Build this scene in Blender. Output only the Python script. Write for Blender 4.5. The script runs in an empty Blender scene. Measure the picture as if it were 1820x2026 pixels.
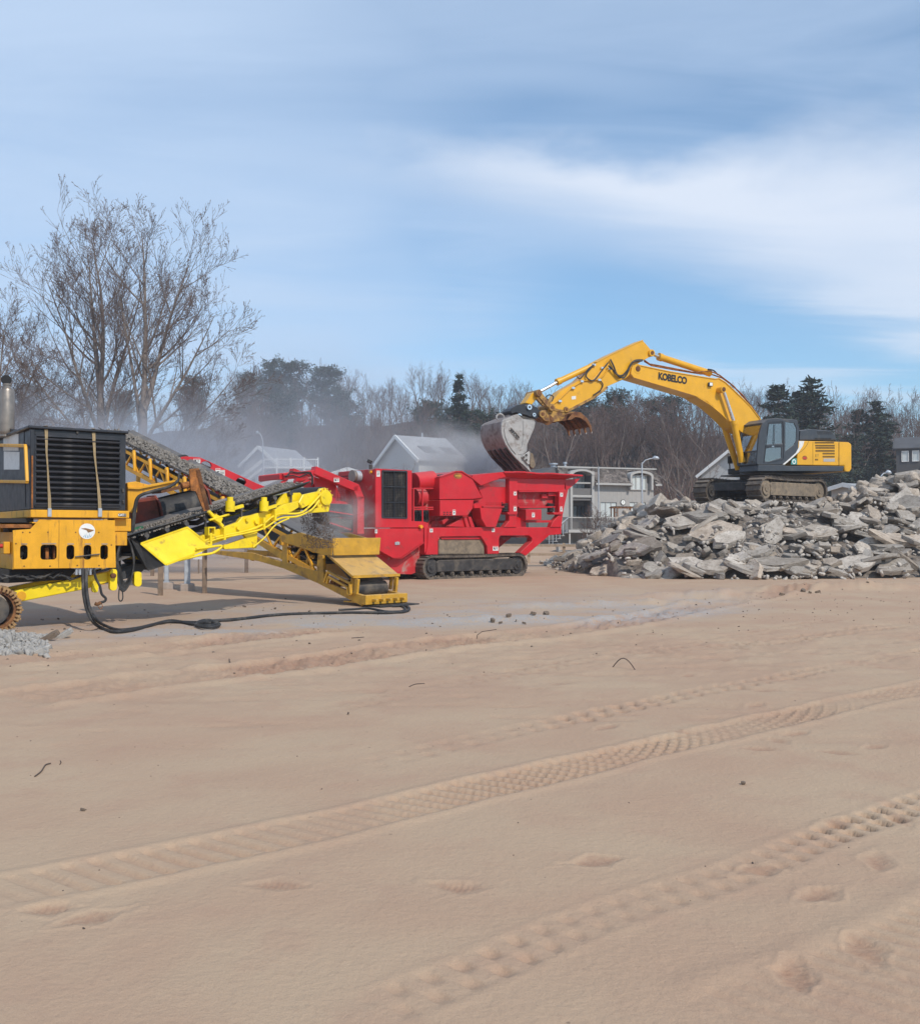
import bpy, bmesh, math, random
import numpy as np
from mathutils import Vector, Matrix, geometry, noise

scene = bpy.context.scene
COL = scene.collection
R = math.radians
random.seed(7)

# ------------------------------------------------------------------ camera, world, sun, exposure
EYE = 1.6
FOC = 1950.0                     # focal length for a picture 1820 wide
PITCH = math.atan(40.0 / FOC)
cam_d = bpy.data.cameras.new('camera')
cam_d.lens = 36.0 * FOC / 2026.0
cam_d.sensor_fit = 'VERTICAL'
cam_d.sensor_height = 36.0
cam_d.sensor_width = 36.0
cam_d.clip_start = 0.1
cam_d.clip_end = 3000
cam = bpy.data.objects.new('camera', cam_d)
cam.location = (0, 0, EYE)
cam.rotation_euler = (R(90) + PITCH, 0, 0)
COL.objects.link(cam)
scene.camera = cam

SUN_AZ, SUN_EL = R(143), R(42)   # azimuth from +Y towards +X
scene.view_settings.view_transform = 'Standard'
scene.view_settings.look = 'None'
scene.view_settings.exposure = 0.12
scene.view_settings.gamma = 1.0
scene.view_settings.use_curve_mapping = False
scene.cycles.volume_step_rate = 4.0
scene.cycles.volume_max_steps = 96
scene.cycles.volume_bounces = 1
scene.cycles.max_bounces = 6
scene.cycles.transparent_max_bounces = 8

world = bpy.data.worlds.new('World')
scene.world = world
world.use_nodes = True


class NT:
    """short-hand for building node trees"""
    def __init__(self, tree):
        self.t = tree
        self.n = tree.nodes
        self.l = tree.links

    def node(self, typ, **kw):
        nd = self.n.new(typ)
        ins = kw.pop('ins', {})
        for k, v in kw.items():
            setattr(nd, k, v)
        for k, v in ins.items():
            self.put(nd.inputs[k], v)
        return nd

    def put(self, sock, v):
        if isinstance(v, bpy.types.NodeSocket):
            self.l.new(v, sock)
        else:
            if sock.type == 'RGBA' and hasattr(v, '__len__') and len(v) == 3:
                v = (*v, 1.0)
            sock.default_value = v

    def math(self, op, a, b=0.0, c=0.0, clamp=False):
        nd = self.node('ShaderNodeMath', operation=op, use_clamp=clamp)
        self.put(nd.inputs[0], a); self.put(nd.inputs[1], b); self.put(nd.inputs[2], c)
        return nd.outputs[0]

    def ramp(self, v, a, b, lo=0.0, hi=1.0, typ='SMOOTHSTEP'):
        nd = self.node('ShaderNodeMapRange', interpolation_type=typ)
        for i, x in enumerate((v, a, b, lo, hi)):
            self.put(nd.inputs[i], x)
        return nd.outputs[0]

    def noise(self, vec, scale, detail=3.0, rough=0.5, dist=0.0, out='Fac'):
        nd = self.node('ShaderNodeTexNoise')
        if vec is not None:
            self.put(nd.inputs['Vector'], vec)
        nd.inputs['Scale'].default_value = scale
        nd.inputs['Detail'].default_value = detail
        nd.inputs['Roughness'].default_value = rough
        nd.inputs['Distortion'].default_value = dist
        return nd.outputs[out]

    def mix(self, f, a, b, blend='MIX'):
        nd = self.node('ShaderNodeMix', data_type='RGBA', blend_type=blend)
        self.put(nd.inputs['Factor'], f)
        self.put(nd.inputs['A'], a)
        self.put(nd.inputs['B'], b)
        return nd.outputs['Result']


def make_world():
    t = NT(world.node_tree)
    t.n.clear()
    sky = t.node('ShaderNodeTexSky', sky_type='NISHITA', sun_disc=False)
    sky.sun_elevation = SUN_EL
    sky.sun_rotation = SUN_AZ
    sky.altitude = 180
    sky.air_density = 1.0
    sky.dust_density = 0.7
    sky.ozone_density = 2.0
    tc = t.node('ShaderNodeTexCoord')
    sep = t.node('ShaderNodeSeparateXYZ', ins={0: tc.outputs['Generated']})
    x, y, z = sep.outputs
    zz = t.math('ADD', t.math('MAXIMUM', z, 0.0), 0.08)
    qx = t.math('DIVIDE', x, zz)
    qy = t.math('DIVIDE', y, zz)
    q = t.node('ShaderNodeCombineXYZ', ins={0: qx, 1: qy, 2: 0.0}).outputs[0]
    # stretched coordinate for the streaky high cloud
    qs = t.node('ShaderNodeMapping', ins={0: q})
    qs.inputs['Rotation'].default_value = (0, 0, R(-32))
    qs.inputs['Scale'].default_value = (0.55, 1.7, 1)
    n_big = t.noise(q, 0.55, 4, 0.55, 0.3)
    n_str = t.noise(qs.outputs[0], 1.3, 6, 0.58, 0.6)
    n_puff = t.noise(q, 3.6, 5, 0.55, 0.2)
    n_mid = t.noise(qs.outputs[0], 0.9, 3, 0.5, 0.4)
    # veil of thin cloud, thicker to the west (left) and patchy elsewhere
    veil_side = t.ramp(t.math('ADD', qx, t.math('MULTIPLY', t.math('SUBTRACT', n_big, 0.5), 1.1)), 0.62, -0.55)
    veil = t.math('MULTIPLY', veil_side, t.ramp(n_str, 0.22, 0.72, 0.6, 0.92))
    patch = t.math('MULTIPLY', t.ramp(n_mid, 0.42, 0.68), 0.62)
    veil = t.math('MAXIMUM', veil, t.math('MULTIPLY', patch, t.ramp(qy, 2.62, 2.1)))
    clear = t.math('MULTIPLY', t.ramp(qy, 2.45, 3.0), t.ramp(qx, 0.0, 0.42))
    veil = t.math('MAXIMUM', veil, t.math('MULTIPLY', t.ramp(n_str, 0.05, 0.75), t.math('SUBTRACT', 0.66, t.math('MULTIPLY', clear, 0.5))))
    # a long bank of brighter cloud widening to the east
    up = t.math('ADD', qy, t.math('MULTIPLY', t.math('SUBTRACT', n_puff, 0.5), 0.42))
    vb = t.node('ShaderNodeTexVoronoi', feature='SMOOTH_F1', ins={'Vector': q, 'Scale': 5.5, 'Smoothness': 0.35})
    bil = t.math('MULTIPLY', t.math('SUBTRACT', 0.42, vb.outputs['Distance']), t.math('MULTIPLY', t.ramp(qx, 0.02, 0.22), t.ramp(qx, 0.85, 0.55)))
    up = t.math('ADD', up, t.math('MULTIPLY', bil, 0.10))
    edge_soft = t.ramp(t.math('ADD', qx, t.math('MULTIPLY', t.math('SUBTRACT', n_big, .5), .5)), 0.5, 0.75)
    top = t.ramp(up, t.math('SUBTRACT', 1.98, t.math('MULTIPLY', edge_soft, 0.25)), t.math('ADD', 2.26, t.math('MULTIPLY', edge_soft, 0.14)))
    low_line = t.math('ADD', t.math('MULTIPLY', qx, 0.80), 2.34)
    low = t.math('SUBTRACT', low_line, t.math('ADD', qy, t.math('MULTIPLY', t.math('SUBTRACT', n_str, 0.5), 1.15)))
    bot = t.ramp(low, -0.26, 0.46)
    west = t.ramp(qx, -0.95, 0.45)
    bank = t.math('MULTIPLY', t.math('MULTIPLY', top, bot), west)
    bank = t.math('MULTIPLY', bank, t.ramp(n_mid, 0.2, 0.6, 0.72, 1.0))
    # a second thin streak low in the east
    s2 = t.math('ABSOLUTE', t.math('SUBTRACT', t.math('ADD', qy, t.math('MULTIPLY', t.math('SUBTRACT', n_str, .5), 1.3)), t.math('ADD', 3.75, t.math('MULTIPLY', qx, 0.35))))
    streak = t.math('MULTIPLY', t.ramp(s2, 0.34, 0.0), 0.42)
    streak = t.math('MULTIPLY', streak, t.ramp(qx, 0.55, 1.0))
    veil_col = (4.55, 5.75, 7.5)
    cl_col = (6.3, 6.9, 7.9)
    base = t.mix(1.0, sky.outputs[0], (0.86, 1.16, 1.26), 'MULTIPLY')
    c = t.mix(t.math('MULTIPLY', veil, 0.95), base, veil_col)
    c = t.mix(t.math('MULTIPLY', bank, 0.90), c, cl_col)
    c = t.mix(streak, c, cl_col)
    # low haze near the horizon all round
    hz = t.ramp(z, 0.12, 0.0, 0.0, 0.35)
    c = t.mix(hz, c, (4.1, 5.3, 7.1))
    bg = t.node('ShaderNodeBackground', ins={'Color': c, 'Strength': 0.118})
    t.node('ShaderNodeOutputWorld', ins={'Surface': bg.outputs[0]})


make_world()

sun_d = bpy.data.lights.new('sun', 'SUN')
sun_d.energy = 3.15
sun_d.angle = R(0.9)
sun_d.color = (1.0, 0.925, 0.82)
sun = bpy.data.objects.new('sun', sun_d)
sdir = Vector((math.sin(SUN_AZ) * math.cos(SUN_EL), math.cos(SUN_AZ) * math.cos(SUN_EL), math.sin(SUN_EL)))
sun.rotation_euler = sdir.to_track_quat('Z', 'Y').to_euler()
sun.location = (6, -20, 30)
COL.objects.link(sun)

# ------------------------------------------------------------------ sight lines: picture measurements to places on the site
CP, SP = math.cos(PITCH), math.sin(PITCH)


def ray(p):
    a, c = (p[0] - 910.0) / FOC, -(p[1] - 1013.0) / FOC
    return Vector((a, CP - c * SP, SP + c * CP))


def at(px, py, Y):
    d = ray((px, py))
    return Vector((0, 0, EYE)) + d * (Y / d.y)


def gp(px, py, z=0.0):
    d = ray((px, py))
    return Vector((0, 0, EYE)) + d * ((z - EYE) / d.z)


def crop(ox, oy, zoom):
    """survey sheet: an enlargement of part of the picture"""
    return lambda x, y: ((ox + x / zoom) / 1.37363, (oy + y / zoom) / 1.37363)


S1 = crop(0, 1000, 2.7017)
S2 = crop(300, 1180, 2.1412)
S3 = crop(950, 1200, 2.6)
S4 = crop(1250, 880, 2.6)
S5 = crop(1800, 950, 2.6)
S6 = crop(1450, 1250, 1.7333)
S8 = crop(600, 900, 2.0222)
H1 = crop(1430, 1230, 3.8723)
H2 = crop(1280, 1030, 5.0556)
H3 = crop(330, 1220, 4.9189)
H4 = crop(1700, 1150, 2.8)
H5 = crop(580, 1150, 3.8723)


# ------------------------------------------------------------------ materials
M = {}


def mat(name, col, rough=0.6, metal=0.0, var=0.12, scale=6.0, dirt=None, dirt_amt=0.0, dirt_scale=2.5, bump=0.0, bump_scale=40.0,
        spec=0.5, coat=0.0, streak=False, dust=0.0, dust_col=(0.42, 0.36, 0.30)):
    m = bpy.data.materials.new(name)
    m.use_nodes = True
    t = NT(m.node_tree)
    b = t.n['Principled BSDF']
    tc = t.node('ShaderNodeTexCoord').outputs['Object']
    n1 = t.noise(tc, scale, 4, 0.6)
    lo = tuple(c * (1 - var) for c in col)
    hi = tuple(min(1, c * (1 + var)) for c in col)
    c = t.mix(t.ramp(n1, 0.3, 0.7), lo, hi)
    r = t.ramp(n1, 0.3, 0.7, max(0, rough - 0.08), min(1, rough + 0.08))
    if dirt is not None:
        v = tc
        if streak:
            mp = t.node('ShaderNodeMapping', ins={0: tc})
            mp.inputs['Scale'].default_value = (3.0, 3.0, 0.35)
            v = mp.outputs[0]
        n2 = t.noise(v, dirt_scale, 6, 0.68, 0.4)
        f = t.ramp(n2, 0.62 - dirt_amt * 0.45, 0.78 - dirt_amt * 0.25)
        c = t.mix(f, c, dirt)
        r = t.math('ADD', r, t.math('MULTIPLY', f, 0.25), clamp=True)
    if dust > 0:
        geo = t.node('ShaderNodeNewGeometry')
        nz = t.node('ShaderNodeSeparateXYZ', ins={0: geo.outputs['Normal']}).outputs[2]
        f = t.math('MULTIPLY', t.ramp(t.math('ADD', nz, t.math('MULTIPLY', n1, 0.5)), 0.45, 1.15), dust)
        f = t.math('ADD', f, t.math('MULTIPLY', t.ramp(t.noise(tc, 1.7, 5, 0.7), 0.45, 0.75), dust * 0.35), clamp=True)
        c = t.mix(f, c, dust_col)
        r = t.math('ADD', r, t.math('MULTIPLY', f, 0.3), clamp=True)
    t.put(b.inputs['Base Color'], c)
    t.put(b.inputs['Roughness'], r)
    b.inputs['Metallic'].default_value = metal
    b.inputs['Specular IOR Level'].default_value = spec
    b.inputs['Coat Weight'].default_value = coat
    if bump > 0:
        bn = t.node('ShaderNodeBump', ins={'Height': t.noise(tc, bump_scale, 4, 0.6), 'Strength': bump, 'Distance': 0.02})
        t.put(b.inputs['Normal'], bn.outputs[0])
    M[name] = m
    return m


RUST = (0.16, 0.06, 0.025)
mat('red_paint', (0.52, 0.008, 0.016), 0.40, dirt=(0.24, 0.045, 0.035), dirt_amt=0.10, var=0.10, scale=1.5, dust=0.16, dust_col=(0.45, 0.25, 0.22))
mat('red_dusty', (0.44, 0.012, 0.018), 0.55, dirt=(0.36, 0.22, 0.19), dirt_amt=0.25, var=0.10, scale=2, dust=0.25, dust_col=(0.42, 0.28, 0.25))
mat('lemon_paint', (0.84, 0.62, 0.006), 0.36, dirt=(0.36, 0.22, 0.03), dirt_amt=0.13, dirt_scale=4, var=0.08, scale=3, dust=0.10)
mat('cat_yellow', (0.72, 0.345, 0.008), 0.46, dirt=(0.20, 0.075, 0.02), dirt_amt=0.17, dirt_scale=3.2, streak=True, var=0.10, scale=3, dust=0.05)
mat('ochre_paint', (0.54, 0.29, 0.022), 0.55, dirt=(0.20, 0.11, 0.05), dirt_amt=0.25, var=0.15, scale=4, dust=0.25)
mat('dig_yellow', (0.70, 0.355, 0.010), 0.36, dirt=(0.30, 0.17, 0.05), dirt_amt=0.06, var=0.06, scale=2, dust=0.10)
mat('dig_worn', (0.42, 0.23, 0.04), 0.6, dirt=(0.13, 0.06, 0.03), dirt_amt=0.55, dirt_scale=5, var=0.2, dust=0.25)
mat('rust', (0.20, 0.085, 0.03), 0.85, dirt=(0.09, 0.035, 0.02), dirt_amt=0.45, var=0.3, scale=9, bump=0.4)
mat('rust_orange', (0.36, 0.13, 0.03), 0.8, dirt=(0.12, 0.05, 0.02), dirt_amt=0.5, dirt_scale=6, var=0.25, scale=9)
mat('rust_red', (0.20, 0.035, 0.02), 0.7, dirt=(0.08, 0.03, 0.02), dirt_amt=0.4, var=0.25)
mat('black_paint', (0.018, 0.020, 0.027), 0.42, dirt=(0.07, 0.065, 0.065), dirt_amt=0.16, var=0.2, scale=5, dust=0.10, dust_col=(0.20, 0.18, 0.17))
mat('black_matt', (0.016, 0.016, 0.018), 0.75, dirt=(0.06, 0.055, 0.05), dirt_amt=0.2, var=0.2)
mat('rubber', (0.022, 0.022, 0.024), 0.7, dirt=(0.11, 0.10, 0.09), dirt_amt=0.3, var=0.2, scale=4, bump=0.15)
mat('belt', (0.040, 0.044, 0.052), 0.62, dirt=(0.20, 0.18, 0.165), dirt_amt=0.34, dirt_scale=1.6, var=0.15, scale=3, dust=0.2)
mat('cab_grey', (0.038, 0.045, 0.056), 0.42, dirt=(0.11, 0.105, 0.10), dirt_amt=0.10, var=0.1, dust=0.14)
mat('track_steel', (0.085, 0.070, 0.060), 0.62, metal=0.35, dirt=(0.20, 0.155, 0.115), dirt_amt=0.45, dirt_scale=5, var=0.3, dust=0.35)
mat('dark_steel', (0.045, 0.042, 0.042), 0.6, metal=0.3, dirt=(0.15, 0.125, 0.10), dirt_amt=0.3, var=0.25, dust=0.3)
mat('mud_steel', (0.16, 0.125, 0.09), 0.85, dirt=(0.26, 0.20, 0.14), dirt_amt=0.5, dirt_scale=4, var=0.25, bump=0.5, dust=0.4)
mat('bucket_steel', (0.36, 0.345, 0.335), 0.55, metal=0.25, dirt=(0.17, 0.13, 0.11), dirt_amt=0.28, dirt_scale=3, var=0.14, scale=5, bump=0.12, dust=0.2)
mat('bucket_brown_shade', (0.27, 0.225, 0.205), 0.62, metal=0.2, dirt=(0.16, 0.115, 0.095), dirt_amt=0.4, dirt_scale=3, var=0.2, bump=0.15)  # bucket steel again, shade of the turned-away shell put in as brown
mat('bright_steel', (0.72, 0.72, 0.74), 0.22, metal=0.9, var=0.05)
mat('pad_steel', (0.34, 0.20, 0.085), 0.7, dirt=(0.14, 0.07, 0.03), dirt_amt=0.35, dirt_scale=6, var=0.2)
mat('muffler_steel', (0.27, 0.235, 0.205), 0.42, metal=0.6, dirt=(0.20, 0.12, 0.08), dirt_amt=0.25, streak=True, var=0.15)
mat('galvanised', (0.42, 0.45, 0.49), 0.5, metal=0.4, var=0.12)
mat('white_paint', (0.74, 0.74, 0.72), 0.5, var=0.04)
mat('paper', (0.66, 0.66, 0.64), 0.8, var=0.08, scale=14)
mat('print_black', (0.014, 0.013, 0.013), 0.6, var=0.1)
mat('print_red', (0.50, 0.03, 0.02), 0.6, var=0.1)
mat('print_blue', (0.12, 0.30, 0.46), 0.6, var=0.2)
mat('print_teal', (0.05, 0.26, 0.24), 0.5, var=0.2)
mat('print_brown', (0.24, 0.12, 0.05), 0.6, var=0.2)
mat('strap', (0.30, 0.22, 0.12), 0.9, var=0.15, scale=20, bump=0.3, bump_scale=160)
mat('green_paint', (0.02, 0.13, 0.06), 0.5, var=0.15)
mat('amber', (0.75, 0.30, 0.01), 0.3, var=0.05)
mat('old_wood', (0.20, 0.145, 0.105), 0.85, dirt=(0.12, 0.08, 0.06), dirt_amt=0.3, streak=True, var=0.2, scale=8, bump=0.3)
mat('fence_wood', (0.36, 0.27, 0.19), 0.85, dirt=(0.22, 0.15, 0.10), dirt_amt=0.3, var=0.2, scale=5, bump=0.3)
mat('block_concrete', (0.33, 0.27, 0.23), 0.9, var=0.15, bump=0.4)
mat('bark', (0.20, 0.165, 0.145), 0.95, dirt=(0.12, 0.095, 0.085), dirt_amt=0.3, dirt_scale=9, var=0.25, bump=0.5)
mat('twig', (0.15, 0.112, 0.10), 0.95, var=0.25)
mat('forest_bark', (0.16, 0.128, 0.11), 0.95, var=0.3, scale=1.0)
mat('forest_twig', (0.135, 0.088, 0.074), 0.95, var=0.25, scale=0.6)
mat('red_twig', (0.15, 0.085, 0.068), 0.95, var=0.3, scale=0.3)
mat('needles', (0.016, 0.030, 0.018), 0.8, var=0.45, scale=0.8)
mat('needles_pale', (0.030, 0.046, 0.030), 0.8, var=0.45, scale=0.8)
mat('grey_siding', (0.33, 0.315, 0.30), 0.8, var=0.05, scale=2)
mat('dark_house', (0.06, 0.06, 0.062), 0.8, var=0.1)
mat('dark_siding', (0.135, 0.128, 0.125), 0.8, var=0.08)
mat('trim_grey', (0.37, 0.36, 0.345), 0.7, var=0.05)
mat('shingle', (0.155, 0.13, 0.115), 0.9, var=0.6, scale=3.0, bump=0.3)
mat('pale_roof', (0.29, 0.29, 0.30), 0.85, var=0.10, scale=1.2, bump=0.25)
mat('roof_patch', (0.09, 0.09, 0.095), 0.9, var=0.1)
mat('dark_roof', (0.075, 0.075, 0.08), 0.85, var=0.2, scale=1.0)
mat('white_siding', (0.45, 0.45, 0.44), 0.7, var=0.05)
mat('cream_siding', (0.50, 0.46, 0.38), 0.7, var=0.05)
mat('brown_siding', (0.06, 0.05, 0.045), 0.8, var=0.2)
mat('curtain', (0.50, 0.53, 0.52), 0.35, var=0.08, scale=2, spec=0.8)
mat('dark_pane', (0.05, 0.06, 0.07), 0.12, var=0.1, spec=0.9)
mat('clock_face', (0.75, 0.75, 0.72), 0.5, var=0.03)
mat('car_paint', (0.42, 0.45, 0.48), 0.35, var=0.05, coat=0.3)
mat('skin_stuff', (0.3, 0.3, 0.3), 0.8)
mat('dry_stick', (0.085, 0.062, 0.05), 0.95, var=0.3)
mat('rubble_gap_shade', (0.165, 0.14, 0.12), 0.95, var=0.4, scale=7, bump=0.6)  # bed rubble darkened so gaps between slabs carry shade in their colour
mat('crushed', (0.21, 0.185, 0.16), 0.95, var=0.35, scale=14, bump=0.5)
mat('white_gravel', (0.32, 0.30, 0.275), 0.95, var=0.2, scale=9, bump=0.4)
mat('spoil', (0.17, 0.12, 0.09), 0.95, var=0.35, scale=8)
mat('clod', (0.155, 0.115, 0.085), 0.95, var=0.3, scale=7, bump=0.4)


def glass_mat(name, tint):
    """thin flat glazing: clear tinted sheet with a mirror-like surface reflection"""
    m = bpy.data.materials.new(name)
    m.use_nodes = True
    t = NT(m.node_tree)
    t.n.clear()
    tr = t.node('ShaderNodeBsdfTransparent', ins={'Color': tint})
    gl = t.node('ShaderNodeBsdfGlossy', ins={'Color': (1, 1, 1), 'Roughness': 0.04})
    fr = t.node('ShaderNodeFresnel', ins={'IOR': 1.5})
    f = t.math('ADD', t.math('MULTIPLY', fr.outputs[0], 1.2), 0.20, clamp=True)
    mx = t.node('ShaderNodeMixShader', ins={0: f, 1: tr.outputs[0], 2: gl.outputs[0]})
    t.node('ShaderNodeOutputMaterial', ins={'Surface': mx.outputs[0]})
    M[name] = m


glass_mat('cab_glass', (0.70, 0.80, 0.77))


def slab_mat():
    m = bpy.data.materials.new('concrete')
    m.use_nodes = True
    t = NT(m.node_tree)
    b = t.n['Principled BSDF']
    tc = t.node('ShaderNodeTexCoord').outputs['Object']
    info = t.node('ShaderNodeObjectInfo').outputs['Random']
    off = t.node('ShaderNodeVectorMath', operation='ADD')
    t.put(off.inputs[0], tc)
    t.put(off.inputs[1], t.node('ShaderNodeCombineXYZ', ins={0: t.math('MULTIPLY', info, 37.0), 1: t.math('MULTIPLY', info, 91.0), 2: 0.0}).outputs[0])
    v = off.outputs[0]
    n1 = t.noise(v, 2.2, 6, 0.65, 0.2)
    n2 = t.noise(v, 14, 4, 0.6)
    n3 = t.noise(v, 38, 3, 0.65)
    c = t.mix(t.ramp(n1, 0.3, 0.72), (0.34, 0.295, 0.25), (0.56, 0.505, 0.445))
    c = t.mix(t.ramp(n2, 0.46, 0.70, 0, 0.7), c, (0.20, 0.165, 0.135))
    c = t.mix(t.ramp(n3, 0.55, 0.72, 0, 0.5), c, (0.56, 0.53, 0.49))
    c = t.mix(t.ramp(n3, 0.45, 0.28, 0, 0.45), c, (0.15, 0.125, 0.105))
    warm = t.ramp(info, 0.55, 1.0, 0.0, 0.55)
    c = t.mix(warm, c, t.mix(1.0, c, (1.0, 0.86, 0.72), 'MULTIPLY'))
    val = t.ramp(t.math('FRACT', t.math('MULTIPLY', info, 7.31)), 0, 1, 0.62, 1.12, 'LINEAR')
    c = t.mix(1.0, c, t.node('ShaderNodeCombineXYZ', ins={0: val, 1: val, 2: val}).outputs[0], 'MULTIPLY')
    t.put(b.inputs['Base Color'], c)
    b.inputs['Roughness'].default_value = 0.93
    h = t.math('ADD', t.math('MULTIPLY', n2, 0.7), t.math('MULTIPLY', n3, 0.3))
    bn = t.node('ShaderNodeBump', ins={'Height': h, 'Strength': 0.9, 'Distance': 0.05})
    t.put(b.inputs['Normal'], bn.outputs[0])
    M['concrete'] = m


slab_mat()


# ------------------------------------------------------------------ building helpers
def props(o, label=None, cat=None, group=None, kind=None):
    if label: o['label'] = label
    if cat: o['category'] = cat
    if group: o['group'] = group
    if kind: o['kind'] = kind
    return o


def empty(name, loc=(0, 0, 0), rz=0.0, parent=None):
    o = bpy.data.objects.new(name, None)
    o.location = loc
    o.rotation_euler = (0, 0, rz)
    o.empty_display_size = 0.3
    COL.objects.link(o)
    if parent: o.parent = parent
    return o


def thing(name, label, cat, loc=(0, 0, 0), rz=0.0, group=None):
    return props(empty(name, loc, rz), label, cat, group)


def copy_tree(o, parent=None):
    c = o.copy()
    COL.objects.link(c)
    c.parent = parent
    for ch in o.children:
        copy_tree(ch, c)
    return c


class MB:
    """collects pieces of one mesh object"""
    def __init__(self):
        self.v, self.f = [], []

    def add(self, vs, fs):
        k = len(self.v)
        self.v += [tuple(p) for p in vs]
        self.f += [tuple(i + k for i in f) for f in fs]
        return self

    def box(self, a, b, c):
        (x0, x1), (y0, y1), (z0, z1) = sorted(a), sorted(b), sorted(c)
        return self.add([(x0, y0, z0), (x1, y0, z0), (x1, y1, z0), (x0, y1, z0), (x0, y0, z1), (x1, y0, z1), (x1, y1, z1), (x0, y1, z1)],
                        [(0, 3, 2, 1), (4, 5, 6, 7), (0, 1, 5, 4), (1, 2, 6, 5), (2, 3, 7, 6), (3, 0, 4, 7)])

    def hexa(self, lo, hi):
        """lower four corners, upper four corners, counter-clockwise from above"""
        return self.add(list(lo) + list(hi), [(0, 3, 2, 1), (4, 5, 6, 7), (0, 1, 5, 4), (1, 2, 6, 5), (2, 3, 7, 6), (3, 0, 4, 7)])

    def prism(self, poly, v0, v1, holes=(), ax='v'):
        """outline in (u, w) pushed from v0 to v1; ax='u': outline in (v, w); ax='w': outline in (u, v)"""
        loops = [list(poly)] + [list(h) for h in holes]
        def P(p, d):
            return (p[0], d, p[1]) if ax == 'v' else ((d, p[0], p[1]) if ax == 'u' else (p[0], p[1], d))
        flat = [p for l in loops for p in l]
        n = len(flat)
        tri = geometry.tessellate_polygon([[Vector((p[0], p[1], 0)) for p in l] for l in loops])
        def area(l):
            return sum(l[i - 1][0] * l[i][1] - l[i][0] * l[i - 1][1] for i in range(len(l)))
        vs = [P(p, v0) for p in flat] + [P(p, v1) for p in flat]
        fs = []
        if not holes:
            idx = list(range(n))
            fs += [tuple(idx), tuple(i + n for i in reversed(idx))] if n <= 4 else []
        if holes or n > 4:
            for a, b, c in tri:
                fs += [(a, b, c), (c + n, b + n, a + n)]
        k = 0
        for l in loops:
            m = len(l)
            for i in range(m):
                j = (i + 1) % m
                fs.append((k + i, k + j, k + j + n, k + i + n))
            k += m
        return self.add(vs, fs)

    def tube(self, pts, r, n=8, cap=True):
        pts = [Vector(p) for p in pts]
        rs = r if hasattr(r, '__len__') else [r] * len(pts)
        t0 = (pts[1] - pts[0]).normalized()
        ref = Vector((0, 0, 1)) if abs(t0.z) < 0.9 else Vector((1, 0, 0))
        a = t0.cross(ref).normalized()
        vs, fs = [], []
        for i, p in enumerate(pts):
            t = (pts[min(i + 1, len(pts) - 1)] - pts[max(i - 1, 0)])
            t = t.normalized() if t.length > 1e-9 else t0
            a = (a - t * a.dot(t)).normalized()
            b = t.cross(a)
            for k in range(n):
                q = 2 * math.pi * k / n
                vs.append(p + (a * math.cos(q) + b * math.sin(q)) * rs[i])
        for i in range(len(pts) - 1):
            for k in range(n):
                k2 = (k + 1) % n
                fs.append((i * n + k, i * n + k2, (i + 1) * n + k2, (i + 1) * n + k))
        if cap:
            fs.append(tuple(reversed(range(n))))
            fs.append(tuple(range((len(pts) - 1) * n, len(pts) * n)))
        return self.add(vs, fs)

    def cyl(self, p, q, r, n=16, r2=None):
        return self.tube([p, q], [r, r if r2 is None else r2], n)

    def beam(self, p, q, a, b, up=(0, 0, 1)):
        """rectangular bar from p to q, a across, b along the up direction"""
        p, q = Vector(p), Vector(q)
        t = (q - p).normalized()
        s = t.cross(Vector(up))
        if s.length < 1e-6: s = t.cross(Vector((1, 0, 0)))
        s.normalize()
        h = s.cross(t)
        s, h = s * a / 2, h * b / 2
        return self.add([p - s - h, p + s - h, p + s + h, p - s + h, q - s - h, q + s - h, q + s + h, q - s + h],
                        [(0, 1, 2, 3), (7, 6, 5, 4), (0, 4, 5, 1), (1, 5, 6, 2), (2, 6, 7, 3), (3, 7, 4, 0)])

    def path(self, pts, a, b, up=(0, 0, 1)):
        for p, q in zip(pts[:-1], pts[1:]):
            self.beam(p, q, a, b, up)
        return self

    def build(self, name, m, parent=None, bevel=0.0, smooth=None, seg=1, kind=None):
        me = bpy.data.meshes.new(name)
        me.from_pydata([tuple(p) for p in self.v], [], self.f)
        bm = bmesh.new()
        bm.from_mesh(me)
        bmesh.ops.recalc_face_normals(bm, faces=bm.faces)
        bm.to_mesh(me)
        bm.free()
        me.materials.append(M[m] if isinstance(m, str) else m)
        o = bpy.data.objects.new(name, me)
        COL.objects.link(o)
        if parent: o.parent = parent
        if smooth:
            me.polygons.foreach_set('use_smooth', [True] * len(me.polygons))
            me.set_sharp_from_angle(angle=R(smooth))
        if bevel > 0:
            bv = o.modifiers.new('edge', 'BEVEL')
            bv.width = bevel
            bv.segments = seg
            bv.limit_method = 'ANGLE'
            bv.angle_limit = R(35)
            bv.harden_normals = False
        if kind: o['kind'] = kind
        return o


def fast_mesh(name, V, F, m, parent=None, smooth=False):
    """V (n,3) and F (k,3|4) numpy arrays"""
    V = np.asarray(V, dtype=np.float32)
    F = np.asarray(F, dtype=np.int32)
    me = bpy.data.meshes.new(name)
    me.vertices.add(len(V))
    me.vertices.foreach_set('co', V.ravel())
    k = F.shape[1]
    me.loops.add(F.size)
    me.loops.foreach_set('vertex_index', F.ravel())
    me.polygons.add(len(F))
    me.polygons.foreach_set('loop_start', np.arange(0, F.size, k, dtype=np.int32))
    if smooth:
        me.polygons.foreach_set('use_smooth', np.ones(len(F), dtype=bool))
    me.update(calc_edges=True)
    me.materials.append(M[m] if isinstance(m, str) else m)
    o = bpy.data.objects.new(name, me)
    COL.objects.link(o)
    if parent: o.parent = parent
    return o


def inst(src, name, parent, loc=(0, 0, 0), rot=(0, 0, 0), scale=(1, 1, 1)):
    """another object sharing a mesh"""
    o = src.copy()
    o.name = name
    o.location, o.rotation_euler, o.scale = loc, rot, scale
    o.parent = parent
    COL.objects.link(o)
    return o


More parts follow.
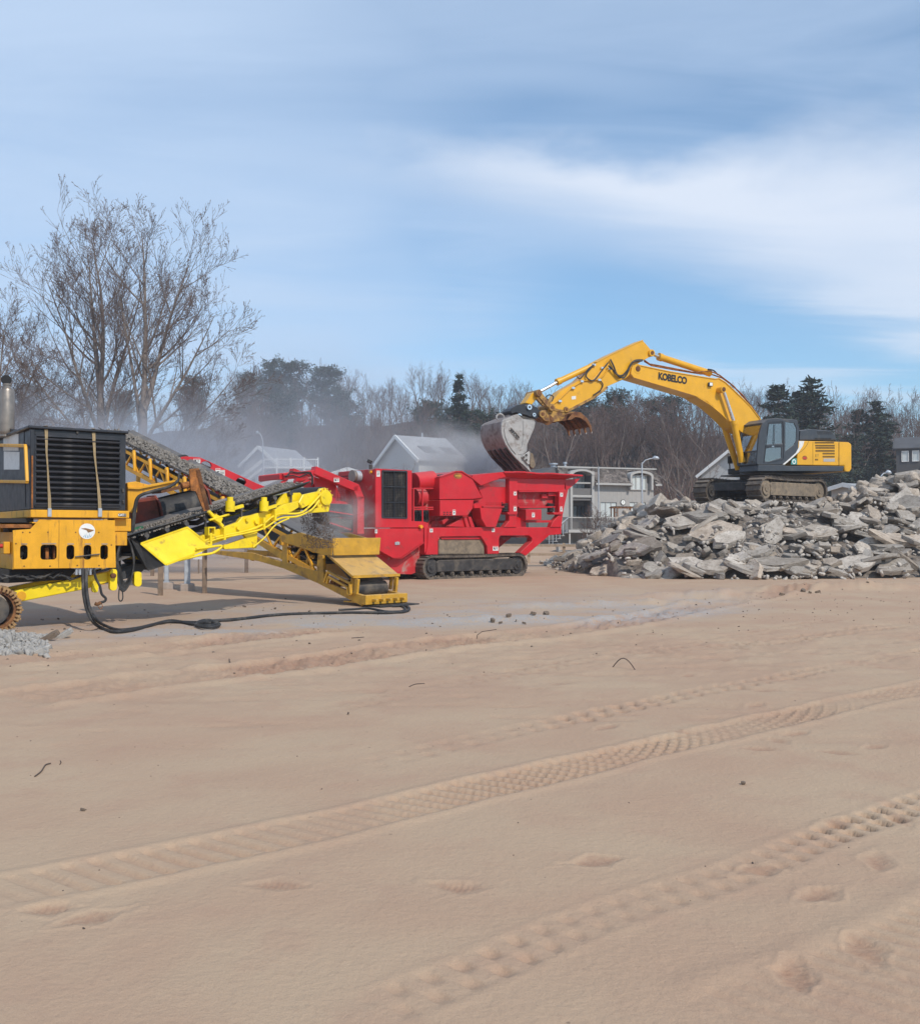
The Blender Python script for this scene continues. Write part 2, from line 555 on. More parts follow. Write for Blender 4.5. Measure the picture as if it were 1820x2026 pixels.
class Fr:
    """upright working frame of a machine: u along it, v across (away from the viewer when theta is small), w up"""
    def __init__(self, x, y, theta, z=0.0):
        self.o = Vector((x, y, z))
        self.th = R(theta)
        self.u = Vector((math.cos(self.th), math.sin(self.th), 0))
        self.v = Vector((-math.sin(self.th), math.cos(self.th), 0))

    def uw(self, p, v=0.0):
        """(u, w) of the sight line p on the plane v"""
        d = ray(p)
        e = Vector((0, 0, EYE))
        q = self.o + self.v * v
        s = (q - e).dot(self.v) / d.dot(self.v)
        h = e + d * s - self.o
        return (h.dot(self.u), h.z)

    def vw(self, p, u=0.0):
        d = ray(p)
        e = Vector((0, 0, EYE))
        q = self.o + self.u * u
        s = (q - e).dot(self.u) / d.dot(self.u)
        h = e + d * s - self.o
        return (h.dot(self.v), h.z)

    def P(self, p, v=0.0):
        a, b = self.uw(p, v)
        return Vector((a, v, b))

    def trace(self, sheet, pts, v=0.0):
        return [self.uw(sheet(*p), v) for p in pts]


def ring(cx, cy, r, n=16, a0=0.0, a1=360.0, ry=None):
    ry = r if ry is None else ry
    full = abs(a1 - a0) >= 360
    m = n if full else n + 1
    return [(cx + r * math.cos(R(a0 + (a1 - a0) * i / n)), cy + ry * math.sin(R(a0 + (a1 - a0) * i / n))) for i in range(m)]


def rrect(x0, x1, y0, y1, r, n=4):
    out = []
    for cx, cy, a in ((x1 - r, y1 - r, 0), (x0 + r, y1 - r, 90), (x0 + r, y0 + r, 180), (x1 - r, y0 + r, 270)):
        out += ring(cx, cy, r, n, a, a + 90)
    return out
# ------------------------------------------------------------------ ground: one sheet of sand with wheel ruts, prints and a grey gravel drive
rng = np.random.default_rng(11)


def vnoise(x, y, seed=0):
    """smooth value noise on arrays, 0..1"""
    tab = np.random.default_rng(seed).random((256, 256))
    xi, yi = np.floor(x).astype(np.int64), np.floor(y).astype(np.int64)
    fx, fy = x - xi, y - yi
    fx, fy = fx * fx * (3 - 2 * fx), fy * fy * (3 - 2 * fy)
    g = lambda a, b: tab[a % 256, b % 256]
    return (g(xi, yi) * (1 - fx) + g(xi + 1, yi) * fx) * (1 - fy) + (g(xi, yi + 1) * (1 - fx) + g(xi + 1, yi + 1) * fx) * fy


def fbm(x, y, seed=0, octs=4, rough=0.5):
    s, a, t = 0.0, 1.0, 0.0
    for i in range(octs):
        s = s + a * vnoise(x * 2 ** i + 17.3 * i, y * 2 ** i - 9.1 * i, seed + i)
        t += a
        a *= rough
    return s / t


def smooth(a, b, x):
    t = np.clip((x - a) / (b - a), 0, 1)
    return t * t * (3 - 2 * t)


def along(poly, X, Y):
    """distance along and signed offset from a polyline"""
    best = np.full(X.shape, 1e9)
    S = np.zeros(X.shape)
    D = np.zeros(X.shape)
    acc = 0.0
    for (x0, y0), (x1, y1) in zip(poly[:-1], poly[1:]):
        L = math.hypot(x1 - x0, y1 - y0)
        tx, ty = (x1 - x0) / L, (y1 - y0) / L
        s = np.clip((X - x0) * tx + (Y - y0) * ty, 0, L)
        dx, dy = X - (x0 + s * tx), Y - (y0 + s * ty)
        d = np.hypot(dx, dy)
        k = d < best
        best = np.where(k, d, best)
        S = np.where(k, s + acc, S)
        D = np.where(k, np.copysign(d, dx * -ty + dy * tx), D)
        acc += L
    return S, D


def gline(pts, n=12):
    """picture points on the ground -> smooth world polyline"""
    w = [gp(*p) for p in pts]
    w = [(p.x, p.y) for p in w]
    out = []
    for i in range(len(w) - 1):
        p0, p1, p2, p3 = w[max(i - 1, 0)], w[i], w[i + 1], w[min(i + 2, len(w) - 1)]
        for k in range(n):
            t = k / n
            out.append(tuple(0.5 * (2 * b + (c - a) * t + (2 * a - 5 * b + 4 * c - d) * t * t + (3 * b - a - 3 * c + d) * t ** 3)
                             for a, b, c, d in zip(p0, p1, p2, p3)))
    out.append(w[-1])
    return out


RUTS = [  # polyline, half width, lug spacing, depth, style, fade-in along the line
    (gline([(-260, 1812), (60, 1752), (400, 1686), (700, 1622), (1000, 1549), (1400, 1456), (1860, 1354)]), 0.205, 0.128, 0.034, 'lug', 1.0),
    (gline([(700, 2010), (880, 1942), (1040, 1872), (1240, 1802), (1500, 1713), (1660, 1640), (1860, 1575)]), 0.125, 0.150, 0.036, 'knob', 0.2),
    (gline([(1480, 2060), (1640, 1990), (1780, 1925), (1900, 1860)]), 0.30, 0.115, 0.022, 'lug', 0.1),
    (gline([(560, 1548), (900, 1474), (1150, 1417), (1450, 1360), (1860, 1281)]), 0.16, 0.24, 0.036, 'knob', 2.0),
    (gline([(-40, 1396), (300, 1346), (600, 1311), (850, 1276), (1150, 1243), (1450, 1189)]), 0.50, 0.22, 0.085, 'rough', 0.5),
    (gline([(-40, 1316), (250, 1291), (500, 1264), (640, 1252)]), 0.38, 0.2, 0.075, 'rough', 0.5),
    (gline([(1100, 1300), (1450, 1276), (1640, 1254), (1860, 1224)]), 0.28, 0.25, 0.040, 'knob', 2.0),
    (gline([(500, 1440), (800, 1370), (980, 1335), (1120, 1312)]), 0.22, 0.22, 0.020, 'knob', 2.0),
]
for _r in RUTS:
    (xa, ya), (xb, yb) = _r[0][-3], _r[0][-1]
    _l = math.hypot(xb - xa, yb - ya)
    if xb > 1:
        _r[0].extend([(xb + (xb - xa) / _l * k, yb + (yb - ya) / _l * k) for k in (2.0, 4.5, 8.0)])
G2 = crop(1250, 1550, 1.456)
G1 = crop(0, 1550, 1.456)
PRINTS = [G2(540, 1150), G2(1190, 1182), G2(1480, 1000), G2(1655, 1150), G2(1420, 1280), G2(1600, 1490), G2(1330, 1600), G2(580, 620),
          G2(870, 640), G2(1180, 705), G2(1260, 672), G2(1165, 535), G2(1500, 722), G2(1640, 700), G2(1740, 985), G2(1330, 645), G1(1100, 1246), G1(1830, 1250), G1(375, 1372), G1(215, 1340),
          G2(700, 300), G2(850, 330), G2(950, 290), G2(1050, 360), G2(760, 250), G2(900, 420), G2(1200, 480), G2(640, 300), G2(1120, 310), G2(400, 450)]


def ground_height(X, Y, damp_shade=None):
    near = np.hypot(X, Y) < 60
    h = (fbm(X * 0.35, Y * 0.35, 3, 3) - 0.5) * 0.06 * smooth(3, 12, Y) * smooth(95, 60, np.hypot(X, Y))
    h += (fbm(X * 2.2, Y * 2.2, 8, 3) - 0.5) * 0.010 * near
    # churned strip between the gravel drive and the smooth beach
    ch = np.exp(-((Y - (13.0 + 0.25 * X)) / 3.0) ** 2)
    h += ch * (fbm(X * 3.2, Y * 5.5, 21, 3, 0.6) - 0.5) * 0.060
    h += (fbm(X * 12, Y * 12, 30, 2) - 0.5) * 0.004 * (Y < 22)
    sc = smooth(0.56, 0.74, fbm(X * 1.1, Y * 3.4, 25, 3, .6)) * smooth(6.5, 9, Y) * smooth(24, 16, Y)
    h -= sc * 0.022 * fbm(X * 5, Y * 9, 27, 2)
    if damp_shade is not None:
        damp_shade += sc * 0.30 * fbm(X * 5, Y * 9, 27, 2)  # small shadows of the churned sand, painted as darker streaks
    for poly, hw, sp, dep, style, fade in RUTS:
        P = np.array(poly)
        k = (X > P[:, 0].min() - 1) & (X < P[:, 0].max() + 1) & (Y > P[:, 1].min() - 1) & (Y < P[:, 1].max() + 1)
        if not k.any():
            continue
        x, y = X[k], Y[k]
        S, D = along(poly, x, y)
        wob = (fbm(x * 1.3, y * 1.3, 40, 2) - 0.5)
        D = D + wob * 0.07
        env = smooth(hw * 1.08, hw * 0.86, np.abs(D)) * smooth(0.0, fade + 0.05, S)
        env = env * (0.35 + 0.95 * smooth(0.32, 0.62, fbm(S * 0.55, D * 0.4 + 3, 51, 3)))
        rim = np.exp(-((np.abs(D) - hw * 1.2) / (hw * 0.22)) ** 2) * 0.35 * dep * smooth(0, fade + .05, S)
        if style == 'lug':
            ph = S / sp + np.abs(D) / hw * 0.55 * np.sign(D) * 0.6 + 0.25 * D / hw
            f = smooth(0.42, 0.80, 0.5 + 0.5 * np.cos(2 * np.pi * ph))
            z = -env * (dep * 0.12 + dep * f * (0.75 + 0.9 * wob)) + env * 0.004 * (fbm(x * 22, y * 22, 45, 2) - .5)
        elif style == 'knob':
            side = (D > 0) * 0.5
            f = smooth(0.45, 0.85, 0.5 + 0.5 * np.cos(2 * np.pi * (S / sp + side))) * np.exp(-((np.abs(D) - hw * 0.52) / (hw * 0.34)) ** 2)
            z = -env * dep * 1.3 * f * (0.7 + 1.1 * wob)
            rim = rim * 0.25
        else:
            n = 0.55 * fbm(S * 3.5, D * 9, 61, 3, 0.6) + 0.45 * fbm(x * 9, y * 9, 64, 3, 0.65)
            f = 0.5 + 0.5 * np.cos(2 * np.pi * (S / sp + D * 1.2 + n * 0.8))
            z = env * (dep * (n - 0.55) * 2.0 - 0.35 * dep * f)
            rim = rim * (0.4 + 1.6 * n)
        h[k] += z + rim
        if damp_shade is not None:
            damp_shade[k] = np.maximum(damp_shade[k], np.clip(-z / dep, 0, 1) * (0.55 if style != 'rough' else 0.5) + (env * 0.5 * (0.3 + n) if style == 'rough' else 0))  # turned-up reddish damp sand in the ruts, with hollow shade painted in
    r2 = random.Random(5)
    for p in PRINTS:
        g = gp(*p)
        a = r2.uniform(-0.6, 0.6) + (1.2 if r2.random() < 0.3 else 0.15)
        L = r2.uniform(0.12, 0.15)
        k = (np.abs(X - g.x) < 0.5) & (np.abs(Y - g.y) < 0.5)
        x, y = X[k] - g.x, Y[k] - g.y
        u, v = x * math.cos(a) + y * math.sin(a), -x * math.sin(a) + y * math.cos(a)
        e = np.sqrt((u / L) ** 2 + (v / (0.055 + 0.014 * np.cos(u / L * 3))) ** 2) + (fbm(X[k] * 11, Y[k] * 11, 77, 3, .6) - .5) * 1.1
        dep = r2.uniform(0.007, 0.014)
        tread = 0.002 * np.cos(u * 2 * np.pi / 0.028) * (e < 0.85)
        if damp_shade is not None:
            damp_shade[k] = np.maximum(damp_shade[k], 0.6 * smooth(1.3, 0.3, e))  # shade inside each footprint painted as a darker patch
        h[k] += -dep * smooth(1.45, 0.1, e) + 0.004 * np.exp(-((e - 1.45) / 0.28) ** 2) + tread
    # low banks of pushed-up sand along the drive
    for (px, py, L, W, H, ang) in ((1000, 1226, 1.6, 0.35, 0.10, 0.15), (1240, 1196, 2.8, 0.35, 0.13, 0.2), (1355, 1182, 1.8, 0.4, 0.16, 0.25), (1640, 1166, 2.6, 0.5, 0.24, 0.1),
                                   (1760, 1161, 1.6, 0.4, 0.12, 0.1), (430, 1263, 2.2, 0.25, 0.06, 0.25), (60, 1252, 1.2, 0.3, 0.05, 0.1), (1480, 1178, 2.2, 0.35, 0.10, .15)):
        g = gp(px, py)
        x, y = X - g.x, Y - g.y
        u, v = x * math.cos(ang) + y * math.sin(ang), -x * math.sin(ang) + y * math.cos(ang)
        e = (u / L) ** 2 + (v / W) ** 2
        h += H * np.exp(-e) * (0.45 + 1.1 * fbm(X * 2.6, Y * 2.6, 71, 3, .6))
    # foredune rise behind the fence
    h += 0.55 * smooth(54, 66, Y) * smooth(-40, -10, X) * smooth(100, 80, Y) * smooth(30, 10, X)
    return h


def gravel_amount(X, Y):
    n = fbm(X * 0.5, Y * 0.9, 81, 4, 0.55)
    n2 = fbm(X * 1.9, Y * 2.6, 85, 3, 0.6)
    d = Y - (17.4 + 0.42 * X - 0.004 * X * X)        # near edge of the drive
    a = smooth(-0.9, 0.5, d + (n - 0.5) * 3.0) * smooth(11, 2.0, d + (n2 - 0.5) * 6)
    a = a * (0.25 + 0.75 * smooth(0.40, 0.60, n2 * 0.45 + n * 0.55))
    strip = np.exp(-((d - 0.5 + (n - .5) * 1.2) / 1.15) ** 2) * smooth(0.28, 0.48, n)
    fade = smooth(0.34, 0.22, X / np.maximum(Y, 1))
    return fade * np.clip(np.maximum(a * 0.85, strip * 1.25), 0, 1)


py_rows = np.concatenate([np.arange(2560, 1300, -2.2), np.arange(1300, 1110, -1.6), np.arange(1110, 1062, -2.0)])
rowsY = np.array([gp(910, p).y for p in py_rows])
rowsY = np.concatenate([[-90, -8, 0.4], rowsY[rowsY > 0.9], [160, 320, 640]])
t_in = np.linspace(-0.70, 0.70, 740)
t_out = np.array([0.74, 0.78, 0.84, 0.95, 1.3, 2.0, 4.0])
ts = np.concatenate([-t_out[::-1], t_in, t_out])
sx = np.maximum(np.abs(rowsY), 0.9)
sx[0], sx[1] = 90, 20
sx = np.minimum(sx, 150)
GX = sx[:, None] * ts[None, :]
GY = np.repeat(rowsY[:, None], len(ts), 1)
DAMP_SHADE = np.zeros(GX.size)
GZ = ground_height(GX.ravel(), GY.ravel(), DAMP_SHADE).reshape(GX.shape)
GZ[rowsY < 0.5] = 0
GZ[rowsY > 100] = 0
nr, nc = GX.shape
idx = np.arange(nr * nc).reshape(nr, nc)
quads = np.stack([idx[:-1, :-1], idx[:-1, 1:], idx[1:, 1:], idx[1:, :-1]], -1).reshape(-1, 4)


def sand_mat():
    m = bpy.data.materials.new('sand')
    m.use_nodes = True
    t = NT(m.node_tree)
    b = t.n['Principled BSDF']
    tc = t.node('ShaderNodeTexCoord').outputs['Object']
    att = t.node('ShaderNodeAttribute', attribute_name='gravel').outputs['Fac']
    n0 = t.noise(tc, 0.55, 4, 0.55, 0.4)
    n1 = t.noise(tc, 2.1, 5, 0.6)
    n2 = t.noise(tc, 26, 4, 0.62)
    n3 = t.noise(tc, 240, 2, 0.7)
    c = t.mix(t.ramp(n0, 0.34, 0.66), (0.415, 0.278, 0.190), (0.442, 0.320, 0.218))
    c = t.mix(t.ramp(n1, 0.48, 0.74, 0, 0.5), c, (0.395, 0.25, 0.175))
    c = t.mix(t.ramp(n3, 0.50, 0.72, 0, 0.5), c, (0.28, 0.195, 0.135))
    c = t.mix(t.ramp(n2, 0.55, 0.75, 0, 0.35), c, (0.33, 0.22, 0.155))
    c = t.mix(t.ramp(n3, 0.40, 0.26, 0, 0.35), c, (0.58, 0.48, 0.37))
    # crumbs and bits of bark
    vor = t.node('ShaderNodeTexVoronoi', feature='F1', ins={'Vector': tc, 'Scale': 6.0, 'Randomness': 1.0})
    speck = t.math('MULTIPLY', t.ramp(vor.outputs['Distance'], 0.075, 0.05), t.ramp(t.noise(tc, 0.9, 2), 0.52, 0.62))
    c = t.mix(t.math('MULTIPLY', speck, 0.55), c, (0.13, 0.09, 0.065))
    damp_shade_fac = t.node('ShaderNodeAttribute', attribute_name='damp_shade').outputs['Fac']
    c = t.mix(t.math('MULTIPLY', damp_shade_fac, t.ramp(n2, 0.25, 0.6, 0.4, 0.9)), c, (0.30, 0.165, 0.11))  # one dark red tone for damp rut sand and painted shade
    g1 = t.noise(tc, 60, 3, 0.7)
    gv = t.mix(t.ramp(g1, 0.3, 0.7), (0.25, 0.238, 0.232), (0.41, 0.39, 0.378))
    gv = t.mix(t.ramp(n1, 0.5, 0.7, 0, 0.5), gv, (0.40, 0.34, 0.29))
    f = t.math('MULTIPLY', att, t.ramp(t.math('ADD', t.math('MULTIPLY', n2, 0.6), t.math('MULTIPLY', n1, 0.4)), 0.36, 0.58), clamp=True)
    c = t.mix(f, c, gv)
    t.put(b.inputs['Base Color'], c)
    b.inputs['Roughness'].default_value = 0.96
    b.inputs['Specular IOR Level'].default_value = 0.25
    h = t.math('ADD', t.math('MULTIPLY', n2, 0.7), t.math('MULTIPLY', n3, 0.16))
    bn = t.node('ShaderNodeBump', ins={'Height': h, 'Strength': 0.6, 'Distance': 0.02})
    t.put(b.inputs['Normal'], bn.outputs[0])
    M['sand'] = m


sand_mat()
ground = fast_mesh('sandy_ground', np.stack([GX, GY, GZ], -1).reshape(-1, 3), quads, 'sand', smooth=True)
ga = gravel_amount(GX.ravel(), GY.ravel()).astype(np.float32)
ga[GY.ravel() < 4] = 0
la = ground.data.attributes.new('gravel', 'FLOAT', 'POINT')
la.data.foreach_set('value', ga)
da = ground.data.attributes.new('damp_shade', 'FLOAT', 'POINT')
da.data.foreach_set('value', DAMP_SHADE.astype(np.float32))
props(ground, 'pale pinkish beach sand with tyre ruts and a grey gravel drive', kind='structure')


_ro = np.argsort(rowsY)
_rY, _rZ, _rs = rowsY[_ro], GZ[_ro], sx[_ro]


def gz(x, y):
    """height of the finished sheet"""
    i = int(np.clip(np.searchsorted(_rY, y) - 1, 0, len(_rY) - 2))
    f = float(np.clip((y - _rY[i]) / (_rY[i + 1] - _rY[i]), 0, 1))
    return float(np.interp(x / _rs[i], ts, _rZ[i])) * (1 - f) + float(np.interp(x / _rs[i + 1], ts, _rZ[i + 1])) * f


# ------------------------------------------------------------------ wooded hill behind the beach
def hill_h(X, Y):
    X, Y = np.asarray(X, float), np.asarray(Y, float)
    ridge = 23.5 - 0.018 * (X - 10) + 2.2 * np.sin(X * 0.045 + 1.0) + 1.2 * np.sin(X * 0.11)
    ridge = ridge - 4.5 * smooth(60, 120, X)
    foot = 112 + 8 * np.sin(X * 0.03)
    s = smooth(foot, 212, Y)
    return ridge * s ** 1.05 + (fbm(X * 0.07, Y * 0.07, 91, 4) - 0.5) * 4.0 * s - 0.4 * (1 - s)


hx = np.linspace(-330, 330, 150)
hy = np.concatenate([np.linspace(98, 240, 70), [270, 320, 420, 620]])
HX, HY = np.meshgrid(hx, hy)
HZ = hill_h(HX, np.minimum(HY, 240)) 
hid = np.arange(HX.size).reshape(HX.shape)
hq = np.stack([hid[:-1, :-1], hid[:-1, 1:], hid[1:, 1:], hid[1:, :-1]], -1).reshape(-1, 4)


def hill_mat():
    m = bpy.data.materials.new('leaf_litter')
    m.use_nodes = True
    t = NT(m.node_tree)
    b = t.n['Principled BSDF']
    tc = t.node('ShaderNodeTexCoord').outputs['Object']
    n = t.noise(tc, 0.16, 6, 0.65)
    n2 = t.noise(tc, 1.4, 5, 0.7)
    c = t.mix(t.ramp(n, 0.35, 0.65), (0.055, 0.043, 0.036), (0.115, 0.085, 0.068))
    c = t.mix(t.ramp(n2, 0.45, 0.75, 0, 0.7), c, (0.035, 0.032, 0.026))
    t.put(b.inputs['Base Color'], c)
    b.inputs['Roughness'].default_value = 1.0
    bn = t.node('ShaderNodeBump', ins={'Height': n2, 'Strength': 1.0, 'Distance': 0.8})
    t.put(b.inputs['Normal'], bn.outputs[0])
    M['leaf_litter'] = m


hill_mat()
hill = fast_mesh('wooded_hill', np.stack([HX, HY, HZ], -1).reshape(-1, 3), hq, 'leaf_litter', smooth=True)
props(hill, 'brown leaf-strewn hillside behind the houses', kind='structure')


# ------------------------------------------------------------------ trees
class Tubes:
    """many tapering twigs gathered into one mesh"""
    def __init__(self):
        self.V, self.F, self.n = [], [], 0

    def add(self, pts, rads, k):
        P = np.asarray(pts, float)
        r = np.asarray(rads, float)
        T = np.gradient(P, axis=0)
        T /= np.linalg.norm(T, axis=1)[:, None] + 1e-9
        ref = np.array([0.31, 0.85, 0.42]) if abs(T[0][1]) < 0.8 else np.array([0.9, 0.1, 0.4])
        A = np.cross(T, ref)
        A /= np.linalg.norm(A, axis=1)[:, None] + 1e-9
        B = np.cross(T, A)
        q = 2 * np.pi * np.arange(k) / k
        ringv = P[:, None] + r[:, None, None] * (A[:, None] * np.cos(q)[None, :, None] + B[:, None] * np.sin(q)[None, :, None])
        m = len(P)
        i = np.arange(m - 1)[:, None] * k
        j = np.arange(k)[None]
        j2 = (j + 1) % k
        f = np.stack([i + j, i + j2, i + k + j2, i + k + j], -1).reshape(-1, 4) + self.n
        self.V.append(ringv.reshape(-1, 3))
        self.F.append(f)
        self.n += m * k

    def build(self, name, m, parent=None, smooth=True):
        return fast_mesh(name, np.concatenate(self.V), np.concatenate(self.F), m, parent, smooth)


def bough(rg, thick, thin, p, d, L, r, lev, maxlev, up, spread, gnarl, kids, tipr=0.004, thick_lev=1, bud=0.0, sides=(7, 5, 4, 3, 3)):
    """one limb and everything that grows from it"""
    n = max(3, int(3 + L * (1.6 if lev < 2 else 2.2)))
    n = min(n, 11)
    pts, rad, dirs = [np.array(p)], [r], []
    q = np.array(p, float)
    d = np.array(d, float)
    for i in range(n):
        d = d + rg.normal(0, gnarl, 3) + np.array([0, 0, up * (1 if lev else 0.3)])
        d /= np.linalg.norm(d)
        q = q + d * L / n
        pts.append(q.copy())
        dirs.append(d.copy())
        rad.append(max(tipr, r * (1 - 0.86 * (i + 1) / n)))
    (thick if lev <= thick_lev else thin).add(pts, rad, sides[min(lev, len(sides) - 1)])
    if bud > 0 and lev >= maxlev - 1:
        for _ in range(int(rg.integers(0, 3))):
            i = rg.integers(max(1, n - 3), n + 1)
            e = dirs[i - 1] + rg.normal(0, 0.35, 3)
            e /= np.linalg.norm(e)
            b0 = pts[i]
            thin.add([b0, b0 + e * bud * 0.4, b0 + e * bud], [0.006, bud * 0.13, 0.003], 3)
    if lev >= maxlev:
        return
    k = kids[lev]
    k = max(1, int(round(k * rg.uniform(0.75, 1.25))))
    for c in range(k):
        t = (0.22 if lev else 0.12) + (0.78 if lev else 0.86) * (c + rg.uniform(0, 1)) / k
        i = min(n - 1, int(t * n))
        w = t * n - i
        base = pts[i] * (1 - w) + pts[i + 1] * w
        a = rg.uniform(0, 2 * math.pi)
        dd = dirs[i]
        s = np.cross(dd, [0.2, 0.3, 0.9])
        if np.linalg.norm(s) < 0.05: s = np.array([1.0, 0, 0])
        s /= np.linalg.norm(s)
        o = np.cross(dd, s)
        side = s * math.cos(a) + o * math.sin(a)
        ang = spread[lev] * rg.uniform(0.7, 1.25)
        nd = dd * math.cos(ang) + side * math.sin(ang)
        rr = rad[i] * rg.uniform(0.45, 0.68)
        LL = L * rg.uniform(0.38, 0.66) * (1.15 - 0.55 * t)
        bough(rg, thick, thin, base, nd, LL, max(tipr, rr), lev + 1, maxlev, up, spread, gnarl, kids, tipr, thick_lev, bud, sides)


def big_tree(name, label, x, y, z, trunk, leaders, seed, kids=(10, 8, 5, 2), group=None):
    """trunk: (height, radius, lean x); leaders: (start height, length, radius, lean x, lean y)"""
    rg = np.random.default_rng(seed)
    o = thing(name, label, 'tree', (x, y, z), 0, group)
    thick, thin = Tubes(), Tubes()
    h, r, ln = trunk
    n = 9
    tp = [np.array([ln * h * (i / n) ** 1.2 + (rg.normal(0, .05) if i else 0), rg.normal(0, .04) if i else 0, h * i / n]) for i in range(n + 1)]
    tr_ = [r * (1.25 if i == 0 else 1.0) * (1 - .45 * i / n) for i in range(n + 1)]
    thick.add(tp, tr_, 9)
    for (h0, L, rr, lx, ly) in leaders:
        L *= 0.90
        k = min(n, max(0, h0 / h * n))
        i = min(n - 1, int(k))
        p = tp[i] * (1 - (k - i)) + tp[i + 1] * (k - i)
        bough(rg, thick, thin, p, (lx, ly, 1.0), L, rr * .72, 0, 4, 0.072, (0.74, 0.62, 0.6, 0.65), 0.036, kids, 0.0062, 1, 0.10)
    thick.build('trunk', 'bark', o)
    thin.build('crown', 'twig', o)
    return o


BIG = 'tall bare trees beside the machines'
big_tree('bare_tree', 'tall leafless tree with forked trunk behind the black louvred engine box', at(205, 1100, 50).x, 50, -0.2, (8.6, 0.33, -.02),
         [(8.4, 9.0, .20, .04, 0), (8.0, 9.6, .19, -.20, .1), (6.6, 9.5, .15, -.42, -.1), (7.2, 8.8, .14, .22, .1), (5.2, 8.0, .12, -.85, .1), (5.0, 7.5, .11, .5, -.2), (4.2, 6.5, .09, -1.2, -.1), (6.2, 8.0, .12, 0.1, .5)], 5, (9, 7, 5, 2), BIG)
big_tree('bare_tree', 'wide leafless tree with budded twigs rising behind the red conveyor tip', at(272, 1100, 47).x, 47, -0.2, (8.0, 0.33, .03),
         [(7.8, 9.2, .20, .05, 0), (7.4, 8.6, .18, .28, .1), (6.2, 8.6, .15, -.16, .1), (5.6, 8.2, .15, .58, -.1), (4.4, 7.4, .12, .95, .1), (3.4, 6.4, .10, 1.35, -.2), (2.6, 5.0, .09, 1.9, .1), (4.6, 6.5, .09, -.6, -.2)], 9, (9, 7, 5, 2), BIG)
big_tree('bare_tree', 'shorter leafless tree behind the steel exhaust stack', at(-12, 1100, 55).x, 55, -0.2, (6.5, 0.28, .03),
         [(6.3, 7.6, .17, .12, 0), (5.8, 7.4, .15, .42, .1), (5.4, 7.6, .14, -.22, .1), (4.4, 7.2, .12, .75, -.1), (3.4, 5.5, .1, 1.2, .1), (4.8, 6.5, .1, -.6, -.2)], 14, (9, 7, 5, 2), BIG)


def forest_proto(seed, h, lean=0.0, kids=(9, 6, 4), low=0.3, forked=True):
    """bare woodland tree: trunk and a haze of fine twigs"""
    rg = np.random.default_rng(seed)
    thick, thin = Tubes(), Tubes()
    n = 8
    fork = h * rg.uniform(0.30, 0.5)
    p = np.zeros(3)
    d = np.array([lean, 0.05, 1.0])
    pts, rad = [p.copy()], [h * 0.0135]
    for i in range(n):
        d = d + rg.normal(0, 0.035, 3)
        d /= np.linalg.norm(d)
        p = p + d * fork / n
        pts.append(p.copy())
        rad.append(h * 0.0135 * (1 - 0.35 * (i + 1) / n))
    thick.add(pts, rad, 6)
    k = rg.integers(3, 6)
    a0 = rg.uniform(0, 6)
    for c in range(k):
        a = a0 + 2 * math.pi * c / k
        s = rg.uniform(0.15, 0.55)
        bough(rg, thick, thin, p - d * rg.uniform(0, fork * 0.25), (math.cos(a) * s, math.sin(a) * s, 1.0), h * rg.uniform(0.45, 0.66), h * 0.0085, 1, 4, 0.07,
              (0.6, 0.62, 0.62, 0.6), 0.09, (0, kids[0], kids[1], kids[2]), 0.013, 1, 0.0, (6, 5, 4, 3, 3))
    return thick, thin


def conifer_proto(seed, h, style):
    """evergreen: trunk, limbs and sprays of needles built as many small blades"""
    rg = np.random.default_rng(seed)
    tr = Tubes()
    tr.add([[0, 0, 0], [rg.normal(0, .1), 0, h * 0.5], [0, 0, h * 0.98]], [h * 0.017, h * 0.011, 0.03], 6)
    V, F = [], []
    k = 0
    start = {'spruce': 0.06, 'pine': 0.20, 'round': 0.22}[style]
    tiers = {'spruce': 26, 'pine': 22, 'round': 19}[style]
    for t in range(tiers):
        f = start + (1 - start) * (t + rg.uniform(0, .8)) / tiers
        zc = f * h
        if style == 'spruce':
            reach = h * 0.21 * (1 - f) ** 0.85 + 0.25
            m = 9
        elif style == 'pine':
            reach = h * (0.25 * (1 - f) ** 0.85 * rg.uniform(0.45, 1.25) + 0.022)
            m = 7
        else:
            zc += rg.normal(0, .02) * h
            reach = h * (0.33 * math.sin(math.pi * min(1, 0.10 + 0.90 * (1 - f))) ** 0.75 * rg.uniform(0.55, 1.15) + 0.03)
            m = 9
        for b in range(m):
            a = rg.uniform(0, 2 * math.pi)
            L = reach * rg.uniform(0.55, 1.1)
            rise = {'spruce': -0.22, 'pine': 0.12, 'round': 0.30}[style] + rg.normal(0, 0.16)
            e = np.array([math.cos(a), math.sin(a), rise])
            base = np.array([0, 0, zc])
            tip = base + e * L
            tr.add([base, base * .5 + tip * .5 + [0, 0, -.05 * L], tip], [h * 0.0035, h * 0.0025, 0.015], 3)
            ns = int(5 + L * 7) if style != 'pine' else int(4 + L * 5.5)
            for s in range(ns):
                w = 0.22 + 0.8 * rg.random() ** 0.75
                c = base + e * L * w + rg.normal(0, 0.085 * L + 0.10, 3) * [1, 1, 0.75]
                for _ in range(3):
                    q = rg.normal(0, 1, 3); q[2] = q[2] * 0.6 + 0.25; q /= np.linalg.norm(q)
                    s2 = np.cross(q, rg.normal(0, 1, 3)); s2 /= np.linalg.norm(s2)
                    ll = rg.uniform(0.22, 0.46) * (h / 15) ** 0.5
                    ww = ll * 0.24
                    V += [c - s2 * ww, c + s2 * ww, c + q * ll + s2 * ww * 0.3, c + q * ll - s2 * ww * 0.3]
                    F.append([k, k + 1, k + 2, k + 3])
                    k += 4
    return tr, (np.array(V), np.array(F))


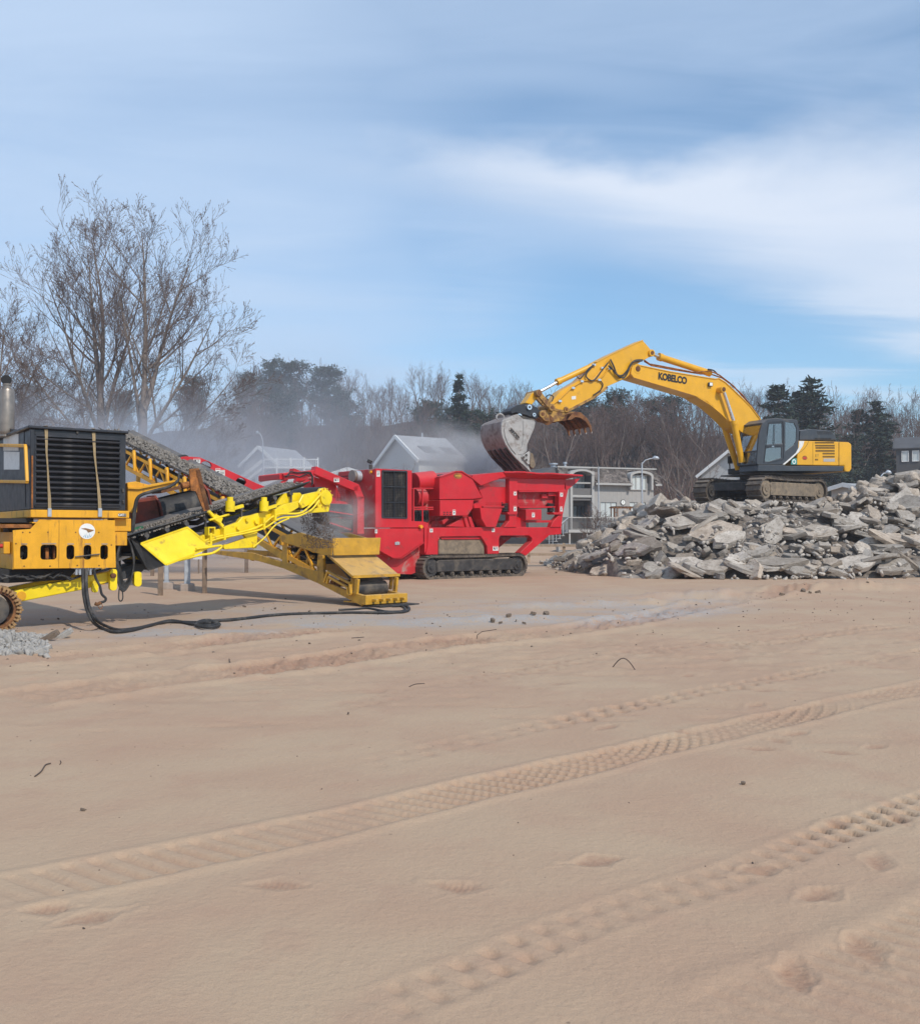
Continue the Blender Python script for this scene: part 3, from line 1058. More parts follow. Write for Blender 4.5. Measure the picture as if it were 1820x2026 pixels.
FP = []
for i, (s, h, kd) in enumerate(((101, 13, (7, 5, 3)), (102, 15, (7, 5, 3)), (103, 14, (8, 5, 3)), (104, 12, (7, 5, 3)), (105, 16, (7, 5, 3)), (106, 13, (7, 6, 3)))):
    FP.append((h, forest_proto(s, h, rgl := 0.0, kd)))
CPR = {k: conifer_proto(s, h, st) for k, (s, h, st) in {'pine': (201, 16, 'pine'), 'pine2': (202, 15, 'pine'), 'round': (203, 14, 'round'), 'spruce': (204, 14, 'spruce'), 'round2': (205, 13, 'round')}.items()}
_first = {}


def put_tree(key, name, label, px, Y, top_py, group, twig='forest_twig'):
    """woodland tree standing on the hill whose tip reaches the sight line top_py"""
    b = at(px, 1000, Y)
    g = max(float(hill_h(b.x, Y)), 0) if Y > 98 else gz(b.x, Y)
    top = at(px, top_py, Y).z
    H = max(3.0, top - g)
    rg = random.Random(int(px * 7 + Y * 3))
    o = thing(name, label, 'tree', (b.x, Y, g - 0.15), rg.uniform(0, 6.28), group)
    if isinstance(key, int):
        h0, (tk, tn) = FP[key]
        src = _first.get(key)
        if src is None:
            src = (tk.build('trunk', 'forest_bark'), tn.build('crown', twig))
            for s_ in src: s_.parent = o
            _first[key] = src
            parts = src
        else:
            parts = [inst(s_, s_.name.split('.')[0], o) for s_ in src]
        # real top of the mesh
        zt = max(float(np.concatenate(tn.V)[:, 2].max()), 0.1)
        sx_ = 0.75 + 0.5 * rg.random()
        o.scale = (H / zt * sx_, H / zt * sx_, H / zt)
    else:
        tr, (V, F) = CPR[key]
        h0 = V[:, 2].max()
        src = _first.get(key)
        if src is None:
            src = (tr.build('trunk', 'forest_bark', o), fast_mesh('crown', V, F, 'needles_pale' if key.startswith('round') else 'needles', o))
            _first[key] = src
        else:
            [inst(s_, s_.name.split('.')[0], o) for s_ in src]
        sx_ = (0.80 if not key.startswith('pine') else 1.15) + 0.25 * rg.random()
        o.scale = (H / h0 * sx_, H / h0 * sx_, H / h0)
    return o


RIDGE = 'bare trees along the wooded ridge'
SLOPE = 'bare trees on the wooded slope'
# skyline tips read off the picture: (x, y)
tips = [(470, 722), (520, 716), (600, 702), (640, 706), (690, 722), (735, 728), (770, 738), (795, 745), (838, 704), (862, 712), (930, 722), (950, 735), (985, 752), (1012, 736), (1040, 748),
        (1085, 770), (1120, 765), (1180, 770), (1225, 762), (1268, 768), (1300, 760), (1345, 772), (1370, 745), (1410, 752), (1440, 748), (1475, 742), (1500, 752), (1545, 742),
        (1655, 770), (1680, 778), (1722, 752), (1760, 792), (1790, 802), (1815, 805), (1850, 790), (1880, 800)]
rg = random.Random(3)
MARKS = ((60, 'behind the exhaust stack'), (250, 'behind the black engine box'), (380, 'behind the forked bare trees'), (480, 'behind the red conveyor tip'), (570, 'above the white deck house'), (650, 'above the crusher jib'),
         (720, 'above the crusher air cleaner'), (780, 'over the west gable of the pale house'), (860, 'over the pale house roof'), (940, 'around the pointed spruce'), (1010, 'behind the bucket'), (1080, 'behind the bucket linkage'), (1150, 'above the thumb'),
         (1230, 'under the stick of the digger'), (1300, 'under the lettered boom'), (1370, 'over the east end of the grey house'), (1440, 'under the bend of the boom'), (1510, 'behind the boom foot'), (1580, 'behind the digger cab'), (1660, 'over the engine deck'),
         (1740, 'around the wide dark pine'), (1800, 'over the hillside house'), (9999, 'beyond the heap at the east edge'))


def mark(px): return next(t for lim, t in MARKS if px < lim)


TYP = ['rounded bare tree on the skyline ', 'upswept bare tree on the skyline ']
for i, (x, y) in enumerate(tips):
    put_tree(i % 6, 'bare_tree', 'tall ' + TYP[i % 2] + mark(x), x, rg.uniform(186, 222), y + 2, RIDGE)
    x2 = x + rg.uniform(12, 26)
    put_tree((i + 3) % 6, 'bare_tree', 'shorter ' + TYP[(i + 1) % 2] + mark(x2), x2, rg.uniform(180, 226), y + rg.uniform(8, 34), RIDGE)
for x, y in tips:
    x2 = x - rg.uniform(4, 22)
    put_tree(rg.randrange(6), 'bare_tree', 'slender ' + TYP[rg.randrange(2)] + mark(x2), x2, rg.uniform(160, 200), y + rg.uniform(10, 30), RIDGE)
for x in range(-80, 480, 40):
    put_tree(rg.randrange(6), 'bare_tree', 'hazy ' + TYP[0] + mark(x), x, rg.uniform(150, 215), 735 + rg.uniform(0, 45), RIDGE)
for i in range(130):
    x = 440 + (i + rg.random()) * 11.3
    Y = rg.uniform(122, 175)
    ty = rg.uniform(752, 840)
    put_tree(rg.randrange(6), 'bare_tree', ('high thin' if ty < 780 else ('middling thin' if ty < 810 else 'low thin')) + (' bare tree low on the slope ' if Y < 148 else ' bare tree up on the slope ') + mark(x), x, Y, ty, SLOPE)
EV = 'evergreens on the wooded hill'
for key, lab, x, Y, y in (
        ('round', 'broad hazy evergreen at the hill top behind the budded tree', 535, 200, 700), ('round2', 'rounded hazy evergreen beside the tallest ridge pine', 575, 196, 706),
        ('round', 'big hazy evergreen low on the skyline left of the ridge trees', 490, 190, 728), ('round2', 'dark rounded evergreen rising among ridge trees', 645, 192, 716),
        ('round', 'hazy pine behind the forked bare tree', 380, 185, 738), ('round2', 'hazy evergreen behind the exhaust stack', 60, 180, 752), ('round', 'hazy evergreen between the two tall bare trunks', 240, 185, 765),
        ('round2', 'hazy mid-slope evergreen under the rounded pines', 560, 165, 770), ('round', 'mid-slope evergreen below the ridge trees', 680, 168, 762),
        ('spruce', 'dark pointed spruce behind the dusty bucket', 908, 150, 736), ('round2', 'squat dark evergreen beside the pointed spruce', 850, 152, 784), ('round', 'low dark evergreen behind the bucket top', 965, 148, 800),
        ('round2', 'dark evergreen showing under the digger arm', 1150, 165, 768), ('round', 'dark evergreen under the bend of the boom', 1215, 158, 762), ('round2', 'low evergreen behind the lettered boom', 1310, 160, 775),
        ('pine2', 'ragged dark pine behind the digger cab roof', 1540, 118, 757), ('pine', 'tallest dark pine rising above the digger engine deck', 1608, 120, 738), ('pine2', 'dark pine leaning beside the tallest pine', 1580, 124, 770),
        ('pine', 'wide dark pine over the hillside house', 1735, 126, 786), ('pine2', 'lower dark pine next to the hillside house', 1700, 128, 806), ('round2', 'dark shrubby evergreen right of the engine deck', 1650, 122, 845)):
    put_tree(key, 'evergreen_tree', lab, x, Y, y, EV)


def brush_proto(seed, n=26):
    rg_ = np.random.default_rng(seed)
    t = Tubes()
    for _ in range(n):
        a, s = rg_.uniform(0, 6.28), rg_.uniform(0.1, 0.6)
        L = rg_.uniform(1.0, 2.6)
        d = np.array([math.cos(a) * s, math.sin(a) * s, 1.0])
        p0 = np.array([rg_.normal(0, .4), rg_.normal(0, .4), 0])
        p1 = p0 + d * L * 0.5
        p2 = p1 + (d + rg_.normal(0, .25, 3)) * L * 0.5
        t.add([p0, p1, p2], [0.022, 0.016, 0.008], 3)
        for _ in range(3):
            e = d + rg_.normal(0, .55, 3)
            q = p0 + (p1 - p0) * rg_.uniform(0.5, 1) 
            t.add([q, q + e * L * 0.22, q + e * L * 0.42], [0.011, 0.009, 0.006], 3)
    return np.concatenate(t.V), np.concatenate(t.F)


def scatter_brush(name, label, n, seed, m, fn, smin, smax):
    protos = [brush_proto(seed + i) for i in range(3)]
    rg_ = np.random.default_rng(seed)
    Vs, Fs, k = [], [], 0
    for i in range(n):
        x, y, z = fn(rg_)
        V, F = protos[i % 3]
        a, s = rg_.uniform(0, 6.28), rg_.uniform(smin, smax)
        c, sn = math.cos(a), math.sin(a)
        W = np.stack([V[:, 0] * c - V[:, 1] * sn, V[:, 0] * sn + V[:, 1] * c, V[:, 2] * rg_.uniform(0.8, 1.3)], 1) * s + [x, y, z]
        Vs.append(W); Fs.append(F + k); k += len(V)
    o = fast_mesh(name, np.concatenate(Vs), np.concatenate(Fs), m)
    return props(o, label, kind='stuff')


def slope_spot(g):
    Y = g.uniform(108, 205)
    px = g.uniform(420, 1880)
    x = (px - 910) / FOC * Y
    return x, Y, float(hill_h(x, Y)) - 0.1


def foot_spot(g):
    Y = g.uniform(100, 128)
    px = g.uniform(930, 1500)
    x = (px - 910) / FOC * Y
    return x, Y, max(float(hill_h(x, Y)), 0) - 0.1


scatter_brush('undergrowth', 'leafless brown scrub covering the hillside', 900, 300, 'forest_twig', slope_spot, 0.8, 1.7)
scatter_brush('red_undergrowth', 'reddish bare scrub at the foot of the hill behind the grey house', 420, 320, 'red_twig', foot_spot, 1.2, 2.4)
# ------------------------------------------------------------------ shared machine pieces
def stadium(u0, u1, w0, w1, n=10, sag=0.0):
    r = (w1 - w0) / 2
    cy = (w0 + w1) / 2
    a = ring(u1 - r, cy, r, n, -90, 90)
    b = ring(u0 + r, cy, r, n, 90, 270)
    top = []
    if sag:
        for i in range(1, 8):
            t = i / 8
            top.append((u1 - r + (u0 - u1 + 2 * r) * t, w1 - sag * math.sin(math.pi * t)))
    return a + top + b


def walk(poly, step):
    """points, tangents at even spacing round a closed outline"""
    P = [Vector((p[0], p[1])) for p in poly]
    L = [(P[(i + 1) % len(P)] - P[i]).length for i in range(len(P))]
    tot = sum(L)
    n = max(8, int(round(tot / step)))
    out, i, acc = [], 0, 0.0
    for k in range(n):
        s = tot * k / n
        while acc + L[i] < s - 1e-9:
            acc += L[i]
            i += 1
        t = (P[(i + 1) % len(P)] - P[i]) / max(L[i], 1e-9)
        out.append((P[i] + t * (s - acc), t))
    return out


def crawler(parent, u0, u1, w0, w1, v0, v1, pitch=0.17, grouser=0.035, X=None, m='track_steel', near=1, rollers=7, fm='dark_steel', fr=(0.22, 0.72), sag=0.03, bosses=0):
    """one crawler track: chain of shoes, sprocket and idler, roller frame. near: which side (v0=0 / v1=1) faces out"""
    X = X or (lambda b: b)
    H = w1 - w0
    out = stadium(u0, u1, w0, w1, 10, sag)
    inn = stadium(u0 + 0.07, u1 - 0.07, w0 + 0.07, w1 - 0.07, 10, sag)
    c = MB()
    c.prism(out, v0, v1, [inn])
    for p, t in walk(out, pitch):
        n = Vector((t.y, -t.x))
        q0, q1 = p - t * pitch * 0.40 + n * 0.002, p + t * pitch * 0.40 + n * 0.002
        c.prism([q0, q1, q1 + n * 0.018, q0 + n * 0.018], v0 - 0.015, v1 + 0.015)
        q2, q3 = p + t * pitch * 0.30, p + t * pitch * 0.40
        c.prism([q2 + n * .018, q3 + n * .018, q3 + n * (0.018 + grouser), q2 + n * (0.018 + grouser)], v0 - 0.015, v1 + 0.015)
    # links on the inner face
    vm = (v0 + v1) / 2
    for p, t in walk(inn, pitch):
        n = Vector((t.y, -t.x))
        q0, q1 = p - t * pitch * 0.34 - n * 0.045, p + t * pitch * 0.34 - n * 0.045
        c.prism([q0, q1, q1 + n * .05, q0 + n * .05], vm - 0.14, vm + 0.14)
    X(c).build('track_chain', m, parent)
    r = H / 2 - 0.10
    cy = (w0 + w1) / 2
    vo = v0 if near == 0 else v1
    s = 1 if near == 0 else -1
    for nm, uc in (('idler', u0 + H / 2), ('sprocket', u1 - H / 2)):
        b = MB()
        b.prism(ring(uc, cy, r, 20), vo + s * 0.10, vo + s * 0.36)
        b.prism(ring(uc, cy, r * 0.62, 18), vo + s * 0.05, vo + s * 0.12)
        b.prism(ring(uc, cy, r * 0.25, 12), vo + s * 0.02, vo + s * 0.12)
        X(b).build(nm, fm, parent, smooth=40)
    b = MB()
    wa, wb = w0 + H * fr[0], w0 + H * fr[1]
    b.prism([(u0 + H * 0.80, wa), (u1 - H * 0.72, wa), (u1 - H * 0.66, wb - 0.1 * H), (u1 - H * .8, wb), (u0 + H * 0.9, wb), (u0 + H * 0.78, wb - 0.1 * H)], vo + s * 0.06, vo + s * 0.44)
    X(b).build('track_frame', fm, parent, bevel=0.015)
    for i in range(rollers):
        b = MB()
        uc = u0 + H * 0.85 + (u1 - u0 - H * 1.6) * (i + 0.5) / rollers
        b.cyl((uc, vo + s * 0.08, w0 + 0.16), (uc, vo + s * 0.42, w0 + 0.16), 0.085, 12)
        b.cyl((uc, vo + s * 0.04, w0 + 0.16), (uc, vo + s * 0.09, w0 + 0.16), 0.045, 10)
        X(b).build('roller', m, parent, smooth=40)
    for i in range(bosses):
        b = MB()
        uc = u0 + (u1 - u0) * (0.42 + 0.22 * i)
        b.cyl((uc, vo + s * 0.08, w1 - 0.16), (uc, vo + s * 0.42, w1 - 0.16), 0.08, 12)
        X(b).build('carrier_roller', m, parent, smooth=40)


def sticker(fr, parent, sheet, x, y, w, h, v, kind='tall', X=None):
    """white safety sticker with its printed figures"""
    a = fr.trace(sheet, [(x - w / 2, y - h / 2), (x + w / 2, y - h / 2), (x + w / 2, y + h / 2), (x - w / 2, y + h / 2)], v)
    p = MB().prism(a, v - 0.006, v).build('safety_sticker', 'paper', parent)
    def sub(x0, y0, x1, y1, d=0.0035):
        g = lambda s, t: ((a[0][0] * (1 - s) + a[1][0] * s) * (1 - t) + (a[3][0] * (1 - s) + a[2][0] * s) * t,
                          (a[0][1] * (1 - s) + a[1][1] * s) * (1 - t) + (a[3][1] * (1 - s) + a[2][1] * s) * t)
        return [g(x0, y0), g(x1, y0), g(x1, y1), g(x0, y1)], v - 0.006 - d, v - 0.005
    b = MB()
    if kind == 'tall':
        for q in ((.30, .42, .70, .56), (.42, .56, .62, .72), (.28, .70, .50, .80)): b.prism(*sub(*q))
    elif kind == 'wide':
        for q in ((.14, .30, .40, .62), (.22, .62, .46, .78), (.55, .30, .88, .36), (.55, .46, .88, .52), (.55, .62, .88, .68)): b.prism(*sub(*q))
    else:
        for q in ((.15, .35, .85, .42), (.15, .52, .85, .58), (.15, .68, .7, .74)): b.prism(*sub(*q))
    b.build('pictogram', 'print_black', p)
    MB().prism(*sub(.06, .06, .94, .2, 0.003)).build('header_band', 'print_red' if kind != 'plain' else 'trim_grey', p)
    return p


def letters(text, parent, size, loc, mtx, m, name='lettering', extrude=0.004, bold=0.0, spacing=1.0, shear=0.0, sx=1.0):
    cu = bpy.data.curves.new(name, 'FONT')
    cu.body = text
    cu.size = size
    cu.extrude = extrude
    cu.offset = bold
    cu.space_character = spacing
    cu.shear = shear
    cu.align_x = 'CENTER'
    cu.align_y = 'CENTER'
    cu.resolution_u = 4
    tmp = bpy.data.objects.new('tmp', cu)
    COL.objects.link(tmp)
    dg = bpy.context.evaluated_depsgraph_get()
    me = bpy.data.meshes.new_from_object(tmp.evaluated_get(dg))
    bpy.data.objects.remove(tmp)
    me.name = name
    me.materials.clear()
    me.materials.append(M[m])
    o = bpy.data.objects.new(name, me)
    COL.objects.link(o)
    o.parent = parent
    o.matrix_local = Matrix.Translation(Vector(loc)) @ mtx @ Matrix.Diagonal((sx, 1, 1, 1))
    return o


def face_mtx(ang):
    """text lying on an upright face looking towards -v, turned by ang in the u-w plane"""
    return Matrix.Rotation(-ang, 4, 'Y') @ Matrix.Rotation(R(90), 4, 'X')


# ------------------------------------------------------------------ red jaw crusher
C = Fr(-2.734, 32.0, 40)
crusher = thing('jaw_crusher', 'red tracked jaw crusher with black grille and open feed hopper', 'rock crusher', C.o, C.th)
RP, RD = 'red_paint', 'red_dusty'


def cpoly(pts, v=0.0, sheet=S3):
    return C.trace(sheet, pts, v)


# engine housing: body, near plate with the grille opening
plate = cpoly([(185, 190), (442, 204), (442, 562), (528, 566), (528, 609), (185, 609)])
gr = cpoly([(230, 207), (403, 211), (403, 541), (230, 536)])
MB().prism(plate, 0.0, 0.10, [gr]).build('engine_housing_plate', RP, crusher, bevel=0.012)
MB().prism(cpoly([(187, 192), (440, 206), (440, 607), (187, 607)]), 0.102, 2.25).build('engine_housing', RD, crusher, bevel=0.015)
gb = MB()
gu0, gu1 = gr[0][0], gr[1][0]
gw0, gw1 = min(p[1] for p in gr), max(p[1] for p in gr)
MB().prism(gr, 0.085, 0.1015).build('radiator', 'black_matt', crusher)
for i in range(15):
    u = gu0 + (gu1 - gu0) * (i + 0.5) / 15
    gb.box((u - 0.007, u + 0.007), (0.03, 0.044), (gw0, gw1))
for i in range(29):
    w = gw0 + (gw1 - gw0) * (i + 0.5) / 29
    gb.box((gu0, gu1), (0.045, 0.058), (w - 0.006, w + 0.006))
gb.build('grille', 'dark_steel', crusher)
gf = MB()
for a, b in ((gr[0], gr[1]), (gr[1], gr[2]), (gr[2], gr[3]), (gr[3], gr[0])):
    gf.beam((a[0], -0.012, a[1]), (b[0], -0.012, b[1]), 0.024, 0.05)
for k in (0.33, 0.66):
    w = gw0 + (gw1 - gw0) * k
    gf.box((gu0, gu1), (0.0, 0.028), (w - 0.012, w + 0.012))
gf.box(((gu0 + gu1) / 2 - 0.012, (gu0 + gu1) / 2 + 0.012), (0.002, 0.027), (gw0, gw1))
gf.build('grille_frame', 'black_paint', crusher)
# belly under the housing
MB().prism(cpoly([(185, 614), (524, 614), (524, 712), (368, 820), (310, 820), (160, 742), (185, 700)]), 0.01, 2.2).build('belly_guard', RP, crusher, bevel=0.012)
eb = MB()
e = cpoly([(158, 738), (310, 822), (368, 824), (524, 714)], 0.0)
for a, b in zip(e[:-1], e[1:]):
    eb.beam((a[0], -0.008, a[1]), (b[0], -0.008, b[1]), 0.03, 0.022)
eb.build('belly_flange', RP, crusher)
MB().prism(cpoly([(200, 745), (520, 735), (520, 905), (440, 938), (330, 936), (235, 860)], 0.3), 0.3, 1.9).build('discharge_chute', RD, crusher, bevel=0.01)
MB().box((cpoly([(320, 760)])[0][0], cpoly([(352, 760)])[0][0]), (-0.02, 0.01), (cpoly([(0, 722)])[0][1] - .05, cpoly([(0, 712)])[0][1])).build('latch_handle', 'galvanised', crusher)
h = C.uw(S3(340, 716))
MB().cyl((h[0], -0.03, h[1]), (h[0], 0.01, h[1]), 0.045, 12).build('inspection_cap', 'trim_grey', crusher, smooth=40)
# amber lamp and rain cap, lamp on the end face
h = C.uw(S3(497, 602))
lb = MB().cyl((h[0], -0.10, h[1]), (h[0], 0.0, h[1]), 0.06, 12)
lb.build('beacon', 'amber', crusher, smooth=40)
t = C.P(S3(172, 192), 0.9)
cb = MB().cyl((0.18, 0.55, t.z - 0.25), (0.18, 0.55, t.z + 0.10), 0.055, 12)
cb.build('exhaust_pipe', 'dark_steel', crusher, smooth=40)
MB().cyl((0.12, 0.55, t.z + 0.16), (0.155, 0.54, t.z + 0.24), 0.085, 14).build('rain_cap', 'black_matt', crusher, smooth=40)
wt = plate[0][1]
# things on the left end face (u = 0 plane): canister, lamp, perforated screen
def ce(x, y, u=0.0): return C.vw(S3(x, y), u)
k = ce(45, 246, -0.15)
MB().cyl((-0.30, k[0], k[1]), (0.0, k[0], k[1]), 0.19, 22).build('air_cleaner', 'galvanised', crusher, smooth=40, bevel=0.01)
ab = MB().cyl((-0.31, k[0], k[1]), (-0.20, k[0], k[1]), 0.205, 22)
ab.build('air_cleaner_cap', 'muffler_steel', crusher, smooth=40)
k = ce(155, 216)
MB().cyl((-0.06, k[0], k[1]), (0.0, k[0], k[1]), 0.05, 12).build('work_lamp', 'amber', crusher, smooth=40)
sc = MB()
for i in range(9):
    for j in range(4):
        v = 1.20 + i * 0.105
        w = wt - 0.16 - j * 0.10
        sc.box((-0.004, 0.004), (v, v + 0.06), (w - 0.035, w))
sc.build('intake_slots', 'black_matt', crusher)
# gear behind the housing: tanks, rail, dark cross members
MB().prism(cpoly([(446, 330), (590, 300), (590, 560), (446, 560)], 0.55), 0.55, 2.0).build('drive_bay', RD, crusher, bevel=0.02)
b = MB()
p, q = C.P(S3(455, 290), 0.55), C.P(S3(585, 275), 0.55)
b.cyl(p, q, 0.34, 22)
b.build('hydraulic_tank', RP, crusher, smooth=40, bevel=0.01)
b = MB()
p, q = C.P(S3(455, 395), 0.35), C.P(S3(520, 395), 0.35)
b.cyl(p, q, 0.30, 20)
b.build('drum_guard', RD, crusher, smooth=40)
b = MB()
for x in (452, 515):
    b.tube([C.P(S3(x, 330), 0.03), C.P(S3(x, 600), 0.03)], 0.028, 8)
for y in (332, 466, 480):
    b.tube([C.P(S3(452, y), 0.03), C.P(S3(590, y), 0.03)], 0.024, 8)
b.build('hand_rail', RP, crusher, smooth=40)
b = MB()
r_ = random.Random(4)
for i in range(7):
    b.tube([C.P(S3(455 + 14 * i, 480 + r_.uniform(0, 30)), 0.25), C.P(S3(470 + 14 * i, 520 + r_.uniform(-20, 20)), 0.18), C.P(S3(450 + 18 * i, 556), 0.3)], 0.022, 6)
b.build('hydraulic_hose', 'rubber', crusher, smooth=40)
MB().prism(cpoly([(446, 480), (560, 480), (560, 566), (446, 566)], 0.30), 0.30, 0.5).build('valve_chest', 'black_matt', crusher)
top_lid = MB().prism(cpoly([(505, 245), (690, 228), (690, 240), (505, 262)], 0.3), 0.3, 1.9)
top_lid.build('walkway', 'dark_steel', crusher)
# jaw box
MB().prism(cpoly([(636, 252), (720, 225), (745, 213), (790, 213), (812, 228), (868, 262), (940, 398), (872, 407), (636, 410)], -0.05), -0.05, 2.0).build('jaw_housing', RP, crusher, bevel=0.015)
b = MB()
e = cpoly([(636, 252), (720, 225), (745, 213), (790, 213), (812, 228), (868, 262)], -0.05)
for a, c in zip(e[:-1], e[1:]):
    b.beam((a[0], 0.02, a[1] + 0.01), (c[0], 0.02, c[1] + 0.01), 0.22, 0.03)
b.build('jaw_rim', RP, crusher)
MB().prism(cpoly([(640, 414), (878, 412), (872, 470), (842, 515), (805, 524), (640, 526)], -0.14), -0.14, 1.9).build('flywheel_guard', RP, crusher, bevel=0.015)
h = C.uw(S3(765, 243), -0.05)
lg = MB().prism(ring(h[0], h[1], 0.19, 20, ry=0.10), -0.058, -0.05).build('maker_badge', 'rust_orange', crusher)
MB().prism([(h[0] - .13, h[1] - .02), (h[0] + .13, h[1] - .02), (h[0] + .13, h[1] + .03), (h[0] - .13, h[1] + .03)], -0.062, -0.057).build('badge_band', 'ochre_paint', lg)
b = MB()
for i in range(3):
    for j in range(2):
        a = C.uw(S3(668 + i * 22, 500 + j * 14), -0.14)
        b.prism(ring(a[0], a[1], 0.04, 8, ry=0.02), -0.146, -0.14)
b.build('guard_slots', 'black_matt', crusher)
# struts under the jaw guard
MB().prism(cpoly([(700, 600), (770, 555), (805, 530), (830, 545), (830, 606)], 0.05), 0.05, 0.25).build('jaw_foot', RP, crusher, bevel=0.01)
for x0, x1 in ((806, 825), (838, 858)):
    MB().prism(cpoly([(x0, 532), (x1, 532), (x1 + 26, 606), (x0 + 20, 606)], -0.02), -0.02, 0.06).build('rib', RP, crusher)
MB().prism(cpoly([(655, 560), (690, 535), (700, 550), (665, 585)], 0.0), 0.0, 0.25).build('tool_bracket', RD, crusher)
MB().prism(cpoly([(590, 560), (800, 545), (800, 606), (560, 606)], 0.4), 0.4, 1.8).build('toggle_beam', RD, crusher)
MB().prism(cpoly([(556, 500), (900, 500), (920, 607), (556, 607)], 0.5), 0.5, 1.8).build('crusher_frame', RD, crusher)
# feed pan, chute, hopper
MB().prism(cpoly([(905, 318), (1122, 322), (1122, 500), (885, 500), (875, 440), (940, 400)], 0.16), 0.16, 2.1).build('feeder_pan', RP, crusher, bevel=0.01)
b = MB()
for i in range(9):
    for j in range(2):
        a = C.uw(S3(968 + i * 14, 432 + j * 12), 0.16)
        b.prism(ring(a[0], a[1], 0.022, 6), 0.14, 0.162)
b.build('bolt_rows', RD, crusher)
MB().prism(cpoly([(922, 468), (1080, 474), (1034, 604), (966, 604), (932, 545)], -0.18), -0.18, 0.30).build('side_chute', RP, crusher, bevel=0.012)
MB().prism(cpoly([(868, 240), (1100, 213), (1132, 262), (1070, 264), (1010, 280), (930, 312), (868, 262)], -0.05), -0.05, 0.12).build('gusset_plate', RP, crusher, bevel=0.01)
MB().prism(cpoly([(870, 236), (1100, 214), (1100, 232), (870, 258)], 0.12), 0.12, 2.2).build('pan_cover', RP, crusher)
b = MB()
for y in (456, 462):
    p, q = C.P(S3(940, y), 0.10), C.P(S3(1130, y), 0.10)
b.beam(p, q, 0.10, 0.05)
b.build('pan_flange', RD, crusher)
# hopper walls: near wall, flared lip, sloping end
nw = cpoly([(1140, 258), (1520, 268), (1520, 350), (1140, 346)])
MB().prism(nw, 0.0, 0.07).build('hopper_wall', RP, crusher, bevel=0.01)
MB().prism(nw, 2.45, 2.52).build('hopper_wall', RD, crusher)
lo0, lo1 = C.P(S3(1120, 262), 0.0), C.P(S3(1524, 268), 0.0)
hi0, hi1 = C.P(S3(1088, 214), -0.34), C.P(S3(1640, 240), -0.34)
th = Vector((0, 0.05, 0))
b = MB()
b.hexa([lo0, lo1, lo1 + th, lo0 + th], [hi0, hi1, hi1 + th, hi0 + th])
b.build('hopper_lip', RP, crusher)
b = MB()
for i in range(8):
    f0, f1 = i / 8, (i + 1) / 8
    jz = r_.uniform(-0.02, 0.02)
    b.beam(hi0.lerp(hi1, f0) + Vector((0, 0, jz)), hi0.lerp(hi1, f1 + 0.004) + Vector((0, 0, jz + r_.uniform(-.015, .015))), 0.10, 0.06)
b.build('hopper_rim', RP, crusher, bevel=0.01)
far0, far1 = Vector((hi0.x, 2.85, hi0.z)), Vector((hi1.x, 2.85, hi1.z))
b = MB()
b.hexa([lo1, Vector((lo1.x, 2.5, lo1.z)), Vector((lo1.x - 0.06, 2.5, lo1.z)), lo1 - Vector((0.06, 0, 0))],
       [hi1, far1, far1 - Vector((0.06, 0, 0)), hi1 - Vector((0.06, 0, 0))])
b.prism([(0.0, lo1.z), (2.5, lo1.z), (2.4, lo1.z - 0.55), (0.1, lo1.z - 0.55)], lo1.x - 0.06, lo1.x, ax='u')
b.build('hopper_end_wall', RP, crusher)
b = MB()
e1 = cpoly([(1520, 270), (1626, 262), (1600, 292), (1548, 335), (1530, 352)], 0.02)
b.prism(e1, 0.02, 0.08)
b.build('hopper_corner', RP, crusher)
b = MB()
b.hexa([Vector((lo0.x, 2.45, lo0.z)), Vector((lo1.x, 2.45, lo1.z)), Vector((lo1.x, 2.5, lo1.z)), Vector((lo0.x, 2.5, lo0.z))],
       [Vector((hi0.x, 2.80, hi0.z)), Vector((hi1.x, 2.80, hi1.z)), far1, far0])
b.build('hopper_lip', RD, crusher)
# posts, cross beams, feeder side
for pts in ([(1128, 258), (1186, 260), (1186, 498), (1176, 560), (1182, 606), (1090, 606), (1128, 560)],
            [(1478, 346), (1544, 340), (1512, 480), (1508, 500), (1496, 606), (1420, 606), (1434, 570), (1478, 520)]):
    MB().prism(cpoly(pts, -0.06), -0.06, 0.16).build('hopper_post', RP, crusher, bevel=0.012)
    MB().prism(cpoly(pts, 0), 2.2, 2.4).build('hopper_post', RD, crusher)
for x0, x1 in ((1110, 1190), (1436, 1512)):
    MB().prism(cpoly([(x0, 500), (x1, 500), (x1 - 10, 516), (x0 + 12, 516)], -0.12), -0.12, 0.25).build('spring_seat', RP, crusher, bevel=0.006)
MB().prism(cpoly([(1186, 352), (1480, 352), (1480, 470), (1186, 464)], 0.28), 0.28, 2.0).build('feeder_side', RD, crusher)
b = MB()
for i in range(11):
    for j in range(2):
        a = C.uw(S3(1200 + i * 13 + j * 6, 438 + j * 11), 0.28)
        b.prism(ring(a[0], a[1], 0.02, 6), 0.262, 0.282)
b.prism(cpoly([(1190, 372), (1212, 372), (1212, 396), (1190, 396)], 0.2), 0.2, 0.28)
b.prism(cpoly([(1360, 372), (1400, 372), (1400, 400), (1360, 400)], 0.16), 0.16, 0.28)
b.prism(cpoly([(1405, 362), (1475, 362), (1475, 384), (1405, 384)], 0.10), 0.10, 0.28)
b.build('side_fittings', RP, crusher)
b = MB()
b.beam(C.P(S3(1186, 352), 0.06), C.P(S3(1480, 352), 0.06), 0.16, 0.05)
b.beam(C.P(S3(1186, 466), 0.10), C.P(S3(1440, 462), 0.10), 0.2, 0.05)
b.build('cross_beam', RP, crusher)
MB().prism(cpoly([(1246, 478), (1356, 478), (1356, 553), (1246, 556)], -0.18), -0.18, 0.25).build('control_box', RP, crusher, bevel=0.012)
MB().prism(cpoly([(1180, 530), (1246, 560), (1246, 606), (1165, 606)], 0.1), 0.1, 0.3).build('brace_plate', RP, crusher)
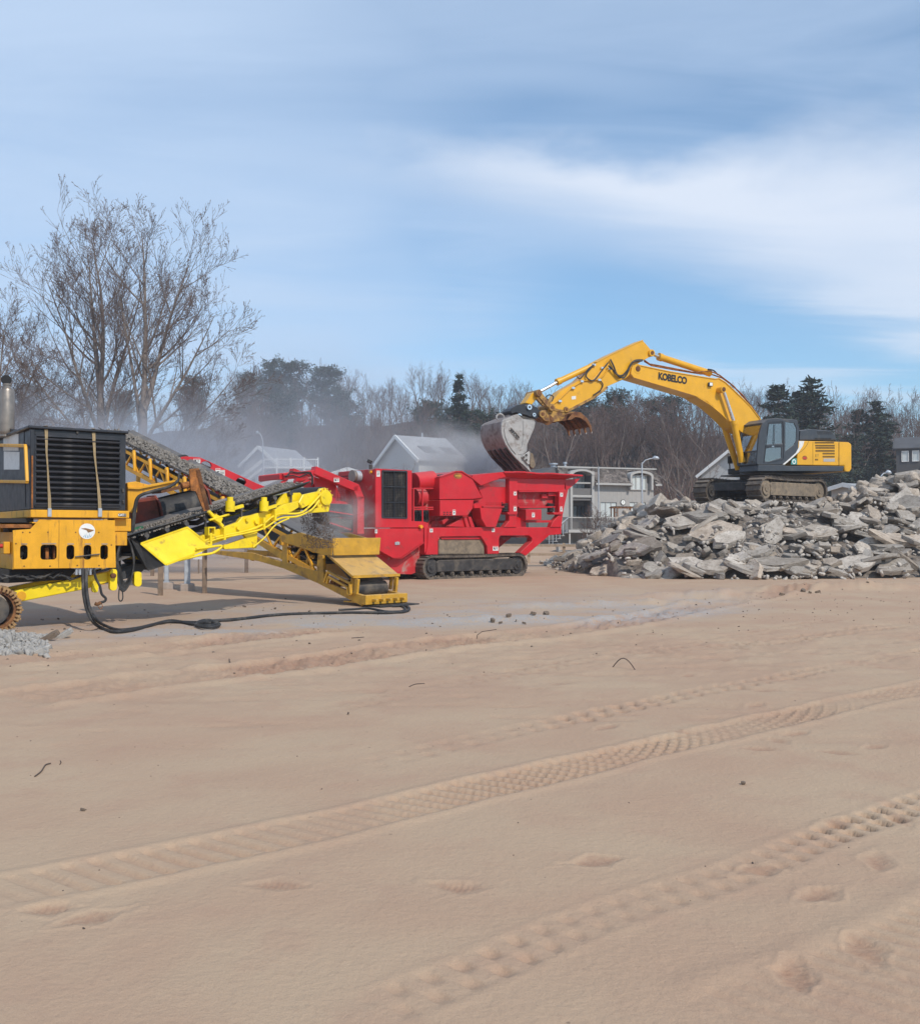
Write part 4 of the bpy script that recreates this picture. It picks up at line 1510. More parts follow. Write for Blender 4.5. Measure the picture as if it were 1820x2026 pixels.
MB().prism(cpoly([(1230, 556), (1440, 556), (1420, 572), (1230, 572)], 0.1), 0.1, 1.9).build('deck_beam', RP, crusher)
for x in (1096, 1418):
    b = MB()
    c0 = C.P(S3(x, 498), 0.12)
    b.tube([c0 + Vector((0.11 * math.cos(q * 0.7), 0.11 * math.sin(q * 0.7), q * 0.0068)) for q in range(0, 50)], 0.026, 6)
    b.build('coil_spring', 'black_matt', crusher, smooth=60)
# chassis beam with the raised leg
chs = [(556, 608), (1496, 605), (1496, 655), (1412, 662), (1243, 808), (1204, 786), (1288, 706), (1290, 684), (1270, 665), (1064, 665), (1056, 690), (1056, 796), (976, 796), (972, 742), (944, 694), (926, 669), (642, 672), (626, 702), (626, 800), (540, 800), (552, 740)]
MB().prism(cpoly(chs, -0.02), -0.02, 0.28).build('chassis', RP, crusher, bevel=0.012)
MB().prism(cpoly(chs, 0), 1.95, 2.2).build('chassis', RD, crusher)
MB().prism(cpoly([(526, 566), (556, 575), (556, 745), (530, 792)], 0.02), 0.02, 0.3).build('chassis_end', RP, crusher)
MB().prism(cpoly([(632, 690), (954, 690), (954, 798), (632, 798)], 0.10), 0.10, 1.85).build('fuel_tank', 'mud_steel', crusher, bevel=0.03)
MB().prism(cpoly([(640, 672), (920, 672), (930, 690), (650, 690)], 0.06), 0.06, 0.16).build('tank_strap', RP, crusher)
b = MB()
b.beam(C.P(S3(1060, 672), 1.0), C.P(S3(1205, 672), 1.0), 1.8, 0.05)
b.build('cross_member', RD, crusher)
# tracks
tb = C.trace(S3, [(520, 985), (1252, 960)], -0.1)
u0, u1 = tb[0][0], tb[1][0]
tw = C.uw(S3(560, 806), -0.1)[1]
crawler(crusher, u0, u1, 0.0, tw, -0.10, 0.45, 0.13, 0.022, near=0, rollers=8, fr=(0.30, 0.80), sag=0.02)
crawler(crusher, u0, u1, 0.0, tw, 1.75, 2.30, 0.13, 0.022, near=1, rollers=8, fr=(0.30, 0.80), sag=0.02)
# conveyor arch and jib at the left end
AV = 0.45
arch = [(1188, 214), (1420, 312), (1444, 372), (1444, 570)]
b = MB()
pts = [C.P(S2(*q), AV) for q in arch]
for a, c in zip(pts[:-1], pts[1:]):
    dd = (c - a).normalized() * 0.06
    b.beam(a - dd, c + dd, 0.28, 0.26)
b.build('support_arch', RP, crusher, bevel=0.012)
b = MB()
pts2 = [p + Vector((0, 1.35, 0)) for p in pts]
for a, c in zip(pts2[:-1], pts2[1:]):
    dd = (c - a).normalized() * 0.06
    b.beam(a - dd, c + dd, 0.28, 0.26)
b.build('support_arch', RD, crusher)
b = MB()
j0, j1 = C.P(S2(1000, 248), AV), C.P(S2(1195, 225), AV)
b.beam(j0, j1, 0.20, 0.20)
b.beam(j0 + Vector((0, 1.35, 0)), j1 + Vector((0, 1.35, 0)), 0.2, 0.2)
b.beam(j0, j0 + Vector((0, 1.35, 0)), 0.16, 0.16)
b.build('jib', RP, crusher, bevel=0.01)
b = MB()
b.beam(C.P(S2(1030, 262), AV), C.P(S2(925, 330), AV), 0.07, 0.07)
b.beam(C.P(S2(1165, 262), AV), C.P(S2(1080, 310), AV), 0.07, 0.07)
b.beam(C.P(S2(1075, 265), AV + 0.5), C.P(S2(1200, 320), AV + 0.5), 0.16, 0.2)
b.build('jib_brace', RP, crusher)
b = MB()
b.tube([C.P(S2(x, y), AV - 0.14) for x, y in ((1022, 250), (1050, 218), (1090, 224), (1130, 220), (1165, 222), (1175, 240), (1172, 300))], 0.022, 6)
b.tube([C.P(S2(x, y), AV - 0.16) for x, y in ((1010, 244), (1060, 240), (1100, 250), (1150, 228), (1178, 244), (1180, 290))], 0.022, 6)
b.build('hydraulic_hose', 'rubber', crusher, smooth=60)
pp = cpoly([(1190, 250), (1420, 318), (1420, 420), (1190, 420)], AV + 0.3, S2)
hol = []
for i in range(4):
    for j in range(7):
        a = C.uw(S2(1318 + i * 15, 306 + j * 13), AV + 0.3)
        hol.append(rrect(a[0] - 0.05, a[0] + 0.05, a[1] - 0.035, a[1] + 0.035, 0.02, 2))
MB().prism(pp, AV + 0.3, AV + 0.33, hol).build('perforated_guard', RP, crusher)
MB().prism(cpoly([(1270, 402), (1400, 408), (1418, 440), (1418, 480), (1270, 480)], AV + 0.2, S2), AV + 0.2, AV + 1.2).build('tail_skirt', 'belt', crusher, bevel=0.02)
MB().prism(cpoly([(1270, 482), (1418, 500), (1418, 570), (1270, 570)], AV + 0.25, S2), AV + 0.25, AV + 1.2).build('tail_box', 'dark_steel', crusher)
b = MB()
b.beam(C.P(S2(1275, 448), AV + .15), C.P(S2(1420, 470), AV + .15), 0.05, 0.035)
b.beam(C.P(S2(1280, 516), AV + .15), C.P(S2(1400, 556), AV + .15), 0.05, 0.04)
b.build('tail_rail', RP, crusher)
# main discharge conveyor of the crusher
DV = 0.62
side = [(800, 108), (862, 100), (1050, 112), (1250, 200), (1818, 462), (2060, 560), (2060, 720), (1900, 700), (1640, 655), (1420, 520), (1080, 330), (930, 240), (790, 165)]
hl = []
for (x, y) in ((1140, 220), (1604, 440)):
    a = C.uw(H3(x, y), DV)
    hl.append([(a[0] + 0.17 * math.cos(q) * 0.95 + 0.05 * math.sin(q), a[1] + 0.11 * math.sin(q) - 0.05 * math.cos(q)) for q in [2 * math.pi * i / 14 for i in range(14)]])
dp = C.trace(H3, side, DV)
MB().prism(dp, DV, DV + 0.07, hl).build('conveyor_side', RP, crusher, bevel=0.01)
MB().prism(dp, DV + 1.15, DV + 1.22).build('conveyor_side', RD, crusher)
a, c = C.P(H3(840, 150), DV), C.P(H3(2060, 640), DV)
b = MB()
for z in (0.12, -0.12):
    b.beam(a + Vector((0, 0.61, z)), c + Vector((0, 0.61, z)), 1.04, 0.03)
b.build('conveyor_belt', 'belt', crusher)
b = MB()
b.cyl(a + Vector((0.06, 0.08, 0)), a + Vector((0.06, 1.14, 0)), 0.17, 18)
b.build('head_pulley', 'rubber', crusher, smooth=40)
for (x, y, w, h_, kd) in ((1012, 160, 92, 58, 'wide'), (1293, 305, 66, 92, 'tall'), (1352, 328, 66, 92, 'plain')):
    sticker(C, crusher, H3, x, y, w, h_, DV, kd)
a = C.uw(H3(1566, 535), DV)
ob = MB()
ob.prism([(a[0] - .30, a[1] + .16), (a[0] - .02, a[1] + .20), (a[0] + .26, a[1] - .02), (a[0] + .28, a[1] - .30), (a[0] - .24, a[1] - .02)], DV - 0.006, DV)
bd = ob.build('maker_plate', 'galvanised', crusher)
ob = MB()
ob.prism([(a[0] - .20, a[1] + .10), (a[0] - .02, a[1] + .13), (a[0] + .18, a[1] - .03), (a[0] + .20, a[1] - .19), (a[0] - .14, a[1] + .0)], DV - 0.009, DV - 0.005)
ob.build('plate_print', 'print_blue', bd)
# stickers on the crusher body
for (x, y, w, h_, v, kd) in ((203, 227, 24, 42, 0.0, 'plain'), (162 + 26, 634, 16, 28, 0.0, 'plain'), (738, 500, 20, 38, -0.14, 'tall'), (1168, 366, 20, 28, -0.06, 'tall'), (1168, 474, 20, 36, -0.06, 'tall'),
                             (1496, 374, 20, 30, -0.06, 'tall'), (1494, 476, 16, 36, -0.06, 'tall'), (1297, 518, 20, 34, -0.18, 'tall'), (577, 628, 22, 26, -0.02, 'plain'), (1014, 627, 20, 24, -0.02, 'plain'),
                             (1030, 755, 38, 32, -0.02, 'wide')):
    sticker(C, crusher, S3, x, y, w, h_, v, kd)
a = C.uw(H5(1297, 598), AV - 0.14)
sticker(C, crusher, H5, 1297, 598, 56, 44, AV - 0.15, 'wide')

# ------------------------------------------------------------------ excavator on the rubble heap
E = Fr(12.8, 42.0, 26)
ZB = 2.85
digger = thing('excavator', 'yellow tracked excavator with dark grey cab on top of the rubble heap', 'excavator', (E.o.x, E.o.y, ZB), E.th)
Y1 = 'dig_yellow'


def toE(b):
    """shift a piece traced in ground heights to the machine's own origin"""
    b.v = [(p[0], p[1], p[2] - ZB) for p in b.v]
    return b


def toU(b):
    c, s = math.cos(R(38 - 26)), math.sin(R(38 - 26))
    b.v = [(p[0] * c - p[1] * s, p[0] * s + p[1] * c, p[2]) for p in b.v]
    return b


crawler(digger, -2.38, 2.38, 0.0, 0.98, -1.66, -1.00, 0.215, 0.06, X=toU, near=0, rollers=7, fm='mud_steel', fr=(0.26, 0.80), sag=0.05, bosses=2)
crawler(digger, -2.38, 2.38, 0.0, 0.98, 1.00, 1.66, 0.215, 0.06, X=toU, near=0, rollers=7, fm='dark_steel', fr=(0.26, 0.80), sag=0.05, bosses=2)
b = MB()
b.prism([(-0.9, 0.45), (0.9, 0.45), (0.7, 1.0), (-0.7, 1.0)], -1.0, 1.0)
b.prism([(-1.6, -1.1), (-0.7, -0.5), (-0.7, 0.5), (-1.6, 1.1), (-1.9, 1.1), (-1.1, 0.0), (-1.9, -1.1)], 0.5, 0.85, ax='w')
toU(b).build('car_body', 'dark_steel', digger, bevel=0.02)
MB().cyl((0, 0, 0.98), (0, 0, 1.30), 0.85, 30).build('slew_ring', 'dark_steel', digger, smooth=40)


def ep(pts, v, sheet=S5):
    return [(a, w - ZB) for a, w in E.trace(sheet, pts, v)]


def EP(sheet, x, y, v):
    p = E.P(sheet(x, y), v)
    return Vector((p.x, p.y, p.z - ZB))


NV = -1.5
MB().prism(ep([(678, 812), (860, 815), (872, 821), (1284, 823), (1272, 858), (672, 858)], NV), NV, -0.38).build('skirt', 'cab_grey', digger, bevel=0.02)
MB().prism(ep([(800, 815), (1284, 823), (1272, 858), (800, 858)], NV), -0.375, 1.4).build('main_frame', 'black_matt', digger, bevel=0.02)
b = MB()
b.box((ep([(720, 0)], NV)[0][0], ep([(1230, 0)], NV)[0][0]), (-1.2, 1.2), (1.20, ep([(0, 850)], NV)[0][1]))
b.build('turntable', 'dark_steel', digger)
body = ep([(958, 644), (1245, 651), (1245, 820), (948, 816)], NV)
MB().prism(body, NV, 1.42).build('engine_housing', Y1, digger, bevel=0.03, seg=2)
MB().prism(ep([(1247, 651), (1316, 654), (1336, 668), (1337, 845), (1322, 864), (1288, 862), (1284, 824), (1247, 822)], NV - 0.02), NV - 0.02, 1.5).build('counterweight', Y1, digger, bevel=0.07, seg=3)
b = MB()
for x in (1060, 1243, 1283):
    p, q = EP(S5, x, 655, NV), EP(S5, x, 816, NV)
    b.beam(p, q, 0.012, 0.012)
e = [EP(S5, x, y, NV) for x, y in ((1030, 648), (1020, 672), (1000, 700), (975, 722), (955, 733))]
b.path(e, 0.012, 0.012)
b.build('door_seam', 'print_black', digger)
b = MB()
for y, x0, x1 in ((658, 1075, 1212), (679, 1078, 1216), (695, 1080, 1216), (716, 1080, 1216), (735, 1130, 1216), (757, 1130, 1216), (778, 1076, 1100)):
    n = int((x1 - x0) / 6.8)
    for i in range(n):
        xa = x0 + (x1 - x0) * i / n
        b.prism(ep([(xa, y - 6), (xa + 4.6, y - 6), (xa + 4.6, y + 6), (xa, y + 6)], NV - 0.004), NV - 0.006, NV + 0.01)
b.build('vent_slots', 'black_matt', digger)
b = MB().prism(ep([(1078, 738), (1102, 738), (1102, 758), (1078, 758)], NV - .01), NV - 0.012, NV)
b.build('door_handle', 'ochre_paint', digger)
MB().prism(ep([(1136, 770), (1216, 770), (1216, 792), (1136, 792)], NV - .01), NV - 0.008, NV).build('model_plate', 'trim_grey', digger)
c = ep([(1003, 765)], NV)[0]
rl = MB().prism(ring(c[0], c[1], 0.14, 16, ry=0.09), NV - 0.008, NV).build('round_badge', 'rust_orange', digger)
MB().prism(ring(c[0], c[1] - 0.01, 0.11, 12, ry=0.035), NV - 0.011, NV - .007).build('badge_band', 'red_paint', rl)
MB().prism(ep([(966, 640), (974, 572), (1040, 561), (1190, 574), (1222, 606), (1224, 640)], NV + 0.15), NV + 0.15, 0.5).build('engine_deck', 'cab_grey', digger, bevel=0.03, seg=2)
b = MB()
for i in range(3):
    for j in range(9):
        xa = 1090 + j * 12 + i * 3
        b.prism(ep([(xa, 578 + i * 8), (xa + 8, 579 + i * 8), (xa + 8, 583 + i * 8), (xa, 582 + i * 8)], NV + 0.14), NV + 0.14, NV + 0.16)
for j in range(12):
    xa = 1075 + j * 10
    b.prism(ep([(xa, 624), (xa + 6, 624), (xa + 6, 636), (xa, 636)], NV + 0.14), NV + 0.14, NV + 0.16)
b.build('deck_slots', 'black_matt', digger)
p = EP(S5, 1010, 565, -0.4)
MB().cyl((p.x + 1.4, 0.2, p.z - 0.1), (p.x + 1.4, 0.2, p.z + 0.25), 0.07, 12).build('exhaust_pipe', 'dark_steel', digger, smooth=40)
# cab: pillared shell with glass all round
cab_out = [(668, 812), (672, 720), (684, 600), (706, 520), (742, 492), (800, 486), (952, 498), (966, 560), (962, 640), (958, 700), (935, 745), (862, 812)]
w2 = ep([(722, 672), (752, 528), (842, 522), (846, 664)], NV)
w3 = ep([(718, 790), (728, 700), (780, 690), (840, 692), (838, 765), (750, 792)], NV)
w4 = ep([(866, 720), (868, 512), (930, 520), (946, 560), (944, 640), (930, 672)], NV)
co = ep(cab_out, NV)
MB().prism(co, NV, NV + 0.06, [w2, w3, w4]).build('cab_shell', 'cab_grey', digger, bevel=0.012)
MB().prism(co, NV + 1.10, NV + 1.16, [w2, w4]).build('cab_shell', 'cab_grey', digger)
for wq in (w2, w3, w4):
    MB().prism(wq, NV + 0.025, NV + 0.035).build('window_pane', 'cab_glass', digger)
for wq in (w2, w4):
    MB().prism(wq, NV + 1.12, NV + 1.13).build('window_pane', 'cab_glass', digger)
fr_ = ep([(670, 806), (674, 716), (686, 600), (708, 521)], NV)
b = MB()
for a, c in zip(fr_[:-1], fr_[1:]):
    b.beam((a[0] + .03, NV + 0.58, a[1]), (c[0] + .03, NV + 0.58, c[1]), 1.02, 0.012, up=(1, 0, 0.2))
b.build('windscreen', 'cab_glass', digger)
b = MB()
for vv in (NV + 0.03, NV + 1.13):
    for a, c in zip(fr_[:-1], fr_[1:]):
        b.beam((a[0] - .01, vv, a[1]), (c[0] - .01, vv, c[1]), 0.08, 0.05, up=(1, 0, 0.2))
for k in (0, 1, 3):
    b.beam((fr_[k][0] - .01, NV + .07, fr_[k][1]), (fr_[k][0] - .01, NV + 1.09, fr_[k][1]), 0.04, 0.05)
b.build('windscreen_frame', 'cab_grey', digger)
b = MB()
rf = ep([(706, 520), (742, 492), (800, 486), (952, 498)], NV)
for a, c in zip(rf[:-1], rf[1:]):
    b.beam((a[0], NV + 0.58, a[1] - .02), (c[0], NV + 0.58, c[1] - .02), 1.10, 0.07)
b.build('cab_roof', 'cab_grey', digger, bevel=0.015)
bk = ep([(958, 500), (958, 700)], NV)
b = MB()
b.box((bk[0][0] - .07, bk[0][0] - 0.02), (NV + 0.06, NV + 1.10), (bk[1][1], bk[0][1] - 0.05))
b.build('cab_back', 'cab_grey', digger)
fl = ep([(680, 806), (860, 806)], NV)
MB().box((fl[0][0], fl[1][0]), (NV + .06, NV + 1.10), (fl[0][1] - .06, fl[0][1])).build('cab_floor', 'black_matt', digger)
b = MB()
s0 = ep([(800, 700)], NV)[0]
b.box((s0[0] - .3, s0[0] + .2), (NV + .28, NV + .78), (s0[1] - .35, s0[1] - .12))
b.prism([(s0[0] + .12, s0[1] - .2), (s0[0] + .26, s0[1] - .2), (s0[0] + .36, s0[1] + .55), (s0[0] + .24, s0[1] + .6)], NV + .3, NV + .76)
b.prism([(s0[0] + .24, s0[1] + .6), (s0[0] + .36, s0[1] + .6), (s0[0] + .38, s0[1] + .8), (s0[0] + .28, s0[1] + .8)], NV + .4, NV + .66)
b.build('operator_seat', 'rubber', digger, bevel=0.03, seg=2)
b = MB()
b.tube([(s0[0] - .75, NV + .5, s0[1] - .7), (s0[0] - .6, NV + .5, s0[1] - .1)], 0.03, 6)
b.box((s0[0] - .25, s0[0] + .1), (NV + .16, NV + .26), (s0[1] - .12, s0[1] + .02))
b.tube([(s0[0] - .2, NV + .21, s0[1]), (s0[0] - .24, NV + .2, s0[1] + .2)], 0.025, 6)
b.build('control_lever', 'black_matt', digger)
b = MB()
b.path([EP(S5, x, y, NV - .01) for x, y in ((716, 800), (728, 690), (748, 522), (755, 514), (848, 508), (856, 560), (852, 770), (846, 778), (745, 800))], 0.018, 0.03)
b.path([EP(S5, x, y, NV - .015) for x, y in ((728, 684), (848, 678))], 0.02, 0.05)
b.path([EP(S5, x, y, NV - .01) for x, y in ((792, 528), (786, 668))], 0.014, 0.02)
b.build('door_frame', 'black_paint', digger)
MB().beam(EP(S5, 772, 684, NV - .03), EP(S5, 786, 683, NV - .03), 0.02, 0.03).build('door_handle', 'bright_steel', digger)
sw = ep([(964, 646), (1000, 646), (990, 680), (960, 726), (900, 780), (862, 812), (846, 812), (890, 775), (940, 730), (962, 690)], NV - .004)
MB().prism(sw, NV - 0.008, NV - 0.002).build('white_flash', 'paper', digger)
sw = ep([(1000, 646), (1028, 648), (1018, 672), (998, 700), (972, 722), (950, 733), (950, 812), (906, 812), (900, 800), (962, 728), (992, 680)], NV - .004)
sw2 = ep([(905, 812), (910, 780), (930, 766), (946, 770), (949, 812)], NV - .004)
MB().prism(sw2, NV - 0.012, NV - 0.002).build('teal_flash', 'print_teal', digger)
c = ep([(926, 792)], NV)[0]
MB().prism(ring(c[0], c[1], 0.10, 16), NV - 0.016, NV - 0.003).build('round_emblem', 'white_paint', digger)
MB().prism(ring(c[0], c[1], 0.06, 16), NV - 0.020, NV - 0.003).build('emblem_print', 'print_teal', digger)
b = MB()
m0 = EP(S5, 592, 700, NV - .2)
b.tube([EP(S5, 475, 850, 0.9), EP(S5, 470, 760, 0.9)], 0.025, 6)
b.box((EP(S5, 466, 0, .9).x - .05, EP(S5, 478, 0, .9).x + .05), (0.85, 0.95), (EP(S5, 0, 770, .9).z - .1, EP(S5, 0, 750, .9).z + .1))
b.build('mirror', 'black_matt', digger)

# boom, stick, cylinders
BV0, BV1 = -0.42, 0.26


def boomP(sheet, x, y, v=BV0): return EP(sheet, x, y, v)


def multi(seq, v):
    out = []
    for sh, pts in seq:
        out += ep(pts, v, sh)
    return out


boom = multi([(S4, [(1212, 312), (1222, 295), (1245, 285), (1290, 302), (1480, 335), (1700, 372), (1800, 388)]),
              (S5, [(395, 200), (440, 228), (500, 280), (560, 340), (620, 400), (700, 505), (740, 640), (700, 790), (630, 800), (600, 700), (570, 590), (505, 545), (455, 492), (410, 450), (330, 384), (240, 332)]),
              (S4, [(1800, 590), (1740, 545), (1650, 502), (1450, 442), (1225, 376), (1206, 350)])], BV0)
MB().prism(boom, BV0, BV1).build('boom', Y1, digger, bevel=0.02)
b = MB()
for seq in ([(S4, [(1250, 290), (1480, 338), (1700, 374), (1800, 390)]), (S5, [(395, 203), (440, 230), (560, 343), (620, 403), (698, 508)])],
            [(S4, [(1206, 352), (1225, 378), (1450, 444), (1650, 504), (1740, 547)]), (S5, [(240, 334), (330, 386), (410, 452), (505, 547)])]):
    pl = multi(seq, BV0)
    for a, c in zip(pl[:-1], pl[1:]):
        b.beam((a[0], (BV0 + BV1) / 2, a[1]), (c[0], (BV0 + BV1) / 2, c[1]), BV1 - BV0 + 0.06, 0.035)
b.build('boom_flange', Y1, digger)
# lettering on the boom
p, q = boomP(S4, 1398, 368), boomP(S4, 1600, 404)
ang = math.atan2(q.z - p.z, q.x - p.x)
L = (q - p).length
hgt = abs(boomP(S4, 1410, 340).z - boomP(S4, 1410, 390).z)
mid = (p + q) / 2
lt = letters('KOBELCO', digger, hgt * 1.34, (mid.x, BV0 - 0.008, mid.z - 0.01), face_mtx(ang), 'print_black', 'boom_lettering', 0.004, hgt * 0.065, 0.96)
wdt = max(v.co.x for v in lt.data.vertices) - min(v.co.x for v in lt.data.vertices)
lt.scale.x = L / wdt
stick = [(1290, 118), (1328, 160), (1364, 205), (1352, 228), (1300, 255), (1240, 290), (1212, 330), (1196, 362), (1165, 388), (1040, 442), (955, 508), (850, 562), (752, 614), (692, 606), (640, 596), (636, 566), (672, 520), (706, 478), (842, 398), (936, 310), (962, 276), (1065, 220)]
SV0, SV1 = -0.34, 0.18
MB().prism(ep(stick, SV0, S4), SV0, SV1).build('stick', Y1, digger, bevel=0.018)
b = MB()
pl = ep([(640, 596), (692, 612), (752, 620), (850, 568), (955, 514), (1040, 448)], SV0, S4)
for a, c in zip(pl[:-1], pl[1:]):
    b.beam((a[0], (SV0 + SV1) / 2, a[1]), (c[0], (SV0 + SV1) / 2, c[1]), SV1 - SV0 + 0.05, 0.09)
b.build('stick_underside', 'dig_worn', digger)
b = MB()
pl = ep([(1290, 116), (1065, 218), (962, 272)], SV0, S4)
for a, c in zip(pl[:-1], pl[1:]):
    b.beam((a[0], (SV0 + SV1) / 2, a[1]), (c[0], (SV0 + SV1) / 2, c[1]), SV1 - SV0 + 0.05, 0.03)
pl = ep([(1065, 222), (1110, 205), (1300, 122)], SV0 - 0.002, S4)
b.build('stick_flange', Y1, digger)
for (x, y, r) in ((1347, 208, 0.14), (1246, 320, 0.20)):
    c = boomP(S4, x, y, SV0)
    MB().cyl((c.x, SV0 - 0.09, c.z), (c.x, SV1 + 0.09, c.z), r, 18).build('pivot_pin', Y1, digger, smooth=40, bevel=0.01)
    MB().cyl((c.x, SV0 - 0.11, c.z), (c.x, SV0 - 0.08, c.z), r * 0.55, 14).build('pin_cap', 'rust', digger, smooth=40)


def ram(a, c, d, rb, rr, parent, nm='hydraulic_ram'):
    """barrel from a to c, rod from c to d"""
    a, c, d = Vector(a), Vector(c), Vector(d)
    t = (c - a).normalized()
    o = MB().cyl(a, c, rb, 16)
    o.cyl(c - t * 0.12, c + t * 0.05, rb * 1.18, 16)
    o.cyl(a - t * 0.1, a + t * .06, rb * 1.05, 14)
    oo = o.build(nm, Y1, parent, smooth=40)
    MB().cyl(c, d, rr, 12).build('ram_rod', 'bright_steel', oo, smooth=40)
    return oo


ram(boomP(S4, 1752, 346, -0.1), boomP(S4, 1408, 234, -0.1), boomP(S4, 1350, 208, -0.1), 0.135, 0.075, digger)
ram(boomP(S4, 955, 288, -0.1), boomP(S4, 690, 410, -0.1), boomP(S4, 556, 484, -0.1), 0.115, 0.06, digger)
ram(boomP(S5, 556, 780, -0.62), boomP(S5, 503, 510, -0.62), boomP(S5, 427, 284, -0.62), 0.13, 0.07, digger)
ram(boomP(S5, 530, 830, 0.46), boomP(S5, 424, 512, 0.46), boomP(S5, 402, 440, 0.46), 0.13, 0.07, digger)
c = boomP(S5, 427, 282, -0.7)
MB().cyl((c.x, -0.74, c.z), (c.x, 0.58, c.z), 0.13, 16).build('pivot_pin', Y1, digger, smooth=40)
MB().cyl((c.x, -0.76, c.z), (c.x, -0.73, c.z), 0.09, 14).build('pin_cap', 'rust', digger, smooth=40)
c = boomP(S5, 330, 248, BV0)
b = MB().box((c.x - .10, c.x + .10), (BV0 - 0.12, BV0), (c.z - .08, c.z + .08))
b.build('work_lamp', 'cab_grey', digger, bevel=0.02)
MB().box((c.x - .08, c.x + .06), (BV0 - 0.125, BV0 - .119), (c.z - .06, c.z + .06)).build('lamp_lens', 'white_paint', digger)
# hoses and pipes along boom and stick
b = MB()
for seq, v in (([(S4, [(1300, 262), (1340, 290), (1400, 300), (1650, 348), (1760, 340), (1800, 352)]), (S5, [(400, 185), (470, 238), (560, 322), (640, 425), (690, 492)])], -0.30),
               ([(S4, [(1300, 270), (1350, 300), (1500, 328), (1700, 360)]), (S5, [(330, 176), (420, 205), (500, 262), (600, 372), (680, 488)])], -0.15)):
    pl = multi(seq, v)
    b.tube([(a, v, w + 0.03) for a, w in pl], 0.028, 6)
b.build('boom_pipe', 'rust_orange', digger, smooth=60)
def hose(pts, v, r=0.03, sheet=S4, parent=None, m='rubber', sag=0.0):
    w = [boomP(sheet, x, y, v) for x, y in pts]
    out = []
    for i in range(len(w) - 1):
        p0, p1, p2, p3 = w[max(i - 1, 0)], w[i], w[i + 1], w[min(i + 2, len(w) - 1)]
        for k in range(5):
            t = k / 5
            out.append(0.5 * (2 * p1 + (p2 - p0) * t + (2 * p0 - 5 * p1 + 4 * p2 - p3) * t * t + (3 * p1 - p0 - 3 * p2 + p3) * t ** 3))
    out.append(w[-1])
    return MB().tube(out, r, 7).build('hydraulic_hose', m, parent or digger, smooth=60)
hose([(1290, 256), (1230, 262), (1195, 310), (1150, 362), (1110, 360), (1085, 300), (1062, 252)], SV0 - 0.08, 0.035)
hose([(1285, 262), (1215, 272), (1190, 330), (1160, 378), (1120, 372), (1075, 320), (1048, 296)], SV0 - 0.12, 0.032)
hose([(945, 290), (900, 340), (892, 375), (930, 402), (965, 380), (1000, 330), (1045, 275)], SV0 - 0.08, 0.028)
hose([(935, 296), (905, 320), (850, 385), (826, 372)], SV0 - 0.05, 0.026)
hose([(988, 400), (1008, 430), (990, 470), (940, 505)], SV0 - 0.05, 0.024)
hose([(625, 540), (605, 520), (630, 502), (658, 515), (650, 545)], SV0 - 0.02, 0.022)
hose([(1820, 360), (1790, 330), (1750, 322)], -0.25, 0.03)
b = MB()
for pts in ([(990, 395), (870, 402), (790, 450), (690, 545), (655, 570)], [(1060, 240), (1010, 310), (985, 340), (940, 395)], [(1045, 320), (1020, 360), (975, 400)]):
    pl = ep(pts, SV0 - 0.04, S4)
    b.tube([(a, SV0 - 0.04, w) for a, w in pl], 0.026, 6)
b.build('stick_pipe', 'dig_yellow', digger, smooth=60)
b = MB()
for (x, y) in ((855, 408), (793, 455), (700, 548), (1052, 318), (978, 398), (940, 292), (1000, 314)):
    c = boomP(S4, x, y, SV0)
    b.box((c.x - .07, c.x + .07), (SV0 - .09, SV0), (c.z - .045, c.z + .045))
b.build('pipe_clamp', 'bright_steel', digger, bevel=0.01)
c = ep([(787, 513), (817, 509), (817, 533), (787, 536)], SV0, S4)
MB().prism(c, SV0 - .006, SV0).build('warning_sticker', 'paper', digger)

# bucket linkage, coupler, bucket, thumb
def hp(pts, v): return ep(pts, v, H2)
for v0, v1 in ((-0.46, -0.36), (0.20, 0.30)):
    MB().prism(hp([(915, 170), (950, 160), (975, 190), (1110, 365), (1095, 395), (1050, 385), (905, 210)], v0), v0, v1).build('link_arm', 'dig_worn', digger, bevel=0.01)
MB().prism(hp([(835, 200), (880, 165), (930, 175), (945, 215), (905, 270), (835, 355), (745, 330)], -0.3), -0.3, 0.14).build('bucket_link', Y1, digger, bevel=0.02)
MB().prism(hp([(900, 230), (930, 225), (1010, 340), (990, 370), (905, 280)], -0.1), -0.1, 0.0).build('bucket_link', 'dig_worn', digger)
for (x, y, r, v) in ((937, 190, 0.13, -0.5), (1115, 388, 0.14, -0.5), (985, 482, 0.14, -0.52), (1312, 418, 0.11, -0.4)):
    c = EP(H2, x, y, v)
    MB().cyl((c.x, v, c.z), (c.x, 0.34, c.z), r, 16).build('pivot_pin', 'dig_worn', digger, smooth=40, bevel=0.01)
    MB().cyl((c.x, v - 0.015, c.z), (c.x, v, c.z), r * 0.5, 12).build('pin_cap', 'rust', digger, smooth=40)
MB().prism(hp([(535, 440), (560, 400), (630, 358), (740, 338), (810, 345), (905, 390), (955, 440), (950, 500), (905, 545), (880, 548), (760, 500), (620, 462), (560, 480)], -0.42), -0.42, 0.26).build('quick_coupler', 'black_paint', digger, bevel=0.02)
for (x, y, r) in ((797, 388, 0.10), (660, 512, 0.10), (862, 492, 0.07)):
    c = EP(H2, x, y, -0.46)
    MB().cyl((c.x, -0.50, c.z), (c.x, 0.3, c.z), r, 14).build('coupler_pin', 'bright_steel', digger, smooth=40)
    MB().cyl((c.x, -0.505, c.z), (c.x, -0.498, c.z), r * 0.45, 10).build('pin_cap', 'black_matt', digger)
MB().prism(hp([(480, 545), (560, 515), (640, 480), (690, 500), (880, 560), (870, 575), (690, 562), (600, 552)], -0.5), -0.5, 0.4).build('bucket_ear', 'dark_steel', digger, bevel=0.015)
KV0, KV1 = -0.90, 0.74
